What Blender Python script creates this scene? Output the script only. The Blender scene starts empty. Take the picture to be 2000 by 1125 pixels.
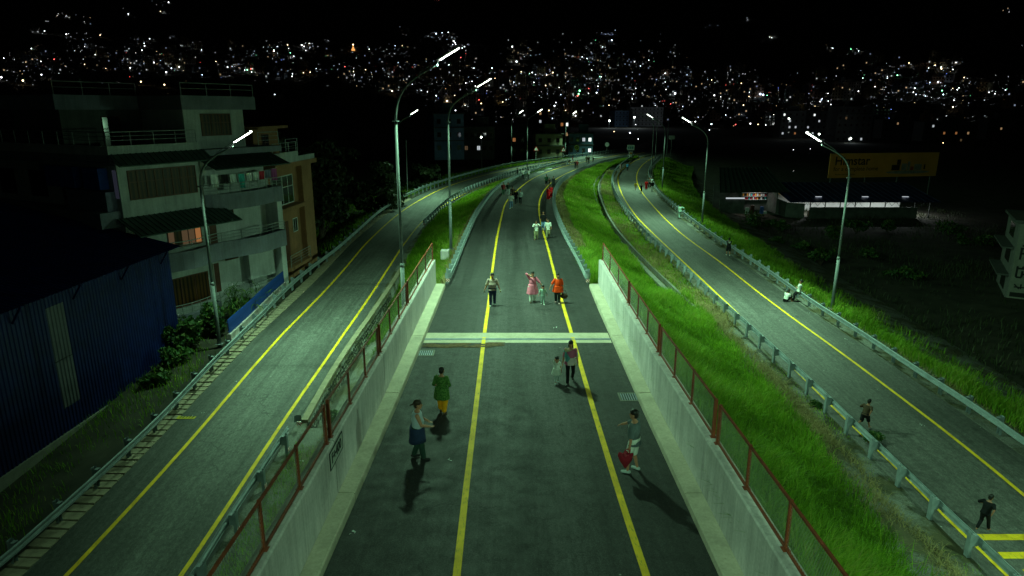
import bpy, math, random
import numpy as np
from mathutils import Vector, Matrix

R_ = math.radians
random.seed(7)
rng = np.random.default_rng(11)
S = bpy.context.scene
COL = S.collection

# ---------------------------------------------------------------- camera, night sky, exposure
CAMZ, PITCH, FPX = 14.0, R_(15.0), 1300.0
cam_d = bpy.data.cameras.new("camera")
cam = bpy.data.objects.new("camera", cam_d)
COL.objects.link(cam)
cam.location = (0, 0, CAMZ)
cam.rotation_euler = (R_(90) - PITCH, 0, 0)
cam_d.sensor_fit = 'HORIZONTAL'
cam_d.sensor_width = 36.0
cam_d.lens = 36.0 * FPX / 2000.0
cam_d.clip_start = 0.1
cam_d.clip_end = 9000
S.camera = cam
W = bpy.data.worlds.new("World")
S.world = W
W.use_nodes = True
W.node_tree.nodes["Background"].inputs[0].default_value = (0.44, 0.54, 0.46, 1)
W.node_tree.nodes["Background"].inputs[1].default_value = 0.0026
S.view_settings.view_transform = 'Standard'
S.view_settings.look = 'None'
S.view_settings.exposure = 0.0
S.view_settings.gamma = 1.0
S.view_settings.use_curve_mapping = False
S.cycles.max_bounces = 4
S.cycles.diffuse_bounces = 2
S.cycles.glossy_bounces = 2
S.cycles.transparent_max_bounces = 8
S.cycles.sample_clamp_indirect = 3.0
LAMP_COL = (0.46, 1.0, 0.57)          # greenish LED street light
LAMP_W = 2480.0

# ---------------------------------------------------------------- pixel <-> place helpers (the survey of the photograph)
def ray(px, py):
    a = (px - 1000.0) / FPX
    b = (py - 562.5) / FPX
    return (a, math.cos(PITCH) - b * math.sin(PITCH), -(math.sin(PITCH) + b * math.cos(PITCH)))

def at(px, py, h, off=0.0):
    """point where the line of sight meets a surface of height h(y)+off"""
    d = ray(px, py)
    y = 40.0
    for _ in range(60):
        z = (h(y) if callable(h) else h) + off
        y = 0.5 * y + 0.5 * (z - CAMZ) / d[2] * d[1]
    t = y / d[1]
    return Vector((d[0] * t, y, CAMZ + d[2] * t))

def at_y(px, py, y):
    d = ray(px, py)
    t = y / d[1]
    return Vector((d[0] * t, y, CAMZ + d[2] * t))

def table(ys, drops):
    ys, hs = np.array(ys, float), CAMZ - np.array(drops, float)
    def f(y):
        return float(np.interp(y, ys, hs))
    return f
hC = table([-40, 11, 20, 32, 45, 60, 100, 130, 160, 200, 320], [7.6, 9.0, 9.4, 9.72, 9.8, 10.0, 10.9, 11.6, 12.1, 12.4, 12.4])
hL = table([-40, 18, 24, 37, 50, 60, 100, 150, 200, 320], [14.6, 14.2, 13.75, 12.85, 12.4, 12.15, 11.8, 11.9, 12.4, 12.4])
hR = table([-40, 20, 31, 45, 75, 110, 140, 200, 320], [14.3, 13.9, 13.6, 13.2, 12.65, 12.45, 12.4, 12.4, 12.4])

class Feat:
    """a line along the road: x as a function of y"""
    def __init__(self, pts, h, off=0.0, ext=8.0):
        P3 = sorted([at(x, y, h, off) for x, y in pts], key=lambda v: v.y)
        ys = [v.y for v in P3]
        xs = [v.x for v in P3]
        g = np.arange(ys[0], ys[-1], 0.5)
        x = np.interp(g, ys, xs)
        out = np.empty_like(x)
        for i, yy in enumerate(g):
            s = 0.8 + 0.045 * yy
            w = np.exp(-0.5 * ((g - yy) / s) ** 2)
            # local linear fit keeps ends straight
            m = (w * g).sum() / w.sum()
            mx = (w * x).sum() / w.sum()
            b = (w * (g - m) * (x - mx)).sum() / max((w * (g - m) ** 2).sum(), 1e-6)
            out[i] = mx + b * (yy - m)
        self.g, self.x = g, out
        n = min(len(g) - 1, int(ext * 2))
        self.s0 = (out[n] - out[0]) / (g[n] - g[0])
        self.s1 = (out[-1] - out[-1 - n]) / (g[-1] - g[-1 - n])
        self.y0, self.y1 = g[0], g[-1]
    def __call__(self, y):
        if y < self.y0:
            return self.x[0] + self.s0 * (y - self.y0)
        if y > self.y1:
            return self.x[-1] + self.s1 * (y - self.y1)
        return float(np.interp(y, self.g, self.x))

def ss(a, b, x):
    t = min(1.0, max(0.0, (x - a) / (b - a)))
    return t * t * (3 - 2 * t)

CL = Feat([(892, 1125), (909.6, 960), (950, 620), (956, 586), (960, 536), (964, 512), (970, 466), (978, 430), (986, 396), (996, 385), (1009.6, 372),
           (1024, 359.6), (1040, 348.4), (1056, 341), (1072, 334), (1088, 329), (1104, 324.4), (1117, 321), (1150, 313.5), (1190, 306.5)], hC)
CR = Feat([(1262, 1125), (1207, 960), (1107, 620), (1095, 580), (1083, 538), (1078, 514), (1070, 484), (1063, 460), (1057, 440), (1053, 420), (1052, 401),
           (1054.4, 388), (1059, 377), (1065.6, 367.6), (1075, 358), (1085, 350), (1097.6, 342.8), (1112, 335.6), (1140, 325.5), (1170, 317.5), (1205, 310)], hC)
CRAIL_L = Feat([(870, 548), (888, 518), (906, 470), (920, 440), (934, 410), (960, 374), (976, 361), (992, 351.6), (1008, 342.8), (1029, 335), (1049.6, 327.6),
                (1072, 321), (1096, 316.4), (1120, 311), (1131, 309.6)], hC, 0.75)
CRAIL_R = Feat([(1150, 548), (1138, 520), (1120, 486), (1104, 460), (1092, 436), (1083, 412), (1080, 400), (1079, 390), (1081, 372), (1086, 359.6), (1096, 348),
                (1112, 337), (1128, 329), (1144, 323), (1160, 317), (1184, 311.6), (1208, 307), (1229, 303)], hC, 0.75)
RL = Feat([(1933, 1094), (1897, 1055), (1827, 993), (1762, 922), (1702, 866), (1641, 810), (1561, 730), (1256, 438), (1243, 425), (1229, 403), (1218, 388),
           (1209, 366), (1206, 351.6), (1207, 340), (1213, 332), (1225.6, 323), (1240, 314), (1256, 307), (1270, 301.5)], hR)
RR = Feat([(1998, 967), (1933, 911), (1832, 831), (1732, 756), (1631, 680), (1531, 610), (1466, 560), (1442, 540), (1400, 506), (1358, 478), (1320, 449),
           (1288, 417), (1280, 407), (1267, 393), (1256, 380), (1247, 366), (1243, 353), (1243, 340), (1248, 329), (1261, 316), (1274, 309)], hR)
RRAIL_L = Feat([(1963, 1097), (1882, 1019), (1802, 947), (1742, 886), (1682, 834), (1601, 753), (1526, 688), (1446, 615), (1380, 560), (1352, 529), (1320, 503),
                (1288, 474), (1256, 446), (1237, 423), (1222, 404), (1209.6, 387), (1200, 371), (1197, 359.6), (1197, 345), (1200, 334), (1209.6, 323), (1222, 313),
                (1231, 307)], hR, 0.75)
RRAIL_R = Feat([(2000, 856), (1933, 806), (1882, 773), (1832, 743), (1782, 711), (1732, 678), (1682, 643), (1631, 613), (1581, 583), (1512, 532), (1464, 500),
                (1416, 471), (1365, 436), (1330, 410), (1304, 388), (1282, 369), (1269, 348), (1266, 339), (1267, 329), (1272, 318), (1284, 308)], hR, 0.75)
LL = Feat([(129.5, 1125), (245, 1002), (350, 887), (420, 806), (474, 740), (531, 676), (582, 622), (633, 571), (673, 527), (710, 480), (740, 451), (772, 422),
           (807.5, 397), (840, 380), (861, 369), (905, 353), (960, 338.5), (1010, 328), (1060, 319.5), (1110, 311)], hL)
LR = Feat([(353.5, 1125), (437, 1002), (507, 894), (560, 813), (611, 740), (666, 662), (710, 598), (744, 547.5), (778, 493.5), (791, 474), (821, 435), (848, 412),
           (884, 390), (920, 373), (960, 357), (1000, 345), (1040, 334), (1090, 322)], hL)
LRAIL_O = Feat([(0, 1090), (35, 1058), (105, 999), (175, 936), (245, 873), (315, 810), (378, 740), (430, 683), (464, 656), (514, 608), (558, 558), (609, 517),
                (663, 480), (740, 409.5), (767, 393), (794, 377), (834, 361), (875, 347), (915, 336.6), (956, 326), (984, 319.6), (1008, 315.6), (1040, 311.6),
                (1072, 307.6), (1104, 304), (1136, 300), (1168, 297)], hL, 0.75)
LRAIL_N = Feat([(583, 803), (546, 855.5), (507.5, 915), (462, 978), (413, 1058), (371, 1125)], hL, 0.75)
LRAIL_F = Feat([(826, 430), (848, 409.5), (875, 384), (902, 369), (942.5, 353), (983, 339), (1010, 331), (1050, 321.5), (1090, 314.5), (1120, 310.5)], hL, 0.75)
COPE = Feat([(589, 818), (646, 716), (700, 642), (744, 578), (768, 544), (788, 510), (801, 483), (818, 455)], hL, 0.1)
DITCH_L = Feat([(1181, 335.6), (1166, 348), (1158, 360), (1157, 372), (1162, 388), (1172, 420), (1190, 452), (1215, 481), (1246, 513), (1271, 540), (1335, 603), (1386, 653)], hR, 0.35)
XK_L, XK_R, XW_L, XW_R = -3.78, 4.26, -4.31, 4.78      # kerb faces and wall faces of the central road
Y_WALL = 36.6                                          # where the parapet walls end
Y_JOINT = at(1040, 663, hC).y

# ---------------------------------------------------------------- mesh helpers
def link(o, parent=None):
    COL.objects.link(o)
    if parent is not None:
        o.parent = parent
    return o

def tag(o, label=None, cat=None, group=None, kind=None):
    if label: o["label"] = label
    if cat: o["category"] = cat
    if group: o["group"] = group
    if kind: o["kind"] = kind
    return o

def thing(name, loc, label, cat, group=None, rz=0.0):
    o = bpy.data.objects.new(name, None)
    o.empty_display_size = 0.2
    link(o)
    o.location = loc
    o.rotation_euler = (0, 0, rz)
    return tag(o, label, cat, group)

class MB:
    def __init__(self):
        self.v, self.f, self.m, self.mi = [], [], [], 0
    def quad(self, *p):
        n = len(self.v)
        self.v += [tuple(q) for q in p]
        self.f.append(tuple(range(n, n + len(p))))
        self.m.append(self.mi)
    def box(self, x0, x1, y0, y1, z0, z1, M=None):
        c = [(x0, y0, z0), (x1, y0, z0), (x1, y1, z0), (x0, y1, z0), (x0, y0, z1), (x1, y0, z1), (x1, y1, z1), (x0, y1, z1)]
        if M is not None:
            c = [M @ Vector(q) for q in c]
        n = len(self.v)
        self.v += [tuple(q) for q in c]
        for f in ((0, 3, 2, 1), (4, 5, 6, 7), (0, 1, 5, 4), (1, 2, 6, 5), (2, 3, 7, 6), (3, 0, 4, 7)):
            self.f.append(tuple(n + i for i in f))
            self.m.append(self.mi)
    def bar(self, p, q, w, t=None, up=(0, 0, 1)):
        """rectangular bar from p to q"""
        p, q = Vector(p), Vector(q)
        t = t or w
        d = (q - p).normalized()
        u = Vector(up)
        if abs(d.dot(u)) > 0.98:
            u = Vector((0, 1, 0))
        s = d.cross(u).normalized()
        u = s.cross(d)
        s, u = s * w / 2, u * t / 2
        c = [p - s - u, p + s - u, p + s + u, p - s + u, q - s - u, q + s - u, q + s + u, q - s + u]
        n = len(self.v)
        self.v += [tuple(x) for x in c]
        for f in ((0, 1, 2, 3), (7, 6, 5, 4), (0, 4, 5, 1), (1, 5, 6, 2), (2, 6, 7, 3), (3, 7, 4, 0)):
            self.f.append(tuple(n + i for i in f))
            self.m.append(self.mi)
    def tube(self, pts, rad, n=8, caps=True):
        pts = [Vector(p) for p in pts]
        if not hasattr(rad, '__len__'):
            rad = [rad] * len(pts)
        base = len(self.v)
        u = None
        for i, p in enumerate(pts):
            d = (pts[min(i + 1, len(pts) - 1)] - pts[max(i - 1, 0)]).normalized()
            if u is None:
                u = d.orthogonal().normalized()
            u = (u - d * u.dot(d))
            u = u.normalized() if u.length > 1e-5 else d.orthogonal().normalized()
            w = d.cross(u)
            for k in range(n):
                a = 2 * math.pi * k / n
                self.v.append(tuple(p + (u * math.cos(a) + w * math.sin(a)) * rad[i]))
        for i in range(len(pts) - 1):
            for k in range(n):
                a, b = base + i * n + k, base + i * n + (k + 1) % n
                self.f.append((a, b, b + n, a + n))
                self.m.append(self.mi)
        if caps:
            self.f.append(tuple(base + k for k in reversed(range(n))))
            self.f.append(tuple(base + (len(pts) - 1) * n + k for k in range(n)))
            self.m += [self.mi, self.mi]
    def capsule(self, p, q, r0, r1, n=10):
        p, q = Vector(p), Vector(q)
        d = (q - p).normalized() if (q - p).length > 1e-6 else Vector((0, 0, 1))
        pts, rad = [], []
        for a in (80, 55, 25):
            pts.append(p - d * r0 * math.sin(R_(a))); rad.append(r0 * math.cos(R_(a)))
        pts += [p, q]; rad += [r0, r1]
        for a in (25, 55, 80):
            pts.append(q + d * r1 * math.sin(R_(a))); rad.append(r1 * math.cos(R_(a)))
        self.tube(pts, rad, n)
    def loft(self, rings, caps=True):
        base, n = len(self.v), len(rings[0])
        for r in rings:
            self.v += [tuple(p) for p in r]
        for i in range(len(rings) - 1):
            for k in range(n):
                a, b = base + i * n + k, base + i * n + (k + 1) % n
                self.f.append((a, b, b + n, a + n))
                self.m.append(self.mi)
        if caps:
            self.f.append(tuple(base + k for k in reversed(range(n))))
            self.f.append(tuple(base + (len(rings) - 1) * n + k for k in range(n)))
            self.m += [self.mi, self.mi]
    def ell(self, c, rx, ry, rz, n=12, m=8, M=None):
        c = Vector(c)
        rings = []
        for i in range(m + 1):
            a = math.pi * (0.04 + 0.92 * i / m) - math.pi / 2
            ring = []
            for k in range(n):
                t = 2 * math.pi * k / n
                q = Vector((rx * math.cos(a) * math.cos(t), ry * math.cos(a) * math.sin(t), rz * math.sin(a)))
                ring.append(c + (M @ q if M is not None else q))
            rings.append(ring)
        self.loft(rings)
    def xform(self, M, start=0):
        for i in range(start, len(self.v)):
            self.v[i] = tuple(M @ Vector(self.v[i]))
    def build(self, name, mat, parent=None, smooth=False, world=False, bevel=0.0, label=None):
        v = self.v
        if world and parent is not None:
            l = parent.location
            if parent.parent is not None:
                l = l + parent.parent.location
            v = [(a - l.x, b - l.y, c - l.z) for a, b, c in v]
        me = bpy.data.meshes.new(name)
        me.from_pydata(v, [], self.f)
        mats = mat if isinstance(mat, (list, tuple)) else [mat]
        for k in mats:
            me.materials.append(k)
        if len(mats) > 1:
            me.polygons.foreach_set('material_index', self.m)
        if smooth:
            me.polygons.foreach_set('use_smooth', [True] * len(self.f))
        me.update()
        o = link(bpy.data.objects.new(name, me), parent)
        if bevel:
            b = o.modifiers.new("bevel", 'BEVEL')
            b.width = bevel; b.segments = 2; b.limit_method = 'ANGLE'
        if label: o["label"] = label
        return o

def np_mesh(name, verts, faces, mat, parent=None, attr=None, smooth=False):
    """fast mesh; faces (M,k) array; attr = per-vertex float called 'tint'"""
    me = bpy.data.meshes.new(name)
    nv, (nf, k) = len(verts), faces.shape
    me.vertices.add(nv)
    me.vertices.foreach_set('co', np.ascontiguousarray(verts, np.float32).ravel())
    me.loops.add(nf * k)
    me.loops.foreach_set('vertex_index', np.ascontiguousarray(faces, np.int32).ravel())
    me.polygons.add(nf)
    me.polygons.foreach_set('loop_start', np.arange(0, nf * k, k, dtype=np.int32))
    if attr is not None:
        a = me.attributes.new('tint', 'FLOAT', 'POINT')
        a.data.foreach_set('value', np.ascontiguousarray(attr, np.float32))
    for q in (mat if isinstance(mat, (list, tuple)) else [mat]):
        me.materials.append(q)
    me.update(calc_edges=True)
    if smooth:
        me.polygons.foreach_set('use_smooth', np.ones(nf, bool))
    return link(bpy.data.objects.new(name, me), parent)

SURF = {}
def strip(name, ys, cols, mat, kind='structure', smooth=True, parent=None):
    """sheet through columns (x(y), z(y)); UV = (metres across, metres along)"""
    nr, nc = len(ys), len(cols)
    V = np.empty((nr, nc, 3))
    for i, y in enumerate(ys):
        px = -1e9
        for j, (fx, fz) in enumerate(cols):
            x = fx(y) if callable(fx) else fx
            z = fz(y) if callable(fz) else fz
            x = max(x, px + 0.001)
            px = x
            V[i, j] = (x, y, z)
    idx = np.arange(nr * nc).reshape(nr, nc)
    F = np.stack([idx[:-1, :-1], idx[:-1, 1:], idx[1:, 1:], idx[1:, :-1]], -1).reshape(-1, 4)
    o = np_mesh(name, V.reshape(-1, 3), F, mat, parent, smooth=smooth)
    U = np.empty((nr, nc, 2))
    U[:, 0, 0] = 0
    if nc > 1:
        U[:, 1:, 0] = np.cumsum(np.hypot(np.diff(V[:, :, 0], axis=1), np.diff(V[:, :, 2], axis=1)), axis=1)
    U[:, :, 1] = V[:, :, 1]
    uv = o.data.uv_layers.new(name="UVMap")
    uv.data.foreach_set('uv', U.reshape(-1, 2)[F.ravel()].astype(np.float32).ravel())
    if kind: o["kind"] = kind
    SURF[name] = (np.array(ys), V)
    return o

def dup(root, loc=None, rz=None, label=None, group=None):
    r = root.copy()
    COL.objects.link(r)
    if loc is not None: r.location = loc
    if rz is not None: r.rotation_euler = (0, 0, rz)
    if label: r["label"] = label
    if group: r["group"] = group
    for ch in list(root.children):
        c = ch.copy(); COL.objects.link(c); c.parent = r
        for g in list(ch.children):
            d = g.copy(); COL.objects.link(d); d.parent = c
    return r

# ---------------------------------------------------------------- materials
class NT:
    def __init__(self, name, rough=0.8, metal=0.0, spec=0.3):
        self.m = bpy.data.materials.new(name)
        self.m.use_nodes = True
        self.t = self.m.node_tree
        self.b = self.t.nodes["Principled BSDF"]
        self.b.inputs["Roughness"].default_value = rough
        self.b.inputs["Metallic"].default_value = metal
        self.b.inputs["Specular IOR Level"].default_value = spec
    def n(self, typ, **kw):
        x = self.t.nodes.new(typ)
        for k, v in kw.items():
            if k.startswith('i_'):
                x.inputs[k[2:].replace('_', ' ')].default_value = v
            else:
                setattr(x, k, v)
        return x
    def l(self, a, b):
        self.t.links.new(a, b)
    def co(self, kind='Object'):
        return self.n('ShaderNodeTexCoord').outputs[kind]
    def noise(self, vec, scale, detail=4, rough=0.6):
        x = self.n('ShaderNodeTexNoise')
        x.inputs['Scale'].default_value = scale
        x.inputs['Detail'].default_value = detail
        x.inputs['Roughness'].default_value = rough
        self.l(vec, x.inputs['Vector'])
        return x.outputs['Fac']
    def ramp(self, fac, *stops):
        x = self.n('ShaderNodeValToRGB')
        e = x.color_ramp.elements
        while len(e) < len(stops):
            e.new(0.5)
        for el, (p, c) in zip(e, stops):
            el.position = p
            el.color = (*c, 1) if hasattr(c, '__len__') else (c, c, c, 1)
        self.l(fac, x.inputs['Fac'])
        return x.outputs['Color']
    def mix(self, fac, a, b, mode='MIX'):
        x = self.n('ShaderNodeMix', data_type='RGBA', blend_type=mode)
        for i, v in ((0, fac), (6, a), (7, b)):
            if isinstance(v, bpy.types.NodeSocket):
                self.l(v, x.inputs[i])
            elif hasattr(v, '__len__'):
                x.inputs[i].default_value = (*v, 1)
            else:
                x.inputs[i].default_value = v
        return x.outputs[2]
    def math(self, op, a, b=0.0, clamp=False):
        x = self.n('ShaderNodeMath', operation=op, use_clamp=clamp)
        for i, v in ((0, a), (1, b)):
            if isinstance(v, bpy.types.NodeSocket):
                self.l(v, x.inputs[i])
            else:
                x.inputs[i].default_value = v
        return x.outputs[0]
    def color(self, c):
        if isinstance(c, bpy.types.NodeSocket):
            self.l(c, self.b.inputs["Base Color"])
        else:
            self.b.inputs["Base Color"].default_value = (*c, 1)
        return self
    def bump(self, h, strength=0.3, dist=0.02):
        x = self.n('ShaderNodeBump')
        x.inputs['Strength'].default_value = strength
        x.inputs['Distance'].default_value = dist
        self.l(h, x.inputs['Height'])
        self.l(x.outputs[0], self.b.inputs['Normal'])
        return self
    def map(self, vec, sc):
        x = self.n('ShaderNodeMapping')
        x.inputs['Scale'].default_value = sc
        self.l(vec, x.inputs['Vector'])
        return x.outputs[0]

def plain(name, c, rough=0.7, metal=0.0, var=0.25, scale=3.0, bump=0.0, spec=0.3):
    t = NT(name, rough, metal, spec)
    co = t.co()
    f = t.noise(co, scale, 5)
    a = tuple(x * (1 - var) for x in c)
    b = tuple(min(1, x * (1 + var)) for x in c)
    t.color(t.ramp(f, (0.3, a), (0.7, b)))
    if bump:
        t.bump(t.noise(co, scale * 6, 3), bump, 0.02)
    return t.m

def emit(name, c, strength, sample=False):
    m = bpy.data.materials.new(name)
    m.use_nodes = True
    t = m.node_tree
    t.nodes.remove(t.nodes["Principled BSDF"])
    e = t.nodes.new('ShaderNodeEmission')
    e.inputs[0].default_value = (*c, 1)
    e.inputs[1].default_value = strength
    t.links.new(e.outputs[0], t.nodes["Material Output"].inputs[0])
    if not sample:
        m.cycles.emission_sampling = 'NONE'
    return m

def asphalt(name, base, lanes, patch=0.25, grain=0.9):
    """lanes: list of (u0,u1,gain) wear bands in metres across"""
    t = NT(name, 0.72, 0, 0.35)
    uv = t.co('UV')
    ob = t.co('Object')
    big = t.noise(t.map(ob, (1, 0.35, 1)), 0.35, 5, 0.6)
    mid = t.noise(ob, 2.2, 5, 0.65)
    fine = t.noise(ob, 34, 3, 0.7)
    grit = t.noise(t.map(ob, (1, 0.6, 1)), 9, 4, 0.75)
    lng = t.noise(t.map(ob, (5, 0.10, 1)), 1.0, 5, 0.7)
    c = t.ramp(big, (0.3, tuple(x * (1 - patch) for x in base)), (0.7, tuple(x * (1 + patch) for x in base)))
    c = t.mix(0.6, c, t.ramp(mid, (0.3, 0.62), (0.7, 1.25)), 'MULTIPLY')
    c = t.mix(grain, c, t.ramp(fine, (0.33, 0.35), (0.68, 1.75)), 'MULTIPLY')
    c = t.mix(0.8, c, t.ramp(grit, (0.32, 0.55), (0.68, 1.5)), 'MULTIPLY')
    c = t.mix(0.7, c, t.ramp(lng, (0.32, 0.62), (0.68, 1.35)), 'MULTIPLY')
    sx = t.n('ShaderNodeSeparateXYZ')
    t.l(uv, sx.inputs[0])
    wob = t.math('MULTIPLY', t.math('SUBTRACT', t.noise(t.map(ob, (0.2, 0.12, 1)), 1.0, 3), 0.5), 0.9)
    u = t.math('ADD', sx.outputs[0], wob)
    for u0, u1, g in lanes:
        cen, hw = (u0 + u1) / 2, (u1 - u0) / 2
        d = t.math('DIVIDE', t.math('ABSOLUTE', t.math('SUBTRACT', u, cen)), hw)
        w = t.math('SUBTRACT', 1.25, d, True)
        w = t.math('MULTIPLY', w, t.noise(t.map(ob, (1.4, 0.18, 1)), 1.2, 4))
        c = t.mix(w, c, t.mix(1.0, c, (g, g, g), 'MULTIPLY'))
    # spills and scuffs
    sp = t.noise(t.map(ob, (0.5, 0.9, 1)), 0.9, 6, 0.7)
    c = t.mix(t.ramp(sp, (0.60, 0.0), (0.72, 0.28)), c, tuple(x * 0.45 for x in base))
    sp2 = t.noise(t.map(ob, (1.6, 0.5, 1)), 1.3, 6, 0.75)
    c = t.mix(t.ramp(sp2, (0.68, 0.0), (0.76, 0.32)), c, tuple(x * 2.3 for x in base))
    vo = t.n('ShaderNodeTexVoronoi', feature='F1')
    vo.inputs['Scale'].default_value = 0.9
    t.l(ob, vo.inputs['Vector'])
    c = t.mix(t.ramp(vo.outputs['Distance'], (0.018, 0.8), (0.03, 0.0)), c, (0.4, 0.4, 0.38))
    # hairline cracks
    dv = t.n('ShaderNodeTexVoronoi', feature='DISTANCE_TO_EDGE')
    dv.inputs['Scale'].default_value = 0.22
    wv = t.n('ShaderNodeVectorMath', operation='ADD')
    nz = t.n('ShaderNodeTexNoise'); nz.inputs['Scale'].default_value = 0.8; nz.inputs['Detail'].default_value = 6
    t.l(ob, nz.inputs['Vector'])
    sc = t.n('ShaderNodeVectorMath', operation='SCALE'); sc.inputs['Scale'].default_value = 2.2
    t.l(nz.outputs['Color'], sc.inputs[0]); t.l(ob, wv.inputs[0]); t.l(sc.outputs[0], wv.inputs[1])
    t.l(wv.outputs[0], dv.inputs['Vector'])
    ck = t.math('MULTIPLY', t.ramp(dv.outputs['Distance'], (0.0, 0.85), (0.006, 0.0)), t.ramp(t.noise(ob, 0.13, 3), (0.45, 0.0), (0.6, 1.0)))
    c = t.mix(ck, c, tuple(x * 0.3 for x in base))
    t.color(c)
    t.bump(fine, 0.5, 0.012)
    t.l(t.ramp(mid, (0.3, 0.6), (0.7, 0.85)), t.b.inputs['Roughness'])
    return t.m

def concrete(name, base, streak=0.5, sc=1.0):
    t = NT(name, 0.85, 0, 0.25)
    ob = t.co()
    c = t.ramp(t.noise(ob, 0.8 * sc, 6, 0.65), (0.25, tuple(x * 0.72 for x in base)), (0.75, tuple(x * 1.18 for x in base)))
    c = t.mix(streak, c, t.ramp(t.noise(t.map(ob, (1.5, 1.5, 0.10)), 3.0, 6, 0.7), (0.36, 0.6), (0.6, 1.12)), 'MULTIPLY')
    c = t.mix(streak * 0.9, c, t.ramp(t.noise(t.map(ob, (4, 4, 0.06)), 2.0, 4, 0.6), (0.55, 1.0), (0.70, 0.72)), 'MULTIPLY')
    c = t.mix(0.35, c, t.ramp(t.noise(ob, 14, 4), (0.3, 0.6), (0.7, 1.2)), 'MULTIPLY')
    c = t.mix(t.ramp(t.noise(t.map(ob, (1, 1, 0.5)), 2.3, 8, 0.75), (0.62, 0.0), (0.72, 0.7)), c, tuple(x * 0.35 for x in base))
    t.color(c)
    t.bump(t.noise(ob, 25, 4), 0.35, 0.015)
    return t.m

def tinted(name, stops, rough=0.6, trans=0.0, noise_scale=0.5):
    """foliage: colour from the per-blade tint attribute times a broad noise"""
    t = NT(name, rough, 0, 0.25)
    a = t.n('ShaderNodeAttribute', attribute_name='tint')
    c = t.ramp(a.outputs['Fac'], *stops)
    c = t.mix(0.7, c, t.ramp(t.noise(t.co(), noise_scale, 4), (0.3, 0.55), (0.7, 1.25)), 'MULTIPLY')
    t.color(c)
    if trans:
        tr = t.n('ShaderNodeBsdfTranslucent')
        t.l(c, tr.inputs[0])
        mx = t.n('ShaderNodeMixShader')
        mx.inputs[0].default_value = trans
        t.l(t.b.outputs[0], mx.inputs[1])
        t.l(tr.outputs[0], mx.inputs[2])
        t.l(mx.outputs[0], t.t.nodes["Material Output"].inputs[0])
    return t.m

M = {}
M['asph_c'] = asphalt('asphalt_central', (0.034, 0.032, 0.033), [(-1.5, 1.5, 0.55), (2.2, 3.7, 1.75), (4.4, 5.8, 1.75), (3.85, 4.3, 0.6), (6.1, 9.5, 0.6)], 0.2)
M['asph_l'] = asphalt('asphalt_left', (0.085, 0.086, 0.08), [(-1, 1.35, 0.4), (2.0, 4.4, 1.3), (5.2, 6.8, 0.4)], 0.28, 0.55)
M['asph_r'] = asphalt('asphalt_right', (0.085, 0.083, 0.078), [(0.9, 2.0, 1.15), (2.6, 3.8, 1.15), (4.6, 8.5, 0.62)], 0.25, 0.6)
def _yl():
    t = NT('yellow_road_paint', 0.7, 0, 0.3)
    ob = t.co()
    wear = t.noise(t.map(ob, (6, 1.2, 1)), 4, 6, 0.7)
    c = t.mix(t.ramp(wear, (0.55, 0.0), (0.70, 0.8)), t.ramp(t.noise(ob, 1.5, 5), (0.3, (0.62, 0.37, 0.012)), (0.7, (0.98, 0.62, 0.02))), (0.10, 0.10, 0.07))
    t.color(c)
    return t.m
M['yellow'] = _yl()
M['white_paint'] = plain('white_road_paint', (0.55, 0.56, 0.52), 0.7, var=0.3, scale=5)
M['conc'] = concrete('wall_concrete', (0.58, 0.52, 0.52))
M['conc_walk'] = concrete('walkway_concrete', (0.50, 0.43, 0.34), 0.15, 1.6)
M['conc_dark'] = concrete('weathered_concrete', (0.20, 0.20, 0.17), 0.3, 2.0)
M['conc_slab'] = concrete('drain_slab_concrete', (0.27, 0.225, 0.16), 0.2, 2.5)
M['joint'] = plain('joint_steel', (0.24, 0.26, 0.32), 0.5, 0.2)
M['galv'] = plain('galvanised_steel', (0.23, 0.27, 0.29), 0.62, 0.1, 0.25, 2.0)
M['galv_pole'] = plain('galvanised_pole', (0.14, 0.16, 0.165), 0.6, 0.15, 0.2, 2.0)
M['rust'] = plain('red_oxide_paint', (0.21, 0.045, 0.018), 0.6, 0, 0.35, 5)
M['wire'] = plain('fence_wire', (0.42, 0.44, 0.38), 0.6, 0.1)
M['soil'] = plain('soil', (0.07, 0.058, 0.036), 0.95, 0, 0.5, 1.4, 0.6)
M['soil_dark'] = plain('dark_soil', (0.035, 0.033, 0.022), 0.95, 0, 0.5, 0.6, 0.5)
M['stone'] = plain('dark_stone', (0.05, 0.05, 0.043), 0.85, 0, 0.5, 2.0, 0.8)
M['mortar'] = plain('mortar', (0.035, 0.035, 0.03), 0.9, 0, 0.3, 6)
def _verge():
    t = NT('verge_soil', 0.95)
    ob = t.co()
    uv = t.co('UV')
    fine = t.noise(ob, 22, 4, 0.7)
    gr = t.ramp(fine, (0.3, (0.06, 0.06, 0.052)), (0.62, (0.22, 0.22, 0.20)))
    so = t.ramp(t.noise(ob, 1.2, 5), (0.3, (0.035, 0.04, 0.018)), (0.7, (0.10, 0.085, 0.045)))
    t.color(t.mix(t.ramp(t.noise(ob, 0.5, 5, 0.7), (0.42, 0.0), (0.56, 1.0)), gr, so))
    t.bump(fine, 0.8, 0.05)
    return t.m
M['verge'] = _verge()
M['gravel'] = plain('grey_gravel', (0.16, 0.16, 0.145), 0.95, 0, 0.6, 9.0, 0.9)
M['grass'] = tinted('green_grass', [(0.0, (0.06, 0.13, 0.008)), (0.5, (0.18, 0.37, 0.018)), (0.82, (0.30, 0.43, 0.035)), (1.0, (0.38, 0.33, 0.11))], 0.6, 0.40, 0.45)
M['straw'] = tinted('dry_grass', [(0.0, (0.09, 0.10, 0.025)), (0.5, (0.24, 0.20, 0.075)), (1.0, (0.34, 0.27, 0.13))], 0.8, 0.15, 0.8)
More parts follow.
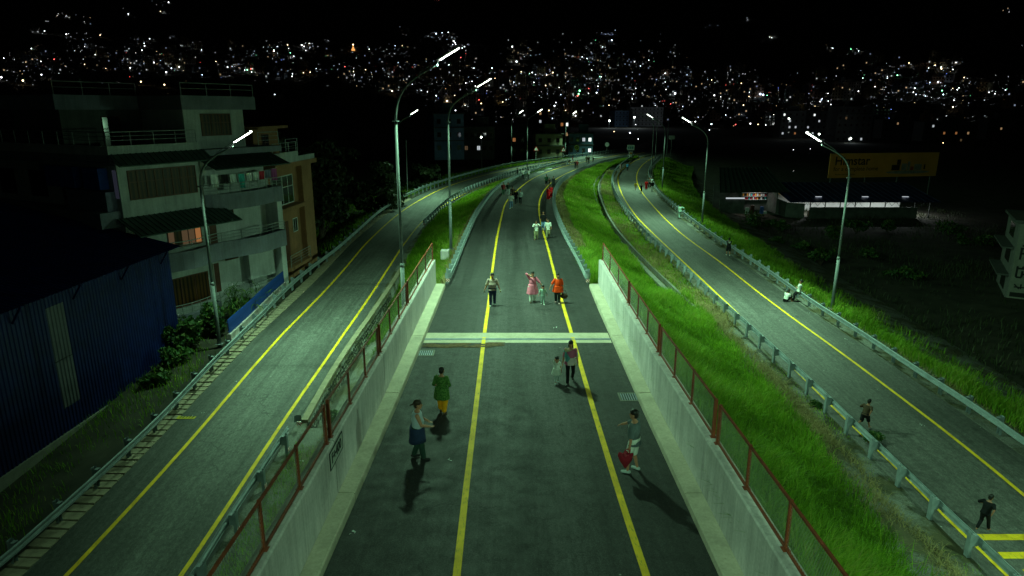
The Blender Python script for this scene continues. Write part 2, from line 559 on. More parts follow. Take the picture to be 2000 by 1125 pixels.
M['leaf'] = tinted('green_leaf', [(0.0, (0.018, 0.045, 0.012)), (0.6, (0.04, 0.105, 0.022)), (1.0, (0.12, 0.16, 0.035))], 0.55, 0.25, 0.9)
M['leaf_dark'] = tinted('dark_leaf', [(0.0, (0.015, 0.03, 0.012)), (1.0, (0.05, 0.065, 0.025))], 0.6, 0.2, 0.4)
M['bark'] = plain('bark', (0.06, 0.045, 0.03), 0.9, 0, 0.4, 6, 0.6)
# ================================================================ SETTING: terrain, roads, banks
def hill(x, y):
    d = math.hypot(x, y)
    r = 0.0
    if d > 640:
        az = math.atan2(x, max(y, 1.0))
        k = 0.215 + 0.02 * math.sin(az * 7 + 1.3) + 0.012 * math.sin(az * 17)
        r = (d - 640) * k + 10 * math.sin(x * 0.008) * math.sin(y * 0.006) * min(1, (d - 640) / 300)
        r = min(r, 520 + 30 * math.sin(az * 9))
    return max(r, 0.0)

def ground(x, y):
    near = -1.1 + (-2.4 + 1.1) * ss(-15, 30, x)
    return near + (0.5 - near) * ss(110, 230, y) + hill(x, y)

def terrain():
    gx = np.sinh(np.linspace(-5.2, 5.2, 150)) ; gx = gx / gx[-1] * 3200
    gy = np.sinh(np.linspace(-1.6, 5.2, 150)); gy = gy / gy[-1] * 3400
    V = np.array([(x, y, ground(x, y)) for y in gy for x in gx])
    idx = np.arange(len(V)).reshape(len(gy), len(gx))
    F = np.stack([idx[:-1, :-1], idx[:-1, 1:], idx[1:, 1:], idx[1:, :-1]], -1).reshape(-1, 4)
    o = np_mesh('terrain', V, F, M['soil_dark'], smooth=True)
    o["kind"] = "structure"
terrain()

YS = np.concatenate([np.arange(-30, 36.4, 0.8), [36.59, 36.61], np.arange(37.2, 90, 0.8), np.arange(90, 236, 2.0)])
YN = [y for y in YS if y < 36.6]

def xwr(y): return 4.56 + (min(y, 36.6) - 11.0) * 0.0129
def xwl(y): return -4.17 - (min(y, 25.0) - 11.0) * 0.010
def xkr(y): return 4.13 + (min(y, 36.6) - 11.0) * 0.0095
def cl_edge(y): return XK_L if y < 36.6 else min(CRAIL_L(y) - 0.35, CL(y) - 0.6)
def cr_edge(y): return xkr(y) + 0.02 if y < 36.6 else max(CRAIL_R(y) + 0.30, CR(y) + 0.5)
def ll_edge(y): return LL(y) - 1.4
def lr_edge(y): return min(LR(y) + 0.62, cl_edge(y) - 0.4) if y > 60 else LR(y) + 0.62
def rl_edge(y): return RL(y) - 0.55
def rr_edge(y): return RR(y) + 1.9
def up(f, d): return lambda y: f(y) + d
def lerpx(fa, fb, k): return lambda y: fa(y) + (fb(y) - fa(y)) * k

strip('central_road', YS, [(lerpx(cl_edge, cr_edge, k), hC) for k in np.linspace(0, 1, 9)], M['asph_c'])
strip('left_ramp_road', YS, [(lerpx(ll_edge, lr_edge, k), hL) for k in np.linspace(0, 1, 7)], M['asph_l'])
strip('right_ramp_road', YS, [(lerpx(rl_edge, rr_edge, k), hR) for k in np.linspace(0, 1, 7)], M['asph_r'])

# far junction apron where the three roads join
def apron():
    m = MB()
    ys = np.arange(182, 300, 6.0)
    for a, b in zip(ys[:-1], ys[1:]):
        m.quad((lr_edge(a), a, 1.575), (rr_edge(a), a, 1.575), (rr_edge(b), b, 1.575), (lr_edge(b), b, 1.575))
    o = m.build('junction_road', M['asph_c']); tag(o, kind='structure')
    me = o.data
    uv = me.uv_layers.new(name="UVMap")
apron()

def rl_out(y): return RRAIL_L(y) - 0.35
def e0x(y): return xwr(y) + 0.31 if y < 36.6 else cr_edge(y)
def e0z(y): return hC(y) + 0.30 if y < 36.6 else hC(y) - 0.01
def dl(y):
    a, b = e0x(y) + 1.4, rl_out(y) - 2.2
    return min(max(DITCH_L(y), a), max(b, a))
def dk(y): return ss(39, 46, y) * (1 - ss(118, 128, y))
def dz(y): return hR(y) + 0.35 * (1 - ss(150, 180, y))
strip('embankment', YS, [
    (e0x, e0z), (lambda y: e0x(y) + 0.7, lambda y: e0z(y) - 0.03),
    (lambda y: e0x(y) + 0.7 + (dl(y) - e0x(y) - 0.7) * 0.35, lambda y: e0z(y) + (dz(y) - e0z(y)) * 0.45),
    (lambda y: e0x(y) + 0.7 + (dl(y) - e0x(y) - 0.7) * 0.7, lambda y: e0z(y) + (dz(y) - e0z(y)) * 0.86),
    (dl, dz), (lambda y: dl(y) + 0.16, lambda y: dz(y) - 0.5 * dk(y)), (lambda y: dl(y) + 0.74, lambda y: dz(y) - 0.5 * dk(y)),
    (lambda y: dl(y) + 0.9, lambda y: dz(y) - 0.02),
    (lambda y: max(rl_out(y) - 0.8, dl(y) + 1.0), lambda y: hR(y) + 0.05), (rl_out, lambda y: hR(y) + 0.01), (lambda y: rl_edge(y) + 0.02, lambda y: hR(y) - 0.01)], M['verge'])
strip('right_bank', YS, [
    (lambda y: rr_edge(y) - 0.02, lambda y: hR(y) - 0.01), (lambda y: rr_edge(y) + 0.8, lambda y: hR(y) - 0.02), (lambda y: rr_edge(y) + 2.2, lambda y: hR(y) - 0.25),
    (lambda y: rr_edge(y) + 5.0, lambda y: hR(y) - 1.4), (lambda y: rr_edge(y) + 8.0, lambda y: hR(y) - 2.4), (lambda y: rr_edge(y) + 16, lambda y: hR(y) - 4.2)], M['verge'])
def lo(y): return LRAIL_O(y)
strip('left_bank', YS, [
    (lambda y: lo(y) - 22, lambda y: hL(y) - 2.5), (lambda y: lo(y) - 6, lambda y: hL(y) - 1.0), (lambda y: lo(y) - 2.2, lambda y: hL(y) - 0.45),
    (lambda y: lo(y) - 0.5, lambda y: hL(y) - 0.12), (lambda y: min(lo(y) + 0.35, ll_edge(y) - 0.9), lambda y: hL(y) - 0.06),
    (lambda y: ll_edge(y) - 0.86, lambda y: hL(y) - 0.05), (lambda y: ll_edge(y) - 0.84, lambda y: hL(y) - 0.30), (lambda y: ll_edge(y) - 0.02, lambda y: hL(y) - 0.30),
    (lambda y: ll_edge(y) + 0.01, lambda y: hL(y) - 0.01)], M['soil_dark'])
Y_STONE0, Y_STONE1 = at(590, 820, hL, 0.1).y, 53.0
def sdrop(y): return 0.95 * ss(Y_STONE0 - 0.3, Y_STONE0, y) * (1 - ss(46, Y_STONE1 + 2, y))
def cope_in(y): return max(COPE(y), LR(y) + 0.58) if Y_STONE0 - 0.5 < y < Y_STONE1 else lr_edge(y)
def mr_x(y): return xwl(y) - 0.31 if y < 36.6 else cl_edge(y)
def mr_z(y): return (hL(y) - 0.1 + (hC(y) - 0.1 - hL(y) + 0.1) * ss(30.5, 37.5, y)) if y < 37.5 else hC(y) - 0.02
def ml_x(y): return cope_in(y) + (0.36 if Y_STONE0 - 0.3 < y < Y_STONE1 else 0.1)
strip('median', YS, [
    (lambda y: lr_edge(y) - 0.02, lambda y: hL(y) - 0.02), (ml_x, lambda y: hL(y) - 0.03), (lambda y: ml_x(y) + 0.05, lambda y: hL(y) - 0.04 - sdrop(y)),
    (lambda y: ml_x(y) + 0.07 + (mr_x(y) - ml_x(y)) * 0.35, lambda y: (hL(y) - sdrop(y)) * 0.7 + mr_z(y) * 0.3),
    (lambda y: ml_x(y) + 0.07 + (mr_x(y) - ml_x(y)) * 0.75, lambda y: (hL(y) - sdrop(y)) * 0.22 + mr_z(y) * 0.78),
    (lambda y: mr_x(y) - 0.02, mr_z), (mr_x, mr_z)], M['verge'])

def line(name, X, h, y0, y1, w=0.16, mat='yellow', z=0.019):
    ys = np.arange(y0, y1, 0.7)
    strip(name, ys, [(lambda y: X(y) - w / 2, lambda y: h(y) + z), (lambda y: X(y) + w / 2, lambda y: h(y) + z)], M[mat])
line('road_marking', CL, hC, -25, 205)
line('road_marking', CR, hC, -25, 205)
line('road_marking', LL, hL, -25, 170)
line('road_marking', LR, hL, -25, 165)
line('road_marking', RL, hR, -25, 185)
line('road_marking', RR, hR, -25, 185)
for px in ([(1905, 1043), (2090, 1043), (2096, 1055), (1913, 1055)], [(1948, 1078), (2096, 1078), (2100, 1091), (1960, 1091)], [(1996, 1112), (2100, 1112), (2100, 1122), (2006, 1122)]):
    m = MB()
    m.quad(*[tuple(at(x, y, hR, 0.008)) for x, y in reversed(px)])
    tag(m.build('hatch_marking', M['yellow']), kind='structure')
# chevron bars of the far gore
for i in range(7):
    y = 128 + i * 8.5
    m = MB()
    x0, x1 = cl_edge(y) + 0.5, CL(y) - 0.3
    if x1 - x0 < 0.4: x1 = x0 + 1.2
    m.quad((x0, y, hC(y) + 0.009), (x1, y + 2.2, hC(y + 2.2) + 0.009), (x1, y + 3.2, hC(y + 3.2) + 0.009), (x0, y + 1.0, hC(y + 1) + 0.009))
    tag(m.build('chevron_marking', M['white_paint']), kind='structure')

# expansion joint across the central road
def joint():
    y0 = Y_JOINT
    root = thing('expansion_joint', (0, y0, hC(y0)), 'pale concrete bridge joint with a steel seam crossing the central road', 'expansion joint')
    for a, b, nm in ((-0.85, -0.1, 'concrete_strip'), (0.1, 0.85, 'concrete_strip')):
        m = MB(); m.box(XK_L + 0.01, XK_R - 0.01, a, b, -0.1, 0.012)
        m.build(nm, M['conc_walk'], root)
    for a, b, z in ((-0.098, -0.03, 0.022), (0.03, 0.098, 0.022), (-0.03, 0.03, 0.004)):
        m = MB(); m.box(XK_L + 0.01, XK_R - 0.01, a, b, -0.1, z)
        m.build('steel_edge', M['joint'], root)
joint()
M['silt'] = plain('brown_silt', (0.10, 0.06, 0.03), 0.95, 0, 0.5, 6, 0.6)
def silt():
    r = np.random.default_rng(4)
    V, F = [], []
    for k in range(26):
        x0 = XK_L + 0.05 + 3.3 * r.random() ** 1.5; y0 = Y_JOINT - 0.55 - 0.5 * r.random(); s = 0.10 + 0.22 * r.random()
        b = len(V)
        V.append((x0, y0, hC(y0) + 0.022))
        for i in range(9):
            a = 2 * math.pi * i / 9
            q = s * (0.7 + 0.6 * r.random())
            V.append((max(XK_L + .01, x0 + 1.7 * q * math.cos(a)), y0 + 0.4 * q * math.sin(a), hC(y0) + 0.0135 + 0.0004 * k))
        F += [(b, b + 1 + i, b + 1 + (i + 1) % 9) for i in range(9)]
    o = np_mesh('silt_patch', np.array(V), np.array(F), M['silt'])
    o["kind"] = "stuff"; o["label"] = "brown silt washed up along the concrete joint"
silt()

# ---------------------------------------------------------------- parapet walls, walkways, fences
J1, J2 = at(1216, 655, hC, 0.2).y, at(1275, 767, hC, 0.2).y
PITCH_P = (J1 - at(1380, 967, hC, 0.2).y) / 2
JT = [Y_WALL, J1, J2] + [J2 - PITCH_P * k for k in range(1, 8)]
WALL_H = 1.6

def parapet(side):
    s = 1 if side > 0 else -1
    xk, xw = (XK_R, XW_R) if s > 0 else (XK_L, XW_L)
    fw = xwr if s > 0 else xwl
    fk = xkr if s > 0 else (lambda y: XK_L)
    nm = 'beside the grass embankment' if s > 0 else 'beside the narrow weedy strip'
    root = thing('parapet_wall', (xw, 20, hC(20)), 'long grey concrete parapet wall in panels ' + nm, 'wall')
    walk = thing('walkway', (xk, 20, hC(20)), 'pale concrete kerb walkway at the foot of the parapet ' + nm, 'walkway')
    fen = thing('mesh_fence', (xw, 20, hC(20) + WALL_H), 'rusty red wire mesh fence on the parapet wall ' + nm, 'fence')
    for a, b in zip(JT[1:], JT[:-1]):
        a += 0.022; b -= 0.022
        m = MB()
        for y in (a, b):
            z = hC(y); xw = fw(y)
            pr = [(xw, z), (xw, z + WALL_H - 0.04), (xw + s * 0.03, z + WALL_H), (xw + s * 0.30, z + WALL_H), (xw + s * 0.30, z - 2.6), (xw, z - 2.6)]
            m.v += [(x, y, zz) for x, zz in pr]
        n = 6
        for k in range(n):
            m.f.append((k, (k + 1) % n, n + (k + 1) % n, n + k)); m.m.append(0)
        m.f.append(tuple(range(n))); m.f.append(tuple(range(2 * n - 1, n - 1, -1))); m.m += [0, 0]
        m.build('wall_panel', M['conc'], root, world=True)
        m = MB()
        for y in (a, b):
            z = hC(y); xw = fw(y); xk = fk(y)
            pr = [(xk, z - 0.1), (xk + s * 0.02, z + 0.17), (xk + s * 0.05, z + 0.2), (xw - s * 0.004, z + 0.205), (xw - s * 0.004, z - 0.1)]
            m.v += [(x, y, zz) for x, zz in pr]
        n = 5
        for k in range(n):
            m.f.append((k, (k + 1) % n, n + (k + 1) % n, n + k)); m.m.append(0)
        m.f.append(tuple(range(n))); m.f.append(tuple(range(2 * n - 1, n - 1, -1))); m.m += [0, 0]
        m.build('walkway_slab', M['conc_walk'], walk, world=True)
        # fence over this panel
        XF = lambda y: fw(y) + s * (0.20 if s > 0 else 0.14)
        a2, b2 = a + 0.16, b - 0.16
        ys = [a2, a2 + (b2 - a2) / 3, a2 + 2 * (b2 - a2) / 3, b2]
        for i, y in enumerate(ys):
            z = hC(y) + WALL_H; xf = XF(y)
            w = 0.075 if i in (0, 3) else 0.055
            q = MB()
            q.box(xf - w / 2, xf + w / 2, y - w / 2, y + w / 2, z + 0.012, z + 0.98)
            q.box(xf - 0.07, xf + 0.07, y - 0.07, y + 0.07, z, z + 0.012)
            q.build('post', M['rust'], fen, world=True)
        for zz, nm2 in ((0.955, 'top_rail'), (0.05, 'bottom_rail')):
            q = MB(); q.bar((XF(a2), a2, hC(a2) + WALL_H + zz), (XF(b2), b2, hC(b2) + WALL_H + zz), 0.045)
            q.build(nm2, M['rust'], fen, world=True)
        for y0, y1 in zip(ys[:-1], ys[1:]):
            q = MB()
            L, H, st = y1 - y0 - 0.06, 0.86, 0.075
            def P(u, v):
                y = y0 + 0.03 + u
                return Vector((XF(y), y, hC(y) + WALL_H + 0.075 + v))
            k = -H
            while k < L:
                u0, v0 = (k, 0) if k >= 0 else (0, -k)
                u1, v1 = (k + H, H) if k + H <= L else (L, L - k)
                if u1 - u0 > 0.03:
                    for fl in (False, True):
                        p, r = (P(u0, v0), P(u1, v1)) if not fl else (P(L - u0, v0), P(L - u1, v1))
                        d = 0.0042
                        q.quad(p + Vector((0, d, -d)), r + Vector((0, d, -d)), r + Vector((0, -d, d)), p + Vector((0, -d, d)))
                k += st
            q.build('mesh_panel', M['wire'], fen, world=True)
parapet(1)
parapet(-1)

def text_mesh(body, size, mat, ex=0.002, bold=0.0, align='CENTER'):
    cu = bpy.data.curves.new('lettering', 'FONT')
    cu.body = body; cu.size = size; cu.extrude = ex; cu.offset = bold
    cu.align_x = align; cu.align_y = 'CENTER'
    tmp = bpy.data.objects.new('lettering', cu)
    COL.objects.link(tmp)
    dg = bpy.context.evaluated_depsgraph_get()
    me = bpy.data.meshes.new_from_object(tmp.evaluated_get(dg))
    bpy.data.objects.remove(tmp); bpy.data.curves.remove(cu)
    me.materials.clear(); me.materials.append(mat)
    return me

M['sign_grey'] = plain('sign_grey_green', (0.40, 0.40, 0.37), 0.6, var=0.1)
M['black'] = plain('black_paint', (0.012, 0.014, 0.013), 0.6, var=0.1)
M['black_p'] = plain('black_plastic', (0.012, 0.012, 0.013), 0.6, var=0.1)
def chainage():
    c = at_y(658, 880, 18.2)
    # find y on the wall face
    for yy in np.arange(12, 30, 0.02):
        q = at_y(658, 880, yy)
        if abs(q.x - xwl(yy)) < 0.03:
            c = q; break
    root = thing('chainage_sign', (xwl(c.y) + 0.010, c.y, c.z), 'small grey distance plate with black characters on the concrete parapet wall', 'sign')
    m = MB(); m.box(0, 0.012, -0.55, 0.55, -0.2, 0.2)
    m.build('plate', M['sign_grey'], root)
    m = MB()
    for a in (-1, 1):
        m.box(0, 0.018, -0.57, 0.57, a * 0.21 - 0.012, a * 0.21 + 0.012)
        m.box(0, 0.018, a * 0.56 - 0.012, a * 0.56 + 0.012, -0.198, 0.198)
    m.build('rim', M['black'], root)
    me = text_mesh("F+400", 0.34, M['black'], 0.003, 0.008)
    o = link(bpy.data.objects.new('lettering', me), root)
    o.matrix_local = Matrix.Translation((0.016, 0, 0)) @ Matrix(((0, 0, 1, 0), (1, 0, 0, 0), (0, 1, 0, 0), (0, 0, 0, 1)))
chainage()

# manhole grates
def grate(px, py, label):
    c = at(px, py, hC)
    root = thing('drain_grate', (c.x, c.y, c.z + 0.004), label, 'drain grate')
    m = MB()
    for a in (-1, 1):
        m.box(-0.34, 0.34, a * 0.31 - 0.03, a * 0.31 + 0.03, 0, 0.02)
        m.box(a * 0.31 - 0.03, a * 0.31 + 0.03, -0.278, 0.278, 0, 0.02)
    m.build('frame', M['conc_dark'], root)
    m = MB(); m.box(-0.277, 0.277, -0.277, 0.277, -0.02, 0.006)
    m.build('cover', M['black'], root)
    for k in range(7):
        m = MB(); x = -0.24 + k * 0.08
        m.box(x - 0.018, x + 0.018, -0.277, 0.277, 0.0065, 0.016)
        m.build('bar', M['joint'], root)
grate(1228, 776, 'square metal drain grate by the parapet near the man with the red bag')
grate(832, 690, 'square metal drain grate beside the parapet just below the concrete joint')

# drain slabs along the left ramp
def drain_cover():
    root = thing('drain_cover', (ll_edge(40) - 0.4, 40, hL(40)), 'long row of pale concrete drain slabs with dark slots beside the ramp road', 'drain')
    protos = []
    for k in range(5):
        m = MB()
        L = 0.36 + 0.01 * k
        for a, b, z in ((-0.4, 0.4, 0.06),):
            m.box(a, b, -0.21, 0.21, -0.08, z)
        o = m.build('slab', M['conc_slab'], root, bevel=0.012)
        protos.append(o)
    y, i = 13.0, 0
    r = random.Random(5)
    while y < 92:
        p = protos[i % 5]
        o = p if i < 5 else p.copy()
        if i >= 5:
            COL.objects.link(o); o.parent = root
        x = ll_edge(y) - 0.43
        o.location = (x - root.location.x + r.uniform(-.015, .015), y - 40, hL(y) - hL(40) - 0.055 + r.uniform(-.02, .012))
        s = (ll_edge(y + 1) - ll_edge(y - 1)) / 2
        o.rotation_euler = (r.uniform(-.03, .03), r.uniform(-.02, .02), -math.atan(s) + r.uniform(-.03, .03))
        y += 0.46; i += 1
drain_cover()

# stone retaining wall
def stone_wall():
    y0, y1 = Y_STONE0, Y_STONE1
    root = thing('retaining_wall', (cope_in(40), 40, hL(40) - 0.9), 'dark rubble stone retaining wall with a pale concrete coping below the ramp', 'retaining wall')
    ys = np.arange(y0, y1 + 0.01, 1.5)
    for a, b in zip(ys[:-1], ys[1:]):
        m = MB()
        for y in (a + 0.006, b - 0.006):
            x, z = cope_in(y), hL(y)
            m.v += [(x, y, z - 0.05), (x, y, z + 0.10), (x + 0.30, y, z + 0.10), (x + 0.30, y, z - 0.05)]
        for k in range(4):
            m.f.append((k, (k + 1) % 4, 4 + (k + 1) % 4, 4 + k)); m.m.append(0)
        m.f.append((0, 1, 2, 3)); m.f.append((7, 6, 5, 4)); m.m += [0, 0]
        m.build('coping', M['conc_slab'], root, world=True)
    m = MB()
    for a, b in zip(ys[:-1], ys[1:]):
        m.quad((cope_in(a) + 0.30, a, hL(a) - 0.05), (cope_in(b) + 0.30, b, hL(b) - 0.05), (cope_in(b) + 0.33, b, hL(b) - 1.25), (cope_in(a) + 0.33, a, hL(a) - 1.25))
    m.build('backing', M['mortar'], root, world=True)
    protos = []
    r = random.Random(3)
    for k in range(9):
        m = MB()
        ring = []
        n = 8
        rings = []
        for sc, x in ((0.8, -0.06), (1.0, 0.0), (0.72, 0.075)):
            rr = random.Random(k)
            rings.append([Vector((x + rr.uniform(-.01, .02), math.cos(2 * math.pi * i / n) * sc * (0.17 + rr.uniform(-.03, .04)), math.sin(2 * math.pi * i / n) * sc * (0.115 + rr.uniform(-.02, .03)))) for i in range(n)])
        m.loft(rings)
        protos.append(m.build('stone', M['stone'], root))
    used = set()
    i, y = 0, y0 + 0.15
    while y < 46 and i < 295:
        dep = sdrop(y + 0.3)
        rows = int(max(1, round(dep / 0.25)))
        for k in range(rows):
            p = protos[(i * 5 + k) % 9]
            o = p if p.name not in used else p.copy()
            if o is p: used.add(p.name)
            else: COL.objects.link(o); o.parent = root
            yy = y + (0.19 if k % 2 else 0)
            o.location = (cope_in(yy) + 0.335 - root.location.x + r.uniform(-.02, .02), yy - 40 + r.uniform(-.02, .02), hL(yy) - 0.2 - k * 0.24 - root.location.z + r.uniform(-.02, .02))
            o.rotation_euler = (r.uniform(-.4, .4), 0, r.uniform(-.15, .15))
            i += 1
        y += 0.37
    for p in protos:
        if p.name not in used: bpy.data.objects.remove(p)
stone_wall()

# drain channel walls on the grass embankment
def channel():
    root = thing('drain_channel', (dl(70), 70, dz(70)), 'open concrete drain channel curving through the green embankment', 'drain')
    ys = np.arange(41, 126, 3.0)
    for a, b in zip(ys[:-1], ys[1:]):
        for off, nm, wd, hi in ((-0.22, 'channel_wall', 0.37, 0.20), (0.75, 'channel_wall', 0.17, 0.08)):
            m = MB()
            for y in (a, b):
                x, z = dl(y) + off, dz(y)
                m.v += [(x, y, z - 0.55), (x, y, z + hi), (x + wd, y, z + hi), (x + wd, y, z - 0.55)]
            for k in range(4):
                m.f.append((k, (k + 1) % 4, 4 + (k + 1) % 4, 4 + k)); m.m.append(0)
            m.f.append((0, 1, 2, 3)); m.f.append((7, 6, 5, 4)); m.m += [0, 0]
            m.build(nm, M['conc_dark'], root, world=True)
channel()

# ---------------------------------------------------------------- guardrails
def make_post():
    m = MB()
    m.box(-0.25, -0.244, -0.09, 0.09, -0.25, 0.86)
    m.box(-0.244, -0.14, -0.09, -0.084, -0.25, 0.86)
    m.box(-0.244, -0.14, 0.084, 0.09, -0.25, 0.86)
    m.mi = 0
    m.box(-0.139, 0.0, -0.085, -0.079, 0.42, 0.80)
    m.box(-0.139, 0.0, 0.079, 0.085, 0.42, 0.80)
    m.box(-0.139, -0.0, -0.0785, 0.0785, 0.79, 0.798)
    me = bpy.data.meshes.new('post')
    me.from_pydata(m.v, [], m.f); me.materials.append(M['galv']); me.update()
    return me
POST_ME = make_post()
PROF = [(0.0, 0.755), (0.045, 0.735), (0.045, 0.675), (-0.03, 0.632), (-0.03, 0.572), (0.045, 0.53), (0.045, 0.47), (0.0, 0.445)]
PROF2 = PROF + [(u - 0.006, z) for u, z in reversed(PROF)]
def _stripes():
    t = NT('red_white_stripes', 0.5)
    w = t.n('ShaderNodeTexWave', wave_type='BANDS', bands_direction='DIAGONAL')
    w.inputs['Scale'].default_value = 5.0
    t.l(t.co(), w.inputs['Vector'])
    t.color(t.ramp(w.outputs[0], (0.45, (0.5, 0.02, 0.02)), (0.55, (0.8, 0.8, 0.78))))
    return t.m
M['stripes'] = _stripes()

def guardrail(label, X, h, side, y0, y1, sp, refl=False, ends=(False, False)):
    ym = (y0 + y1) / 2
    root = thing('guardrail', (X(ym), ym, h(ym)), label, 'guardrail')
    ys = np.arange(y0, y1 + 0.01, 0.8 if y1 < 60 else 1.2)
    rings = []
    def nrm(y):
        s = (X(y + 0.5) - X(y - 0.5))
        n = Vector((1, -s, 0)).normalized()
        return n * side
    for y in ys:
        n = nrm(y)
        rings.append([Vector((X(y), y, h(y) + z)) + n * u for u, z in PROF2])
    m = MB(); m.loft(rings)
    m.build('rail', M['galv'], root, world=True)
    y, k = y0 + 0.5, 0
    while y < y1 - 0.2 and k < 290:
        n = nrm(y)
        o = link(bpy.data.objects.new('post', POST_ME), root)
        o.location = Vector((X(y), y, h(y))) - n * 0.032 - root.location
        o.rotation_euler = (0, 0, math.atan2(n.y, n.x))
        if refl:
            q = MB(); q.box(-0.265, -0.253, -0.08, 0.08, 0.12, 0.28)
            q.build('reflector', M['stripes'], o)
        s = (X(y + 0.5) - X(y - 0.5))
        y += sp / math.hypot(1, s); k += 1
    for e, yy, dr in ((ends[0], y0, -1), (ends[1], y1, 1)):
        if not e: continue
        n = nrm(yy)
        t = Vector((-n.y, n.x, 0)); t = t if t.y * dr > 0 else -t
        c = Vector((X(yy), yy, h(yy)))
        m = MB()
        pts = []
        for i in range(9):
            a = math.pi * i / 8 * 0.95
            pts.append(c + n * (0.045 - 0.17 * (1 - math.cos(a))) + t * (0.17 * math.sin(a)))
        for p, q in zip(pts[:-1], pts[1:]):
            m.quad(p + Vector((0, 0, 0.445)), q + Vector((0, 0, 0.445)), q + Vector((0, 0, 0.755)), p + Vector((0, 0, 0.755)))
        m.build('end_nose', M['galv'], root, world=True)
        q = MB()
        b = c + t * 0.05 - n * 0.12
        q.box(b.x - 0.1, b.x + 0.1, b.y - 0.02 + dr * 0.14, b.y + 0.02 + dr * 0.14, b.z + 0.25, b.z + 0.42)
        q.build('reflector', M['stripes'], root, world=True)
    return root
guardrail('steel guardrail beginning beside the parapet end, on the lamp post side of the central road', CRAIL_L, hC, 1, 37.0, 158, 1.34, ends=(True, False))
guardrail('steel guardrail between the central road and the green embankment', CRAIL_R, hC, -1, 36.9, 183, 1.34, ends=(True, False))
guardrail('steel guardrail between the gravel verge of the embankment and the right ramp', RRAIL_L, hR, 1, 10, 178, 2.0)
guardrail('steel guardrail on the outer side of the right ramp above the dark field', RRAIL_R, hR, -1, 6, 182, 2.0)
guardrail('steel guardrail beside the drain slabs, in front of the house and blue shed', LRAIL_O, hL, 1, 10, 205, 2.0)
guardrail('short steel guardrail with striped reflectors beside the weedy strip', LRAIL_N, hL, -1, 12, LRAIL_N.y1 - 0.1, 2.45, refl=True, ends=(False, True))
guardrail('steel guardrail starting behind the tall lamp post at the grassy median', LRAIL_F, hL, -1, LRAIL_F.y0 + 0.2, 150, 1.6, ends=(True, False))
# ================================================================ STREET LAMPS
M['led'] = emit('led_glow', (0.86, 1.0, 0.84), 22.0)
M['led_off'] = plain('led_unlit', (0.25, 0.26, 0.25), 0.4, var=0.1)
M['housing'] = plain('lamp_housing', (0.30, 0.33, 0.33), 0.5, 0.4, 0.1)

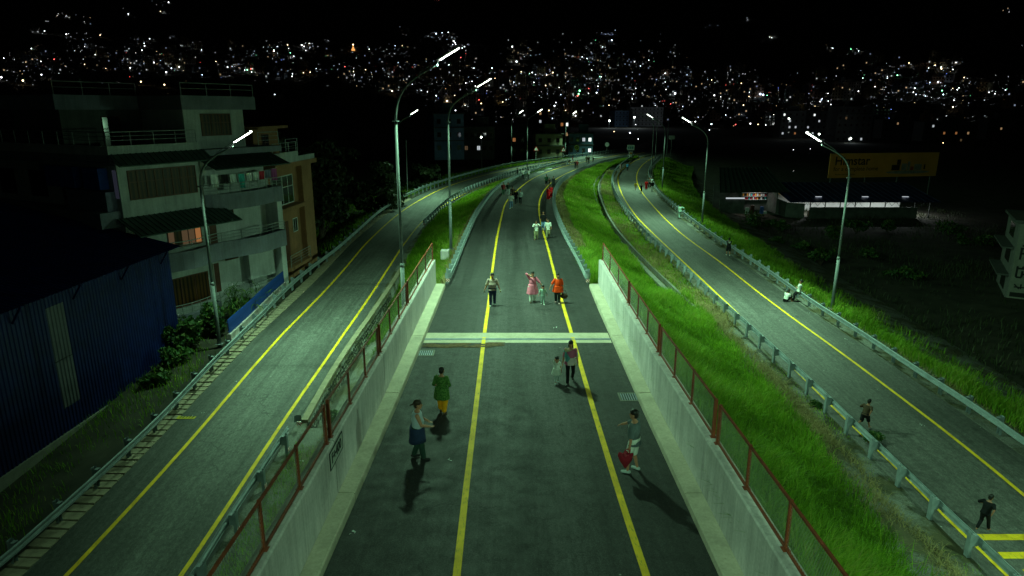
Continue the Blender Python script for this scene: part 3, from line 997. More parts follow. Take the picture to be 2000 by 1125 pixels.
def street_lamp(base, hp, rz, label, lit=1.0, reach=1.95, rise=2.1, tilt=30.0, spread=138):
    root = thing('street_lamp', base, label, 'street lamp', 'street lamps along the roads', rz)
    m = MB()
    m.tube([(0, 0, -0.3), (0, 0, 0.4 * hp)], [0.115, 0.10], 12)
    m.tube([(0, 0, 0.4 * hp - 0.08), (0, 0, 0.4 * hp), (0, 0, 0.41 * hp)], [0.112, 0.112, 0.085], 12)
    m.tube([(0, 0, 0.41 * hp), (0, 0, hp)], [0.083, 0.068], 12)
    m.build('pole', M['galv_pole'], root, smooth=True)
    m = MB(); m.box(-0.2, 0.2, -0.2, 0.2, 0, 0.03)
    for a in (-1, 1):
        for b in (-1, 1):
            m.box(a * 0.15 - 0.02, a * 0.15 + 0.02, b * 0.15 - 0.02, b * 0.15 + 0.02, 0.031, 0.08)
    m.build('base_plate', M['galv_pole'], root)
    m = MB(); m.tube([(0, 0, hp - 0.02), (0, 0, hp + 0.03)], 0.17, 12)
    m.build('flange', M['galv_pole'], root)
    T = R_(tilt)
    e = Vector((reach, 0, hp + rise))
    p0, p1, p2 = Vector((0, 0, hp)), Vector((0, 0, hp + rise * 0.62)), e - Vector((math.cos(T * 0.8), 0, math.sin(T * 0.8))) * (reach * 0.55)
    pts = []
    for i in range(15):
        t = i / 14
        pts.append(p0 * (1 - t) ** 3 + p1 * 3 * t * (1 - t) ** 2 + p2 * 3 * t * t * (1 - t) + e * t ** 3)
    m = MB(); m.tube(pts, [0.062 - 0.022 * i / 14 for i in range(15)], 10)
    m.build('arm', M['galv_pole'], root, smooth=True)
    d = Vector((math.cos(T), 0, math.sin(T)))
    nrm = Vector((math.sin(T), 0, -math.cos(T)))
    s = e + Vector((0.10, 0, 0.26))
    m = MB()
    m.tube([pts[9] + Vector((0, 0, 0.02)), pts[9] + Vector((0.25, 0, 0.26)), s - d * 0.02 - nrm * 0.03], 0.018, 6)
    m.build('tie_rod', M['galv_pole'], root)
    m = MB()
    m.tube([e, e + Vector((0.03, 0, 0.12)), s], [0.035, 0.03, 0.03], 8)
    m.ell(e, 0.06, 0.06, 0.06)
    m.build('bracket', M['galv_pole'], root)
    L, wdt = 1.12, 0.16
    m = MB()
    fr = Matrix(((d.x, 0, -nrm.x, s.x), (0, 1, 0, s.y), (d.z, 0, -nrm.z, s.z), (0, 0, 0, 1)))
    m.box(0, L, -wdt, -wdt + 0.02, -0.03, 0.05, fr); m.box(0, L, wdt - 0.02, wdt, -0.03, 0.05, fr)
    m.box(0, L, -wdt + 0.021, wdt - 0.021, 0.03, 0.06, fr)
    head = m.build('lamp_head', M['housing'], root)
    for k in range(3):
        q = MB()
        a = 0.03 + k * (L - 0.02) / 3
        q.box(a, a + 0.325, -wdt + 0.024, wdt - 0.024, -0.045, 0.025, fr)
        q.build('led_panel', M['led'] if lit else M['led_off'], head)
    if lit:
        ld = bpy.data.lights.new('led_light', 'AREA')
        ld.shape = 'RECTANGLE'; ld.size = 1.05; ld.size_y = 0.2
        ld.energy = LAMP_W * lit
        ld.color = LAMP_COL
        ld.spread = R_(spread)
        lo_ = link(bpy.data.objects.new('led_light', ld), head)
        c = s + d * (L / 2) + nrm * 0.07
        z = -nrm
        lo_.matrix_local = Matrix(((d.x, 0, z.x, c.x), (d.y, 1, z.y, c.y), (d.z, 0, z.z, c.z), (0, 0, 0, 1))) if False else Matrix.Translation(c) @ nrm.to_track_quat('-Z', 'X').to_matrix().to_4x4()
        # long side of the light along the head
        x_ax = lo_.matrix_local.to_3x3() @ Vector((1, 0, 0))
        if abs(x_ax.dot(d)) < 0.7:
            ld.size, ld.size_y = 0.2, 1.05
    return root

def tang(X, y): return (X(y + 1) - X(y - 1)) / 2
def lamp_at(px, py, h, X, side, label, hp=9.0, lit=1.0, off=-0.1, **kw):
    b = at(px, py, h, off)
    s = tang(X, b.y)
    rz = math.atan2(-s, 1) + (math.pi if side < 0 else 0)
    return street_lamp(b, hp, rz, label, lit, **kw)

lamp_at(429, 672, hL, LRAIL_O, 1, 'lit street lamp in front of the white house, behind the guardrail', 9.0, 0.66)
yB = 33.0
fB = at_y(773, 237, yB)
gB = mr_z(yB) - 0.15
street_lamp((fB.x, yB, gB), fB.z - gB, 0.0, 'tallest lit street lamp, standing behind the mesh fence between ramp and central road', 1.25, 2.05, 2.55, 30, 165)
lamp_at(881, 487, hC, CRAIL_L, 1, 'lit street lamp with a concrete foot on the grassy median by the central guardrail', 9.0, 0.72, 0.0, spread=155)
lamp_at(781, 385, hL, LRAIL_O, 1, 'lit street lamp whose pole hides behind the tallest lamp post', 9.0, 1.0)
lamp_at(999, 316, hL, LRAIL_O, 1, 'smaller lit street lamp before the dark cream house, beyond the ramp guardrail', 9.0, 0.9)
lamp_at(1029.6, 331, hC, CRAIL_L, 1, 'lit street lamp between the two guardrails near the cream house', 9.0, 1.0)
lamp_at(1104, 305.5, hL, LRAIL_O, 1, 'small lit street lamp standing before the blue house', 9.0, 1.0)
lamp_at(1625, 603, hR, RRAIL_R, -1, 'largest lit street lamp of the right ramp, crossing the yellow billboard', 9.0, 0.92, reach=2.05)
lamp_at(1371, 436, hR, RRAIL_R, -1, 'lit street lamp on the right ramp bank near the person in pale shirt', 9.0, 1.0)
lamp_at(1293, 372, hR, RRAIL_R, -1, 'lit street lamp beside the group of people on the right ramp', 9.0, 1.0)
lamp_at(1272, 341, hR, RRAIL_R, -1, 'unlit grey street lamp on the inside of the bend of the right ramp', 9.0, 0)
lamp_at(1280, 311, hR, RRAIL_R, -1, 'unlit distant street lamp, straight pole just past the bend', 9.0, 0)
lamp_at(1302, 304, hR, RRAIL_R, -1, 'unlit distant street lamp farthest along the right ramp', 9.0, 0)
# the next lamp of the right ramp stands just outside the picture; its light reaches the hatched road
yo = 12.5
street_lamp((RRAIL_R(yo) + 0.6, yo, hR(yo)), 9.0, math.pi, 'lit street lamp of the right ramp nearest the yellow hatching, out of view', 0.38)
# the lamp rows go on behind the camera
for yo_, xo_, so_, lb_ in ((-12.0, -5.4, 0.0, 'lit street lamp of the median row behind the viewpoint'), (-9.0, 17.5, math.pi, 'lit street lamp of the right ramp row behind the viewpoint')):
    street_lamp((xo_, yo_, hC(yo_) - 0.5 if so_ == 0 else hR(yo_)), 10.5 if so_ == 0 else 9.0, so_, lb_, 2.8 if so_ == 0 else 0.25, spread=160)
# concrete foot of the median lamp
cf = at(874, 497, hC)
m = MB(); m.box(cf.x - 0.45, cf.x + 0.1, cf.y - 0.35, cf.y + 0.35, cf.z - 0.3, cf.z + 0.32)
m.xform(Matrix.Translation(-cf)); o = m.build('concrete_block', M['conc'], bevel=0.03); o.location = cf
tag(o, 'weathered concrete block at the foot of the median lamp post', 'concrete block')

# ================================================================ BUILDINGS NEAR THE LEFT RAMP
class Frame:
    def __init__(self, ox, oy, ang):
        u = Vector((math.sin(ang), math.cos(ang), 0)); v = Vector((math.cos(ang), -math.sin(ang), 0))
        self.M = Matrix(((u.x, v.x, 0, ox), (u.y, v.y, 0, oy), (0, 0, 1, 0), (0, 0, 0, 1)))
    def box(self, m, u0, u1, v0, v1, z0, z1):
        # keep handedness (u,v) -> mirrored, so reverse faces
        n = len(m.f)
        m.box(u0, u1, v0, v1, z0, z1, self.M)
        for i in range(n, len(m.f)):
            m.f[i] = tuple(reversed(m.f[i]))
    def p(self, u, v, z):
        return self.M @ Vector((u, v, z))

M['white_wall'] = concrete('white_plaster', (0.42, 0.43, 0.44), 0.45)
M['pale_wall'] = concrete('pale_plaster', (0.58, 0.58, 0.60), 0.35)
M['grey_band'] = concrete('grey_blue_plaster', (0.19, 0.195, 0.24), 0.35)
M['orange_wall'] = concrete('orange_plaster', (0.33, 0.165, 0.085), 0.35)
M['dark_wall'] = concrete('dark_plaster', (0.10, 0.105, 0.10), 0.4)
M['brown'] = plain('brown_wood', (0.10, 0.035, 0.02), 0.6, 0, 0.35, 4)
M['rail_steel'] = plain('stainless_rail', (0.26, 0.28, 0.28), 0.4, 0.3)
M['awning'] = plain('green_awning', (0.035, 0.06, 0.05), 0.6, 0, 0.3, 2)
M['blue_sheet'] = plain('blue_sheet_metal', (0.002, 0.009, 0.075), 0.5, 0.1, 0.3, 1.5)
M['blue_fence'] = plain('blue_painted_steel', (0.012, 0.06, 0.32), 0.5, 0.1, 0.3, 3)
def _glass():
    t = NT('dark_window_glass', 0.08, 0, 0.6)
    t.color((0.02, 0.022, 0.02))
    return t.m
M['glass'] = _glass()
def _curtain():
    t = NT('curtained_glass', 0.4, 0, 0.2)
    w = t.n('ShaderNodeTexWave', wave_type='BANDS')
    w.inputs['Scale'].default_value = 2.5; w.inputs['Distortion'].default_value = 3
    t.l(t.map(t.co(), (1, 1, 0.05)), w.inputs['Vector'])
    t.color(t.ramp(w.outputs[0], (0.2, (0.012, 0.006, 0.002)), (0.8, (0.075, 0.030, 0.007))))
    return t.m
M['curtain'] = _curtain()
M['lit_warm'] = emit('warm_lit_window', (1.0, 0.62, 0.30), 0.3)
M['lit_warm_dim'] = emit('dim_warm_window', (1.0, 0.66, 0.34), 0.07)
M['lit_white'] = emit('white_lit_window', (0.85, 0.95, 1.0), 0.55)
M['lit_orange'] = emit('orange_lit_window', (1.0, 0.42, 0.14), 0.28)
M['lit_dim'] = emit('dim_lit_window', (0.45, 0.5, 0.75), 0.03)
M['cloth_w'] = plain('white_cloth', (0.6, 0.62, 0.62), 0.9)
M['cloth_r'] = plain('red_cloth', (0.45, 0.03, 0.05), 0.9)
M['cloth_t'] = plain('teal_cloth', (0.05, 0.35, 0.35), 0.9)
M['cloth_g'] = plain('grey_cloth', (0.15, 0.15, 0.22), 0.9)
M['cloth_m'] = plain('magenta_cloth', (0.30, 0.06, 0.22), 0.9)
M['cloth_k'] = plain('black_cloth', (0.015, 0.015, 0.018), 0.9)

def window(F, root, u0, u1, z0, z1, v, nu=3, nv=2, pane='glass', frame='brown', lit=None, t=0.06):
    m = MB()
    e = v + 0.05
    F.box(m, u0, u1, v + 0.004, e, z0, z0 + t); F.box(m, u0, u1, v + 0.004, e, z1 - t, z1)
    F.box(m, u0, u0 + t, v + 0.004, e, z0 + t + .001, z1 - t - .001); F.box(m, u1 - t, u1, v + 0.004, e, z0 + t + .001, z1 - t - .001)
    for k in range(1, nu):
        x = u0 + (u1 - u0) * k / nu
        F.box(m, x - 0.025, x + 0.025, v + 0.004, e - 0.01, z0 + t + .001, z1 - t - .001)
    for k in range(1, nv):
        z = z0 + (z1 - z0) * (0.6 if nv == 2 else k / nv)
        F.box(m, u0 + t + .001, u1 - t - .001, v + 0.004, e - 0.015, z - 0.025, z + 0.025)
    w = m.build('window', M[frame], root, world=True)
    for k in range(nu):
        a, b = u0 + (u1 - u0) * k / nu + 0.03, u0 + (u1 - u0) * (k + 1) / nu - 0.03
        q = MB(); F.box(q, a, b, v + 0.003, v + 0.02, z0 + 0.03, z1 - 0.03)
        mt = pane
        if lit and k in lit: mt = lit[k]
        q.build('pane', M[mt], w, world=True)
    return w

def railing(F, root, u0, u1, v, z, h=0.85, n=3, cols=None, side=None, name='railing'):
    m = MB()
    if side is None:
        P = lambda s, zz: F.p(u0 + (u1 - u0) * s, v, zz)
    else:
        P = lambda s, zz: F.p(u0, v + (side - v) * s, zz)
    L = abs((u1 - u0) if side is None else (side - v))
    k = max(2, int(L / 1.4) + 1)
    for i in range(k):
        m.tube([P(i / (k - 1), z), P(i / (k - 1), z + h)], 0.025, 6)
    for i in range(n):
        zz = z + h - i * h / (n + 0.3)
        m.tube([P(0, zz), P(1, zz)], 0.028 if i == 0 else 0.015, 6)
    return m.build(name, M['rail_steel'], root, world=True)

def white_house():
    F = Frame(-22.2, 37.8, math.atan2(0.466, 0.885))
    root = thing('apartment_house', (-22.2, 37.8, -1.2), 'tall white house with curved balconies, laundry and roof railings beside the ramp', 'house')
    def part(name, mat, boxes, **kw):
        m = MB()
        for b in boxes: F.box(m, *b)
        return m.build(name, M[mat], root, world=True, **kw)
    part('wall', 'white_wall', [(0, 5.3, -14, 0, -1.4, 11.0)])
    part('wall', 'pale_wall', [(5.301, 11.8, -14, -1.2, -1.4, 11.0)])
    part('wall_pier', 'pale_wall', [(11.35, 11.8, -1.199, 0.0, -1.4, 7.6)])
    part('roof_eave', 'grey_band', [(-0.5, 5.5, -14.4, 0.7, 11.0, 11.15)])
    # sloping dark eave roofs
    def slope(name, mat, u0, u1, v0, z0, v1, z1, th=0.06):
        m = MB()
        a = [F.p(u0, v0, z0), F.p(u1, v0, z0), F.p(u1, v1, z1), F.p(u0, v1, z1)]
        dn = Vector((0, 0, -th))
        m.quad(*reversed(a)); m.quad(*[p + dn for p in a])
        for i in range(4):
            j = (i + 1) % 4
            m.quad(a[i], a[j], a[j] + dn, a[i] + dn)
        n = int((u1 - u0) / 0.35)
        for i in range(n):
            u = u0 + (i + 0.5) * (u1 - u0) / n
            m.bar(F.p(u, v0, z0 + 0.02), F.p(u, v1, z1 + 0.02), 0.05, 0.03)
        return m.build(name, M[mat], root, world=True)
    part('terrace_parapet', 'white_wall', [(-0.5, 5.3, 0.1, 0.25, 11.55, 12.05), (-0.5, -0.35, -14, 0.099, 11.55, 12.05)])
    part('terrace_slab', 'grey_band', [(-0.45, 12.0, -14, 0.24, 11.16, 11.549)])
    slope('eave_roof', 'awning', -0.5, 5.6, 0.26, 11.6, 1.1, 11.0)
    slope('eave_roof', 'awning', 5.7, 11.9, -0.9, 11.1, 1.1, 10.35)
    part('penthouse', 'white_wall', [(5.3, 9.9, -9, -0.9, 11.55, 14.0), ])
    part('penthouse_wing', 'dark_wall', [(0.2, 5.299, -10, -5, 11.55, 14.0)])  # recessed wing coloured darker than the penthouse, its shade painted in
    part('roof_slab', 'grey_band', [(4.9, 10.6, -9.6, -0.4, 14.0, 14.85), (-0.2, 4.899, -10.5, -4.6, 14.0, 14.85)])
    railing(F, root, 5.0, 10.5, -0.45, 14.85, 0.75, 2)
    railing(F, root, -0.1, 4.9, -4.7, 14.85, 0.75, 2)
    railing(F, root, -0.45, 5.2, 0.17, 12.05, 0.75, 3)
    railing(F, root, -0.43, -0.43, 0.1, 12.05, 0.75, 3, side=-13.5)
    railing(F, root, 10.1, 11.9, 0.1, 11.6, 0.9, 3)
    window(F, root, 6.5, 8.8, 12.35, 13.75, -0.9, 3, 2, 'curtain')
    window(F, root, 2.6, 3.8, 11.7, 13.6, -5, 2, 2)
    window(F, root, 0.55, 5.0, 8.95, 10.65, 0.0, 8, 2, 'curtain', 'brown')
    # second floor: lit windows, door, awning, balcony
    window(F, root, 2.5, 4.9, 5.75, 7.1, 0.0, 5, 1, 'curtain', 'brown', {0: 'lit_warm_dim', 2: 'lit_warm_dim', 3: 'lit_warm_dim', 4: 'lit_orange'})
    window(F, root, 0.2, 1.2, 6.2, 7.0, 0.0, 3, 1, 'curtain', 'brown', {1: 'lit_warm_dim'})
    slope('awning_roof', 'awning', -0.4, 6.6, 0.02, 8.0, 1.9, 7.15)
    for (a, b, c, d) in ((5.75, 6.95, 4.95, 7.05), (5.9, 6.8, 1.9, 3.9)):
        m = MB(); F.box(m, a, b, -1.2, -1.14, c, d)
        dr = m.build('door', M['brown'], root, world=True)
        m = MB(); F.box(m, (a + b) / 2 - 0.02, (a + b) / 2 + 0.02, -1.139, -1.12, c, d)
        m.build('door_joint', M['conc'], dr, world=True)
    window(F, root, 7.4, 8.5, 7.0, 7.55, -1.2, 3, 1)
    window(F, root, 7.4, 8.5, 3.9, 4.4, -1.2, 3, 1)
    part('small_awning', 'white_wall', [(7.2, 8.7, -1.199, -0.7, 7.62, 7.7)])
    part('small_awning', 'white_wall', [(7.2, 8.7, -1.199, -0.7, 4.42, 4.47)])
    window(F, root, 2.0, 5.0, 1.95, 3.85, 0.0, 3, 1, 'curtain')
    part('panel_wall', 'pale_wall', [(8.9, 11.2, -1.199, -0.6, 2.3, 4.4)])
    # curved balconies
    def balcony(u0, u1, z0, z1, bulge, vin, nm):
        m = MB()
        n = 16
        out = []
        for i in range(n + 1):
            s = i / n
            u = u0 + (u1 - u0) * s
            vv = bulge(s)
            out.append((u, vv))
        for (ua, va), (ub, vb) in zip(out[:-1], out[1:]):
            th = 0.14
            A = [F.p(ua, va, z0), F.p(ub, vb, z0), F.p(ub, vb, z1), F.p(ua, va, z1)]
            B = [F.p(ua, va - th, z0), F.p(ub, vb - th, z0), F.p(ub, vb - th, z1), F.p(ua, va - th, z1)]
            m.quad(*reversed(A)); m.quad(*B); m.quad(A[3], A[2], B[2], B[3])
            C = [F.p(ua, vin, z0), F.p(ub, vin, z0)]
            m.quad(A[0], A[1], C[1], C[0])
            Z = Vector((0, 0, 0.15))
            m.quad(B[0] + Z, B[1] + Z, C[1] + Z, C[0] + Z)
        for (ua, va) in (out[0], out[-1]):
            m.quad(F.p(ua, va, z0), F.p(ua, vin, z0), F.p(ua, vin, z1), F.p(ua, va, z1))
        b = m.build('balcony', M['grey_band'], root, world=True, label=nm)
        m = MB()
        for k, zz in enumerate((0.62, 0.42, 0.22)):
            m.tube([F.p(u, v - 0.07, z1 + zz) for u, v in out], 0.028 if k == 0 else 0.016, 6)
        for u, v in out[::2]:
            m.tube([F.p(u, v - 0.07, z1), F.p(u, v - 0.07, z1 + 0.62)], 0.022, 6)
        m.build('railing', M['rail_steel'], b, world=True)
    balcony(5.4, 11.7, 7.65, 8.72, lambda s: 0.1 + 0.6 * math.sin(math.pi * min(1, s * 1.1)) ** 0.7 if s < 0.9 else 0.3, -1.19, None)
    balcony(0.6, 11.3, 4.5, 5.65, lambda s: 0.5 + 0.75 * math.sin(math.pi * s * 2.0) ** 2 * (1 - 0.4 * s) + 0.2 * s, 0.0 - 1.19, None)
    balcony(0.3, 5.4, 0.7, 1.75, lambda s: 0.5 + 0.6 * math.sin(math.pi * s), 0.01, None)
    railing(F, root, 8.6, 11.3, -0.4, 1.35, 0.7, 3)
    part('porch_slab', 'white_wall', [(8.4, 11.34, -1.19, -0.2, 1.1, 1.35)])
    # pipes
    m = MB(); m.tube([F.p(5.34, 0.06, -1), F.p(5.34, 0.06, 10.9)], 0.05, 8)
    m.build('drain_pipe', M['conc_dark'], root, world=True)
    # left flank
    FL = Frame(-22.2, 37.8, math.atan2(0.466, 0.885) - math.pi / 2)
    def flank(name, mat, boxes):
        m = MB()
        for b in boxes:
            F.box(m, *b)
        return m.build(name, M[mat], root, world=True)
    flank('glazed_porch', 'cloth_g', [(-0.6, -0.001, -4.2, -0.4, 8.4, 9.5)])
    flank('glazed_porch', 'blue_fence', [(-0.55, -0.001, -2.4, -0.9, 9.6, 10.8), (-0.55, -0.001, -6.2, -3.3, 9.6, 10.8)])
    flank('lit_pane', 'lit_white', [(-0.03, -0.001, -0.42, -0.1, 9.1, 10.7)]).data.materials[0] = M['lit_dim']
    flank('flank_balcony', 'grey_band', [(-1.2, -0.001, -13.5, -0.2, 7.5, 8.4), (-1.2, -0.001, -13.5, -0.2, 4.4, 5.3)])
    for v0 in (-12.5, -9, -5.5):
        for z0 in (2.0, 5.6, 8.8, ):
            flank('window', 'glass', [(-0.04, -0.001, v0, v0 + 1.8, z0, z0 + 1.6)])
    return F, root
FH, house = white_house()

# laundry
def laundry():
    items = [(6.2, 'cloth_w', .55, .85, 'white shirt'), (7.0, 'cloth_k', .5, .55, 'black blouse'), (7.65, 'cloth_w', .5, .65, 'white vest'), (8.35, 'cloth_t', .5, .95, 'teal dress'),
             (9.0, 'cloth_w', .45, .6, 'white towel'), (9.55, 'cloth_w', .45, .55, 'pale shirt'), (10.1, 'cloth_r', .45, .6, 'red cloth'), (10.65, 'cloth_g', .5, .55, 'grey shirt'), (11.2, 'cloth_m', .5, .8, 'magenta cloth')]
    r = random.Random(2)
    line_o = thing('clothes_line', FH.p(8.6, 0.1, 10.0), 'thin clothes line strung across the upper balcony of the white house', 'clothes line')
    m = MB(); m.tube([FH.p(5.9 + i * 0.7, 0.15, 10.02 - 0.16 * math.sin(math.pi * i / 8)) for i in range(9)], 0.008, 5)
    m.build('cord', M['cloth_w'], line_o, world=True)
    seen = {'white shirt': 'white shirt hanging at the house end of the clothes line', 'pale shirt': 'pale shirt hanging beside the red cloth on the balcony line'}
    for u, mt, w, h, nm in items:
        s = (u - 5.9) / 5.6
        z = 10.0 - 0.16 * math.sin(math.pi * min(max(s, 0), 1))
        c = FH.p(u, 0.15, z)
        m = MB(); nx, nz = 8, 5
        for sgn in (0.012, -0.012):
            g = [[FH.p(u - w / 2 + w * i / nx * 1.0, 0.15 + sgn + 0.05 * math.sin(i * 1.7 + u) * j / nz, z - h * j / nz * (1 + 0.06 * math.sin(i * 2.1 + u * 3))) for i in range(nx + 1)] for j in range(nz + 1)]
            for j in range(nz):
                for i in range(nx):
                    q = (g[j][i], g[j][i + 1], g[j + 1][i + 1], g[j + 1][i])
                    m.quad(*q)
        m.xform(Matrix.Translation(-c))
        o = m.build('hanging_' + nm.split()[-1], M[mt], smooth=True)
        o.location = c
        tag(o, seen.get(nm, nm + ' hanging on the balcony clothes line of the white house'), 'laundry', 'laundry on the balcony line')
laundry()

def orange_house():
    F = Frame(-17.5, 48.7, 0.07)
    root = thing('orange_house', (-17.5, 48.7, -1.2), 'narrow orange house with white framed glazing behind the white house', 'house')
    def part(name, mat, boxes):
        m = MB()
        for b in boxes: F.box(m, *b)
        return m.build(name, M[mat], root, world=True)
    part('wall', 'orange_wall', [(0, 7.6, -9, -0.3, -1.4, 9.7)])
    part('lower_wall', 'orange_wall', [(0.2, 4.4, -0.299, 0.2, -1.4, 2.2)])
    part('pier', 'orange_wall', [(5.6, 7.7, -0.299, 0.15, -1.4, 9.75)])
    part('roof_slab', 'orange_wall', [(-0.2, 8.2, -9.2, 0.5, 9.751, 10.1)])
    part('roof_parapet', 'white_wall', [(-0.1, 4.5, 0.2, 0.4, 10.101, 10.9), (4.51, 8.0, 0.2, 0.4, 10.101, 10.5)])
    part('roof_room', 'orange_wall', [(1.0, 5.5, -6, -1.5, 10.101, 12.6)])
    part('roof_room_slab', 'orange_wall', [(0.7, 6.2, -6.4, -0.9, 12.601, 12.8)])
    window(F, root, 2.4, 3.6, 10.6, 12.2, -1.5, 2, 2)
    window(F, root, 0.5, 4.6, 6.9, 9.1, -0.3, 4, 2, 'glass', 'cloth_w')
    part('bay_ledge', 'orange_wall', [(0.1, 5.0, -0.299, 0.55, 6.55, 6.85)])
    m = MB(); F.box(m, 1.4, 3.0, -0.3, -0.24, 2.5, 5.6)
    m.build('door', M['brown'], root, world=True)
    window(F, root, 4.0, 4.9, 4.5, 5.6, -0.3, 2, 1, 'glass', 'cloth_w')
    part('balcony_slab', 'orange_wall', [(0.2, 4.4, -0.299, 0.9, 2.201, 2.45)])
    railing(F, root, 0.3, 4.3, 0.85, 2.45, 0.9, 4)
    railing(F, root, 0.0, 4.4, 0.3, 10.9, 0.7, 2)
    railing(F, root, 5.6, 8.0, -1.0, 10.1, 1.6, 4)
orange_house()

def compound_wall():
    root = thing('compound_wall', (LRAIL_O(42) - 1.0, 42, hL(42) - 0.6), 'low grey compound wall topped with blue steel fencing before the white house', 'wall')
    ys = np.arange(36.2, 48.0, 1.5)
    X = lambda y: LRAIL_O(y) - 0.75
    for a, b in zip(ys[:-1], ys[1:]):
        m = MB()
        for y in (a, b - 0.004):
            z = hL(y)
            m.v += [(X(y), y, z - 1.0), (X(y), y, z + 0.45), (X(y) - 0.2, y, z + 0.45), (X(y) - 0.2, y, z - 1.0)]
        for k in range(4):
            m.f.append((k, 4 + k, 4 + (k + 1) % 4, (k + 1) % 4)); m.m.append(0)
        m.f.append((0, 1, 2, 3)); m.f.append((7, 6, 5, 4)); m.m += [0, 0]
        m.build('wall_panel', M['conc'], root, world=True)
    y = 36.3
    proto = None
    while y < 46.6:
        if proto is None:
            m = MB(); m.box(-0.02, 0.02, -0.05, 0.05, 0.02, 0.85)
            proto = o = m.build('slat', M['blue_fence'], root)
        else:
            o = proto.copy(); COL.objects.link(o); o.parent = root
        o.location = (X(y) - 0.1 - root.location.x, y - 42, hL(y) + 0.45 - root.location.z)
        y += 0.115 if y < 42 else 0.102
    for zz in (0.15, 0.7):
        m = MB(); m.tube([(X(y) - 0.14, y, hL(y) + 0.45 + zz) for y in ys], 0.02, 6)
        m.build('cross_rail', M['blue_fence'], root, world=True)
compound_wall()

M['clear_sheet'] = plain('translucent_sheet', (0.10, 0.10, 0.12), 0.6, 0, 0.15, 2)
M['pit_concrete'] = concrete('plinth', (0.22, 0.21, 0.18), 0.3)
def blue_shed():
    root = thing('blue_shed', (-20, 37.3, -0.8), 'long dark blue corrugated metal shed behind the guardrail', 'shed')
    y1, zt, zb = 37.4, 6.35, -0.1
    X = lambda y: -19.7 - (37.4 - y) * 0.045
    n, y, i = 0, y1, 0
    while y > -8:
        m = MB()
        yy = y
        pr = [(0, 0), (0.10, 0), (0.14, 0.035), (0.18, 0.035), (0.22, 0)]
        skylight = 8 <= i <= 8
        zz = zb if not skylight else zb
        pts = []
        for k in range(5):
            for (a, o) in pr[:-1]:
                pts.append((X(yy - k * 0.22 - a) + o, yy - k * 0.22 - a))
        pts.append((X(yy - 1.1), yy - 1.1 + 0.002))
        def sheet(m, z0, z1):
            for (xa, ya), (xb, yb) in zip(pts[:-1], pts[1:]):
                m.quad((xb, yb, z0), (xa, ya, z0), (xa, ya, z1), (xb, yb, z1))
        if skylight:
            sheet(m, zb, 1.0); m.build('wall_sheet', M['blue_sheet'], root, world=True)
            for a, b in ((1.01, 3.2), (3.23, 5.7)):
                q = MB(); sheet(q, a, b); q.build('clear_sheet', M['clear_sheet'], root, world=True, label='pale translucent wall sheet')
            m = MB(); sheet(m, 5.71, zt); m.build('wall_sheet', M['blue_sheet'], root, world=True)
        else:
            sheet(m, zb, zt); m.build('wall_sheet', M['blue_sheet'], root, world=True)
        y -= 1.1; i += 1
    m = MB()
    for ya, yb in ((y1, 15.0), (15.0, -8)):
        m.quad((X(yb) + 0.12, yb, -1.6), (X(ya) + 0.12, ya, -1.6), (X(ya) + 0.12, ya, zb), (X(yb) + 0.12, yb, zb))
        m.quad((X(yb) + 0.12, yb, zb), (X(ya) + 0.12, ya, zb), (X(ya) - 0.1, ya, zb), (X(yb) - 0.1, yb, zb))
    m.quad((X(y1) + 0.12, y1, -1.6), (-33, y1 + 0.1, -1.6), (-33, y1 + 0.1, zb), (X(y1) + 0.12, y1, zb))
    m.build('plinth', M['pit_concrete'], root, world=True)
    m = MB(); m.quad((X(y1), y1, zb), (-33, y1, zb), (-33, y1, 9.8), (X(y1), y1, zt))
    m.build('gable_wall', M['blue_sheet'], root, world=True)
    # roof sheets, sloping up away from the road
    y, i = y1 + 0.5, 0
    while y > -9:
        m = MB()
        ea, ra = (X(y) + 0.55, y, zt + 0.02), (-33.0, y, 9.9)
        for k in range(4):
            y0, ym0, ym1, yb = y - k * 0.275, y - k * 0.275 - 0.19, y - k * 0.275 - 0.215, y - (k + 1) * 0.275 + 0.02
            for (a, za), (b, zb2) in (((y0, 0), (ym0, 0)), ((ym0, 0), (ym1, 0.05)), ((ym1, 0.05), (yb, 0.05)), ((yb, 0.05), (y - (k + 1) * 0.275, 0))):
                m.quad((X(a) + 0.55, a, zt + 0.02 + za), (X(b) + 0.55, b, zt + 0.02 + zb2), (-33, b, 9.9 + zb2), (-33, a, 9.9 + za))
        m.build('roof_sheet', M['blue_sheet'], root, world=True)
        y -= 1.1; i += 1
    for y in np.arange(y1 - 1, -8, -3.6):
        m = MB(); m.bar((X(y) + 0.06, y, zt - 0.7), (X(y) + 0.5, y, zt - 0.02), 0.08)
        m.build('bracket', M['blue_sheet'], root, world=True)
blue_shed()

# ================================================================ RIGHT SIDE: building, billboard, sheds
M['bill_yellow'] = plain('billboard_yellow', (0.66, 0.30, 0.055), 0.7, 0, 0.12, 0.3)
M['bill_text'] = plain('billboard_brown_print', (0.03, 0.018, 0.008), 0.8, var=0.1)
M['bill_grey'] = plain('billboard_grey_print', (0.25, 0.24, 0.21), 0.8, var=0.3, scale=2)
M['bill_red'] = plain('billboard_red_print', (0.35, 0.06, 0.03), 0.8)
M['steel_dark'] = plain('dark_steel', (0.08, 0.085, 0.085), 0.6, 0.4)

def put_text(root, body, size, mat, mtx, bold=0.0):
    me = text_mesh(body, size, mat, 0.004, bold, 'LEFT')
    o = link(bpy.data.objects.new('lettering', me), root)
    o.matrix_local = mtx
    return o

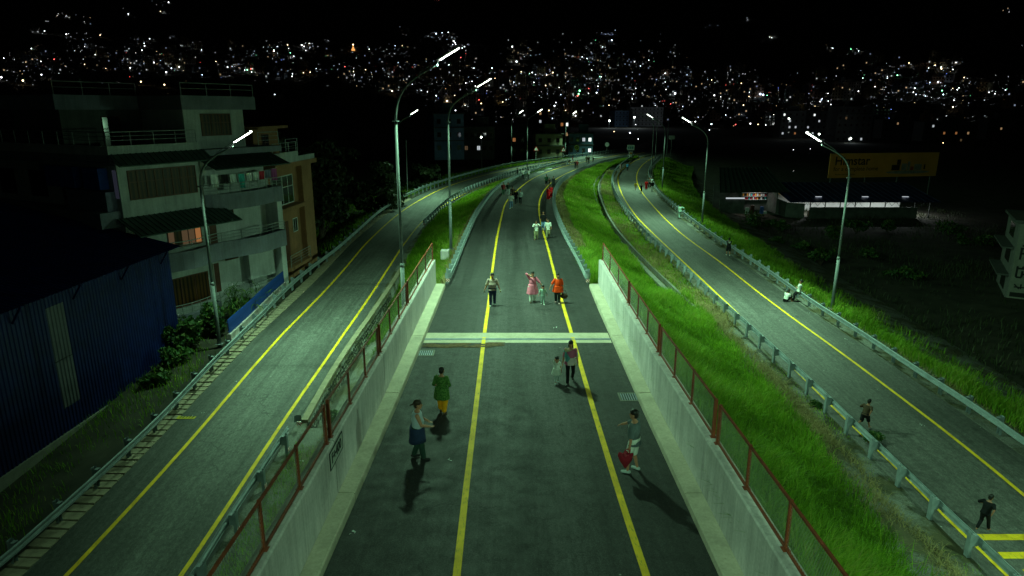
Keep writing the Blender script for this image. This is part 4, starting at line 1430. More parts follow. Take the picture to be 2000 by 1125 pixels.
def billboard():
    Y = 118.0
    a, b = at_y(1617, 348, Y), at_y(1826, 353, Y + 4)
    c = at_y(1617, 300, Y)
    W_, H_ = (b - a).length, c.z - a.z
    u = Vector((b.x - a.x, b.y - a.y, 0)).normalized()
    n = Vector((u.y, -u.x, 0))
    root = thing('billboard', (a.x, a.y, ground(a.x, a.y)), 'wide yellow billboard with dark lettering on posts above the dark field', 'billboard')
    z0 = a.z - root.location.z
    def L(x, d, z):
        return Vector((u.x * x + n.x * d, u.y * x + n.y * d, z0 + z))
    T = Matrix(((u.x, 0, n.x, 0), (u.y, 0, n.y, 0), (0, 1, 0, z0), (0, 0, 0, 1)))
    m = MB(); m.box(0, W_, 0, H_, -0.12, 0, T)
    m.build('board', M['bill_yellow'], root)
    m = MB()
    for x in (0.8, W_ * 0.35, W_ * 0.65, W_ - 0.8):
        m.bar(L(x, -0.35, -z0 - 0.5), L(x, -0.35, H_), 0.2)
    for z in (0.3, H_ / 2, H_ - 0.3):
        m.bar(L(0.1, -0.2, z), L(W_ - 0.1, -0.2, z), 0.1)
    m.build('support_frame', M['steel_dark'], root)
    put_text(root, "Himstar", H_ * 0.50, M['bill_text'], T @ Matrix.Translation((W_ * 0.045, H_ * 0.68, 0.006)), 0.03)
    put_text(root, "for a complete home", H_ * 0.245, M['bill_text'], T @ Matrix.Translation((W_ * 0.04, H_ * 0.36, 0.006)), 0.004)
    put_text(root, "Authorised Distributor", H_ * 0.1, M['bill_text'], T @ Matrix.Translation((W_ * 0.06, H_ * 0.14, 0.006))).hide_render = False
    # printed picture of household goods on a tray
    def blob(mat, x0, x1, y0, y1, name='print'):
        q = MB()
        k = 12
        if y1 - y0 < 0.25 * (x1 - x0):
            q.quad(*[T @ Vector(((x0 + x1) / 2 + (x1 - x0) / 2 * math.cos(t), (y0 + y1) / 2 + (y1 - y0) / 2 * math.sin(t), 0.005)) for t in [2 * math.pi * i / 24 for i in range(24)]])
        else:
            q.quad(*[T @ Vector((x, y, 0.0075)) for x, y in ((x0, y0), (x1, y0), (x1, y1), (x0, y1))])
        q.build(name, M[mat], root)
    w, h = W_, H_
    blob('bill_grey', w * .52, w * .93, h * .12, h * .26)
    blob('bill_text', w * .57, w * .645, h * .27, h * .5)
    blob('bill_text', w * .615, w * .65, h * .505, h * .72)
    blob('bill_grey', w * .66, w * .71, h * .27, h * .55)
    blob('bill_grey', w * .715, w * .74, h * .27, h * .63)
    blob('bill_red', w * .745, w * .775, h * .27, h * .42)
    blob('bill_grey', w * .78, w * .85, h * .27, h * .52)
    blob('bill_text', w * .87, w * .885, h * .3, h * .5)
billboard()

M['dim_white'] = concrete('weathered_white_plaster', (0.19, 0.19, 0.18), 0.5)
M['panel_grey'] = plain('sign_panel_grey', (0.20, 0.20, 0.17), 0.7, var=0.2)
def right_building():
    """corner nearest the road at C; face A runs right and nearer (lettered), face B runs back (windows)"""
    C0 = at_y(1966, 560, 58.0)
    C = Vector((C0.x, 58.0, 0))
    ua = Vector((0.866, -0.5, 0)); ub = Vector((0.5, 0.866, 0))
    root = thing('lettered_building', (C.x, C.y, -2.4), 'pale building at the picture edge with black knot-like lettering on its wall', 'building')
    zb, zt = 0.6, 4.4
    def P(a, b, z, off=0.0):
        na = Vector((-0.5, -0.866, 0))
        return C + ua * a + ub * b + na * off + Vector((0, 0, z))
    m = MB()
    A, B, D, E = P(0, 0, 0), P(9, 0, 0), P(9, 7, 0), P(0, 7, 0)
    def ring(z): return [Vector((q.x, q.y, z)) for q in (A, B, D, E)]
    m.loft([ring(-4.0), ring(zt)])
    m.build('wall', M['dim_white'], root, world=True)
    m = MB(); m.loft([[P(-0.3, -0.3, z), P(9.3, -0.3, z), P(9.3, 7.3, z), P(-0.3, 7.3, z)] for z in (zt + 0.001, zt + 0.25)])
    m.build('roof', M['dark_wall'], root, world=True)
    nb = Vector((-0.866, 0.5, 0))
    for z in (-0.4, 2.05):
        m = MB(); m.loft([[P(0, -0.02, zz) + nb * 0.004, P(0, -0.02, zz) + nb * 0.9, P(0, 6.8, zz) + nb * 0.9, P(0, 6.8, zz) + nb * 0.004] for zz in (z, z + 0.14)])
        m.build('balcony_slab', M['dark_wall'], root, world=True)
    for z in (-2.0, 0.5, 2.8):
        for b in (1.6,):
            m = MB(); m.loft([[P(0, b, zz) + nb * 0.004, P(0, b, zz) + nb * 0.05, P(0, b + 2.6, zz) + nb * 0.05, P(0, b + 2.6, zz) + nb * 0.004] for zz in (z, z + 1.2)])
            m.build('window', M['glass'], root, world=True)
    # sign panel on face A with angular strokes
    m = MB(); m.loft([[P(0.15, 0, z, 0.004), P(0.15, 0, z, 0.05), P(6.5, 0, z, 0.05), P(6.5, 0, z, 0.004)] for z in (-2.9, zt - 0.1)])
    sp = m.build('sign_panel', M['panel_grey'], root, world=True)
    m = MB()
    def stroke(x0, z0, x1, z1, w=0.16):
        a, b = P(x0, 0, z0, 0.055), P(x1, 0, z1, 0.055)
        m.bar(a, b, w, 0.012, up=(-0.5, -0.866, 0))
    def glyph(x, z, s, kind):
        if kind == 0:
            for q in ((0, 1, 1, 1), (0.1, 0, 0.1, 1), (0.1, .55, .5, .55), (.5, .55, .5, 0.1), (.5, 0.1, .95, 0.1), (.95, .1, .95, 1.25), (.95, .75, .62, .75), (.1, 1.25, .4, 1.25), (.4, 1.25, .4, 1)):
                stroke(x + q[0] * s, z + q[1] * s, x + q[2] * s, z + q[3] * s)
        else:
            for q in ((0, 1, 1, 1), (0.05, .2, 0.05, 1.2), (.05, .2, .45, .2), (.45, .2, .45, .8), (.75, 1, .75, 0), (.75, .45, 1.05, .45), (.45, .5, .75, .5), (.45, 1.2, .75, 1.2), (.45, 1.2, .45, 1)):
                stroke(x + q[0] * s, z + q[1] * s, x + q[2] * s, z + q[3] * s)
    for i in range(4):
        glyph(0.45 + i * 1.35, 1.15, 1.0, i % 2)
        glyph(0.45 + i * 1.35, -0.65, 1.0, (i + 1) % 2)
    stroke(0.7, 2.9, 1.6, 3.4); stroke(1.6, 3.4, 2.4, 2.75); stroke(2.4, 2.75, 2.0, 2.5); stroke(0.9, 3.7, 2.6, 3.9, 0.08)
    for q in ((0.5, -1.35, 1.9, -1.35), (0.5, -1.1, 0.9, -1.5), (1.0, -1.05, 1.0, -1.5), (1.4, -1.05, 1.8, -1.55)):
        stroke(*q, 0.11)
    m.build('lettering', M['black'], sp, world=True)
    m = MB(); m.loft([[P(0.3, 0, z, 0.052), P(0.3, 0, z, 0.07), P(2.8, 0, z, 0.07), P(2.8, 0, z, 0.052)] for z in (-2.25, -1.85)])
    m.build('dark_strip', M['black'], sp, world=True)
    m = MB(); m.loft([[P(1, 1, z), P(5, 1, z), P(5, 5, z), P(1, 5, z)] for z in (zt + 0.251, zt + 2.3)])
    m.build('roof_room', M['orange_wall'], root, world=True)
right_building()

M['navy_roof'] = plain('navy_sheet_roof', (0.02, 0.03, 0.10), 0.5, 0.2, 0.2, 1)
M['shed_wall'] = plain('dark_tin_wall', (0.10, 0.11, 0.10), 0.7, 0.2, 0.4, 1)
M['shed_in'] = plain('pale_interior', (0.60, 0.62, 0.58), 0.8, 0, 0.15, 0.8)
M['blue_tarp'] = plain('blue_tarpaulin', (0.06, 0.13, 0.45), 0.5, 0, 0.5, 1.5)
def lit_shed():
    Y = 103.0
    a = at_y(1575, 434, Y)
    z0 = a.z
    root = thing('lit_shed', (a.x, Y, z0), 'open sided shed with navy roof and bright white light inside in the dark field', 'shed')
    Wd, Dp = 19.5, 9.0
    def T(x0, x1, y0, y1, zA, zB, name, mat, **k):
        m = MB(); m.box(x0, x1, y0, y1, zA, zB)
        return m.build(name, M[mat], root, **k)
    T(0.3, Wd - 2.5, 0, 0.12, -0.5, 2.35, 'front_wall', 'shed_wall')
    T(-2.9, -2.78, 1.5, Dp, -0.5, 3.0, 'side_wall', 'shed_wall')
    m = MB(); m.quad((-2.8, 1.5, -0.5), (-0.5, 0.02, -0.5), (-0.5, 0.02, 2.9), (-2.8, 1.5, 2.9))
    m.build('corner_wall', M['shed_wall'], root)
    T(-2.7, Wd, Dp, Dp + 0.1, -0.5, 3.6, 'back_wall', 'shed_in')
    T(-2.7, Wd, 0.2, Dp, -0.52, -0.5, 'floor', 'conc_dark')
    # roof, high at the back edge
    m = MB()
    n = 22
    for i in range(n):
        x0, x1 = -3.2 + (Wd + 3.6) * i / n, -3.2 + (Wd + 3.6) * (i + 1) / n - 0.02
        m.quad((x0, -0.9, 3.25), (x1, -0.9, 3.25), (x1, Dp + 0.6, 5.2), (x0, Dp + 0.6, 5.2))
        m.quad((x0, -0.9, 3.20), (x0, Dp + 0.6, 5.15), (x1, Dp + 0.6, 5.15), (x1, -0.9, 3.20))
        m.bar((x1, -0.9, 3.27), (x1, Dp + 0.6, 5.22), 0.06)
    m.build('roof', M['navy_roof'], root)
    for i, x in enumerate(np.linspace(0.4, Wd - 0.5, 9)):
        T(x - 0.06, x + 0.06, 0.15, 0.27, -0.5, 3.2, 'post', 'steel_dark')
    m = MB()
    for i in range(16):
        x0, x1 = 0.4 + (Wd - 1) * i / 16, 0.4 + (Wd - 1) * (i + 1) / 16
        if i % 5 in (0, 1):
            m.bar((x0, 0.3, 2.5), ((x0 + x1) / 2, 0.3, 3.2), 0.04); m.bar(((x0 + x1) / 2, 0.3, 3.2), (x1, 0.3, 2.5), 0.04)
    m.bar((0.3, 0.3, 3.2), (Wd, 0.3, 3.2), 0.06)
    for i in range(10):
        q = Vector((-2.8, 1.5, 2.95)).lerp(Vector((0.3, 0.1, 2.6)), i / 10); r = Vector((-2.8, 1.5, 2.95)).lerp(Vector((0.3, 0.1, 2.6)), (i + 1) / 10)
        m.bar(q, (q + r) / 2 + Vector((0, 0, 0.35)), 0.04); m.bar((q + r) / 2 + Vector((0, 0, 0.35)), r, 0.04)
    m.build('roof_truss', M['steel_dark'], root)
    # roof lights (gaps that show the light inside)
    m = MB(); m.quad((-3.6, -0.2, 3.6), (-2.7, -0.2, 3.3), (-2.5, 2.2, 4.1), (-3.6, 2.2, 4.7))
    m.build('tarpaulin', M['blue_tarp'], root)
    for x in (1.6, 8.9, 15.2):
        q = MB(); q.box(x, x + 0.9, 1.2, 1.5, 3.76, 3.84)
        q.build('roof_light', M['lit_white'], root)
    for x in (2.5, 8.0, 13.5, 17.5):
        q = MB(); q.box(x, x + 1.3, 3.9, 4.1, 3.3, 3.36)
        q.build('tube_light', M['lit_white'], root)
        ld = bpy.data.lights.new('tube_glow', 'AREA'); ld.shape = 'RECTANGLE'; ld.size = 1.3; ld.size_y = 0.2; ld.energy = 340; ld.color = (0.9, 1.0, 0.98)
        lo2 = link(bpy.data.objects.new('tube_glow', ld), root); lo2.location = (x + 0.65, 4.0, 3.28)
    for k, (x, w, mt) in enumerate(((0.7, .5, 'orange_wall'), (1.4, .4, 'cloth_r'), (0.8, .3, 'cloth_w'), (2.6, .8, 'bill_yellow'), (4.8, .7, 'bill_yellow'))):
        T(x, x + w, 1.0 + k * 0.3, 1.3 + k * 0.3, -0.5, 1.6 + 0.3 * (k % 2), 'stacked_goods', mt)
    return root
lit_shed()

def tin_shed():
    Y = 104.0
    a = at_y(1412, 408, Y)
    root = thing('tin_roof_shop', (a.x, Y, a.z), 'dark low tin roofed shop with one bright stocked opening beside the lit shed', 'shop')
    z1 = 2.9
    m = MB()
    m.quad((-1, -1, z1 - 0.2), (9.5, -1.5, z1 - 0.1), (8.5, 6, z1 + 3.0), (0.8, 6, z1 + 3.0))
    m.quad((-1, -1, z1 - 0.25), (0.8, 6, z1 + 2.95), (8.5, 6, z1 + 2.95), (9.5, -1.5, z1 - 0.15))
    for i in range(14):
        t = i / 13
        m.bar(Vector((-1, -1, z1 - 0.17)).lerp(Vector((9.5, -1.5, z1 - 0.07)), t), Vector((0.8, 6, z1 + 3.03)).lerp(Vector((8.5, 6, z1 + 3.03)), t), 0.07)
    m.build('roof', M['awning'], root)
    m = MB(); m.box(-0.5, 3.4, 0.3, 0.42, -0.8, 1.5); m.build('wall', M['shed_wall'], root)
    m = MB(); m.box(8.4, 8.55, 0.3, 5, -0.8, 2.4); m.build('wall', M['shed_wall'], root)
    m = MB(); m.box(-0.3, 8.4, 4.6, 4.7, -0.8, 3.2)
    m.build('back_wall', M['shed_wall'], root)
    m = MB(); m.box(0.4, 3.3, 0.1, 0.22, 1.55, 1.75)
    m.build('light_strip', M['lit_white'], root)
    for r_ in range(3):
        q = MB(); q.box(4.2, 8.3, 4.0, 4.5, 0.9 + r_ * 0.55, 0.94 + r_ * 0.55)
        sh = q.build('shelf', M['cloth_w'], root)
        for k in range(12):
            rr = random.Random(r_ * 20 + k)
            q = MB(); x = 4.35 + k * 0.33
            q.box(x, x + 0.2, 4.1, 4.35, 0.941 + r_ * 0.55, 0.941 + r_ * 0.55 + rr.uniform(.2, .45))
            q.build('goods', M[rr.choice(['cloth_r', 'bill_yellow', 'cloth_w', 'cloth_k', 'cloth_t'])], sh)
    ld = bpy.data.lights.new('shop_glow', 'AREA'); ld.size = 0.8; ld.energy = 42; ld.color = (1, 0.98, 0.92)
    l2 = link(bpy.data.objects.new('shop_glow', ld), root); l2.location = (6.2, 2.8, 2.7)
    for k, (x, mt, h) in enumerate(((3.7, 'cloth_w', 1.0), (4.5, 'brown', 1.3), (6.0, 'blue_tarp', 1.1), (6.5, 'cloth_w', .4))):
        q = MB(); q.box(x, x + 0.5, 0.2, 0.6, -0.8, -0.8 + h)
        q.build('goods', M[mt], root)
    q = MB(); q.ell((5.2, 5.5, 4.6), 0.16, 0.16, 0.16)
    q.build('flood_lamp', M['lit_white'], root)
    q = MB(); q.tube([(5.2, 5.7, 1.0), (5.2, 5.7, 4.45)], 0.05, 6)
    q.build('lamp_post', M['steel_dark'], root)
tin_shed()

# ---------------------------------------------------------------- mid-distance houses
def mid_house(px0, px1, pyb, Y, storeys, wall, label, rz=0.0, depth=8.0, sh=3.0, lit={}, ncol=4, name='house', trim='dark_wall', tower=True, wfr='brown'):
    a, b = at_y(px0, pyb, Y), at_y(px1, pyb, Y)
    w = b.x - a.x
    z = a.z
    root = thing(name, ((a.x + b.x) / 2, Y, z), label, 'house', None, rz)
    w = w / max(0.5, math.cos(rz))
    H = storeys * sh
    m = MB(); m.box(-w / 2, w / 2, 0, depth, -1.5, H)
    m.build('wall', M[wall], root)
    for k in range(1, storeys + 1):
        m = MB(); m.box(-w / 2 - 0.35, w / 2 + 0.35, -0.5, depth + 0.3, k * sh - 0.14 + (0.142 if k == storeys else 0), k * sh + (0.25 if k == storeys else 0.1))
        m.build('roof' if k == storeys else 'floor_slab', M[trim], root)
    if tower:
        m = MB(); m.box(-w * 0.1, w * 0.3, depth * 0.4, depth * 0.8, H + 0.251, H + 2.6)
        m.build('stair_tower', M[wall], root)
    for k in range(storeys):
        for c in range(ncol):
            x = -w / 2 + w * (c + 0.5) / ncol
            ww = min(0.42, w / ncol * 0.26)
            z0 = k * sh + 0.9
            q = MB()
            q.box(x - ww - .06, x + ww + .06, -0.06, -0.002, z0 - .06, z0); q.box(x - ww - .06, x + ww + .06, -0.06, -0.002, z0 + 1.0, z0 + 1.06)
            q.box(x - ww - .06, x - ww, -0.06, -0.002, z0 + .001, z0 + .999); q.box(x + ww, x + ww + .06, -0.06, -0.002, z0 + .001, z0 + .999); q.box(x - .03, x + .03, -0.05, -0.002, z0 + .001, z0 + .999)
            wd = q.build('window', M[wfr], root)
            for s in (-1, 1):
                q = MB(); q.box(x + (s * ww - ww) / 2 + .035, x + (s * ww + ww) / 2 - .035, -0.03, -0.003, z0 + .002, z0 + .998)
                q.build('pane', M[lit.get((k, c), 'glass')], wd)
    return root
M['cream_wall'] = concrete('cream_plaster', (0.42, 0.40, 0.27), 0.3)
M['blue_wall'] = concrete('light_blue_plaster', (0.16, 0.27, 0.42), 0.3)
M['lit_bright'] = emit('bright_shop_light', (0.9, 1.0, 0.95), 1.6)
mid_house(1046, 1098, 306, 186, 2, 'cream_wall', 'cream two storey house with dark slabs behind the far guardrail', 0.12, lit={(1, 2): 'glass'}, ncol=3)
mid_house(996, 1045, 304, 192, 2, 'dark_wall', 'dark two storey house with one orange window beside the cream house', 0.1, lit={(1, 0): 'lit_orange'}, ncol=3)
mid_house(1110, 1157, 303, 196, 2, 'blue_wall', 'pale blue two storey house with a bright balcony by the far bend', -0.1, lit={(1, 2): 'lit_white', (1, 3): 'lit_bright', (0, 3): 'lit_bright'}, ncol=4)
mid_house(1092, 1111, 290, 215, 3, 'cream_wall', 'narrow house with glowing reddish signs between the cream and blue houses', 0.0, lit={(2, 1): 'lit_bright', (2, 0): 'lit_orange', (1, 1): 'lit_warm'}, ncol=2)
mid_house(850, 906, 300, 165, 3, 'blue_wall', 'tall dim blue house beyond the dark field beside the median lamp', 0.35, lit={}, ncol=3, sh=3.1)
mid_house(905, 965, 300, 172, 2, 'dark_wall', 'dark long house with one cross framed lit window', 0.0, lit={(0, 0): 'lit_warm_dim', (0, 2): 'lit_white'}, ncol=5, sh=3.2)
mid_house(1030, 1070, 260, 265, 3, 'dark_wall', 'dark three storey house with two white lit windows above the cream house', 0.0, lit={(2, 2): 'lit_warm', (1, 2): 'lit_white'}, ncol=4)
mid_house(1200, 1228, 246, 560, 4, 'blue_wall', 'grey apartment block with rows of dark windows in the far town, narrower one', 0.2, ncol=4, depth=14, tower=False)
mid_house(1229, 1294, 246, 570, 5, 'white_wall', 'long pale apartment block with rows of dark windows in the far town', 0.0, ncol=9, depth=14, tower=False)
mid_house(1522, 1570, 266, 340, 4, 'dark_wall', 'dark apartment house with rows of lit windows above the dark field', 0.0, lit={(2, 1): 'lit_white', (1, 1): 'lit_white', (0, 0): 'lit_white', (0, 2): 'lit_orange', (1, 2): 'lit_white', (3, 0): 'lit_bright'}, ncol=4)
mid_house(1571, 1612, 266, 345, 4, 'dark_wall', 'dark apartment house with scattered warm windows next to the lit apartment house', 0.0, lit={(2, 2): 'lit_white', (1, 0): 'lit_white', (0, 1): 'lit_white', (3, 1): 'lit_bright'}, ncol=4)
mid_house(1628, 1700, 278, 300, 5, 'dark_wall', 'broad dark building with bright ground floor shop light above the billboard', 0.1, lit={(0, 2): 'lit_bright', (0, 4): 'lit_white', (3, 1): 'lit_warm_dim'}, ncol=6)
mid_house(1720, 1790, 272, 330, 3, 'dark_wall', 'dark house with one pink lit window above the billboard end', 0.0, lit={(2, 2): 'lit_warm', (1, 5): 'lit_warm_dim'}, ncol=6)
mid_house(1800, 1905, 280, 300, 3, 'dark_wall', 'long dark house with a row of small amber windows', 0.0, lit={(1, 3): 'lit_orange', (1, 5): 'lit_orange', (1, 7): 'lit_warm', (0, 6): 'lit_warm_dim', (2, 1): 'lit_white'}, ncol=9)
mid_house(1925, 1990, 270, 320, 3, 'dark_wall', 'dark house with a single pinkish window near the picture edge', 0.0, lit={(1, 2): 'lit_warm'}, ncol=6)

# lamps of the town that light the blocks behind them
def town_street_light(px, py, Y, e, label):
    p = at_y(px, py, Y)
    g = ground(p.x, Y)
    root = thing('town_street_light', (p.x, Y, g), label, 'street lamp')
    m = MB(); m.tube([(0, 0, -0.5), (0, 0, p.z - g - 0.3)], [0.12, 0.07], 6)
    m.build('pole', M['steel_dark'], root)
    m = MB(); m.ell((0, 0, p.z - g), 0.0011 * Y, 0.0011 * Y, 0.0011 * Y, 8, 6)
    m.build('bulb', M['led'], root)
    ld = bpy.data.lights.new('town_glow', 'POINT'); ld.energy = e; ld.shadow_soft_size = 0.5; ld.color = (0.8, 0.95, 1.0)
    o = link(bpy.data.objects.new('town_glow', ld), root); o.location = (0, -1.5, p.z - g)
town_street_light(1239, 229, 520, 3800, 'bright white street light standing before the long pale apartment block')
town_street_light(1190, 236, 520, 1800, 'white street light at the foot of the narrower grey apartment block')
town_street_light(1541, 232, 322, 280, 'street light over the roof line of the lit apartment house')
town_street_light(1600, 262, 322, 200, 'street light low in front of the apartment house with warm windows')
town_street_light(1662, 270, 286, 220, 'street light by the ground floor shop above the billboard')
town_street_light(940, 268, 160, 25, 'small street light by the dark long house with the cross framed window')
# ---------------------------------------------------------------- road signs at the far bend
M['sign_red'] = plain('sign_red', (0.5, 0.03, 0.03), 0.5, var=0.05)
M['sign_white'] = plain('sign_white', (0.75, 0.78, 0.75), 0.5, var=0.05)
M['sign_green'] = plain('sign_yellow_green', (0.35, 0.45, 0.05), 0.5, var=0.05)
def sign_post(b, h):
    m = MB()
    for k in range(int(h / 0.3)):
        m.mi = k % 2
        m.tube([(0, 0, k * 0.3), (0, 0, (k + 1) * 0.3)], 0.045, 8)
    return m
def triangle_sign(px, py, h, label):
    b = at(px, py, h)
    root = thing('warning_sign', b, label, 'road sign', 'warning signs by the far guardrail')
    sign_post(b, 2.1).build('post', [M['black'], M['sign_white']], root)
    for r, y, mt, nm in ((0.75, -0.06, 'sign_red', 'border'), (0.52, -0.085, 'sign_white', 'face')):
        m = MB()
        P = [(r * math.sin(t), y, 2.6 + r * math.cos(t)) for t in (0, 2 * math.pi / 3, 4 * math.pi / 3)]
        m.quad(*P); m.quad(*[(x, y + 0.02, z) for x, y, z in reversed(P)])
        for i in range(3):
            a, c = P[i], P[(i + 1) % 3]
            m.quad(a, (a[0], a[1] + .02, a[2]), (c[0], c[1] + .02, c[2]), c)
        m.build(nm, M[mt], root)
    m = MB(); m.box(-0.06, 0.06, -0.1, -0.087, 2.45, 2.85)
    m.build('symbol', M['black'], root)
triangle_sign(1047, 312, hL, 'triangular red and white warning sign in front of the cream house')
triangle_sign(1100, 314, hC, 'triangular red and white warning sign by the lamp before the blue house')
def round_sign(px, py, h, mt, label):
    b = at(px, py, h)
    root = thing('round_sign', b, label, 'road sign')
    sign_post(b, 2.1).build('post', [M['black'], M['sign_white']], root)
    m = MB(); m.tube([(0, -0.06, 2.6), (0, -0.1, 2.6)], 0.62, 20)
    m.build('disc', M[mt], root)
    m = MB(); m.tube([(0, -0.102, 2.6), (0, -0.11, 2.6)], 0.42, 20)
    m.build('face', M['black' if mt == 'sign_green' else 'sign_white'], root)
    m = MB(); m.box(-0.07, 0.07, -0.13, -0.112, 2.3, 2.8); m.box(-0.2, 0.2, -0.128, -0.113, 2.72, 2.82)
    m.build('symbol', M[mt], root)
round_sign(1126, 308, hC, 'sign_green', 'round yellow green road sign in front of the blue house')
round_sign(1185, 300, hL, 'sign_white', 'round pale road sign on a striped post near the far bend')
def board_sign():
    b = at(1231, 312, hR)
    root = thing('gore_sign', b, 'white rectangular sign board on a striped post where the ramp splits off', 'road sign')
    m = MB(); m.box(-0.9, 0.9, -0.05, 0, 2.4, 3.7)
    bd = m.build('board', M['sign_white'], root)
    m = MB()
    for k in range(3):
        m.box(-0.7 + k * 0.5, -0.35 + k * 0.5, -0.06, -0.051, 2.75, 3.35)
    m.build('symbol', M['cloth_t'], bd)
    m = MB(); m.tube([(-0.5, 0.05, 0), (-0.5, 0.05, 2.6)], 0.05, 8); m.tube([(0.5, 0.05, 0), (0.5, 0.05, 2.6)], 0.05, 8)
    m.build('post', M['galv_pole'], root)
    m = MB(); m.box(-0.35, 0.35, -0.3, -0.05, 0.05, 2.0)
    m.build('marker', M['sign_white'], root)
    m = MB(); m.box(-0.36, 0.36, -0.31, -0.301, 1.4, 1.9)
    m.build('marker_band', M['bill_yellow'], root)
board_sign()
def small_board(px, py, Y, label):
    b = at_y(px, py, Y)
    root = thing('small_board', b, label, 'sign board')
    m = MB(); m.box(-0.7, 0.7, -0.04, 0, 0, 0.9)
    m.build('board', M['sign_white'], root)
    m = MB(); m.tube([(0, 0.06, -4.5), (0, 0.06, 0.5)], 0.06, 8)
    m.build('post', M['steel_dark'], root)
small_board(1312, 272, 170, 'small pale board on a post past the bend of the right ramp')
# ================================================================ THE FAR TOWN
def sight(px, py):
    d = ray(px, py)
    f = lambda t: CAMZ + d[2] * t - ground(d[0] * t, d[1] * t)
    t, step = 150.0, 12.0
    while t < 3200:
        if f(t + step) < 0:
            a, b = t, t + step
            for _ in range(18):
                c = (a + b) / 2
                if f(c) < 0: b = c
                else: a = c
            return d[0] * a, d[1] * a, CAMZ + d[2] * a
        t += step
    return None

CL_ = [  # clusters of lights in the photograph: x, y, half width, half height, count
 (125, 33, 26, 4, 13), (95, 48, 6, 3, 3), (70, 65, 15, 6, 5), (140, 75, 12, 8, 8), (170, 70, 8, 8, 5), (197, 70, 8, 3, 3), (315, 10, 22, 12, 8), (320, 26, 14, 3, 6), (245, 25, 10, 8, 4), (168, 42, 10, 6, 4),
 (65, 102, 10, 8, 6), (40, 120, 38, 10, 16), (60, 140, 45, 12, 14), (115, 130, 25, 8, 8), (50, 160, 45, 10, 10), (170, 95, 30, 8, 10), (215, 112, 32, 10, 25), (252, 115, 20, 12, 16), (290, 88, 12, 8, 8),
 (340, 78, 10, 6, 6), (382, 95, 22, 8, 16), (325, 110, 22, 8, 16), (280, 130, 38, 12, 38), (340, 132, 22, 14, 36), (210, 130, 12, 10, 10), (460, 130, 22, 12, 26), (490, 106, 12, 8, 8), (540, 95, 22, 10, 26),
 (600, 95, 22, 8, 26), (640, 83, 6, 3, 5), (560, 115, 28, 10, 26), (480, 142, 28, 8, 20), (440, 152, 14, 8, 7), (520, 152, 45, 12, 14), (600, 140, 34, 12, 12), (640, 112, 5, 4, 3), (685, 142, 18, 12, 18),
 (790, 70, 14, 6, 5), (840, 75, 30, 9, 14), (870, 72, 30, 8, 10), (895, 95, 30, 14, 22), (770, 105, 40, 13, 26), (720, 115, 34, 16, 18), (700, 150, 28, 13, 26), (760, 152, 40, 16, 34), (850, 140, 55, 16, 42),
 (800, 172, 65, 15, 42), (900, 165, 45, 13, 26), (912, 118, 16, 9, 13), (1000, 100, 12, 6, 6), (1010, 120, 16, 11, 12), (1030, 110, 22, 11, 14), (1050, 84, 2, 2, 2), (1183, 69, 18, 5, 17), (1170, 95, 28, 9, 16),
 (1130, 110, 34, 13, 28), (1170, 125, 55, 16, 48), (1230, 130, 45, 16, 28), (1080, 150, 90, 8, 64), (1000, 166, 45, 7, 34), (1150, 155, 65, 11, 64), (1100, 182, 65, 15, 46), (1200, 176, 65, 16, 64), (1300, 155, 65, 13, 54),
 (1260, 105, 32, 9, 6), (1312, 95, 12, 3, 3), (1420, 145, 28, 7, 22), (1400, 162, 22, 6, 14), (1460, 190, 65, 11, 28), (1350, 190, 55, 11, 34), (1345, 160, 45, 13, 34), (1620, 97, 8, 6, 5), (1668, 104, 22, 6, 12),
 (1705, 122, 12, 7, 8), (1720, 132, 16, 5, 8), (1770, 135, 44, 6, 26), (1830, 136, 38, 8, 18), (1868, 128, 12, 3, 6), (1720, 155, 44, 11, 22), (1760, 180, 85, 16, 54), (1840, 165, 50, 12, 26), (1905, 166, 22, 10, 10),
 (1950, 182, 44, 13, 16), (1985, 190, 18, 10, 12), (1850, 196, 65, 13, 32), (1650, 192, 65, 16, 28), (1600, 202, 45, 13, 18), (1700, 215, 40, 8, 12), (1458, 40, 4, 3, 3), (1510, 77, 6, 3, 6), (1395, 55, 20, 6, 3),
 (854, 3, 10, 3, 6), (1968, 25, 12, 3, 2), (1996, 93, 3, 1, 2), (1000, 200, 65, 11, 12), (900, 214, 65, 14, 13), (1130, 214, 65, 15, 42), (1400, 235, 80, 12, 16), (1700, 235, 60, 12, 12), (1900, 245, 60, 12, 10),
 (1060, 232, 40, 8, 14), (1550, 225, 60, 12, 14), (1450, 210, 60, 10, 20), (1250, 200, 60, 12, 34), (1320, 210, 40, 10, 18), (880, 190, 60, 12, 22), (980, 185, 50, 10, 20),
 (1220, 165, 260, 28, 150), (1750, 180, 260, 36, 110), (230, 125, 240, 36, 90), (820, 150, 170, 40, 100), (1480, 185, 120, 22, 50), (560, 125, 110, 34, 50), (1300, 232, 260, 16, 34), (1750, 238, 220, 16, 30), (960, 226, 120, 16, 16), (1180, 110, 160, 36, 50)]
LCOL = {'white': (0.92, 0.97, 1.0), 'cool': (0.62, 0.78, 1.0), 'warm': (1.0, 0.72, 0.38), 'green': (0.25, 1.0, 0.45), 'red': (1.0, 0.12, 0.10), 'blue': (0.2, 0.3, 1.0)}
LMAT = {k: [emit('town_light_%s_%d' % (k, i), c, s) for i, s in enumerate((1.0, 2.8, 7.5))] for k, c in LCOL.items()}
M['town_post'] = plain('town_post', (0.1, 0.1, 0.1))

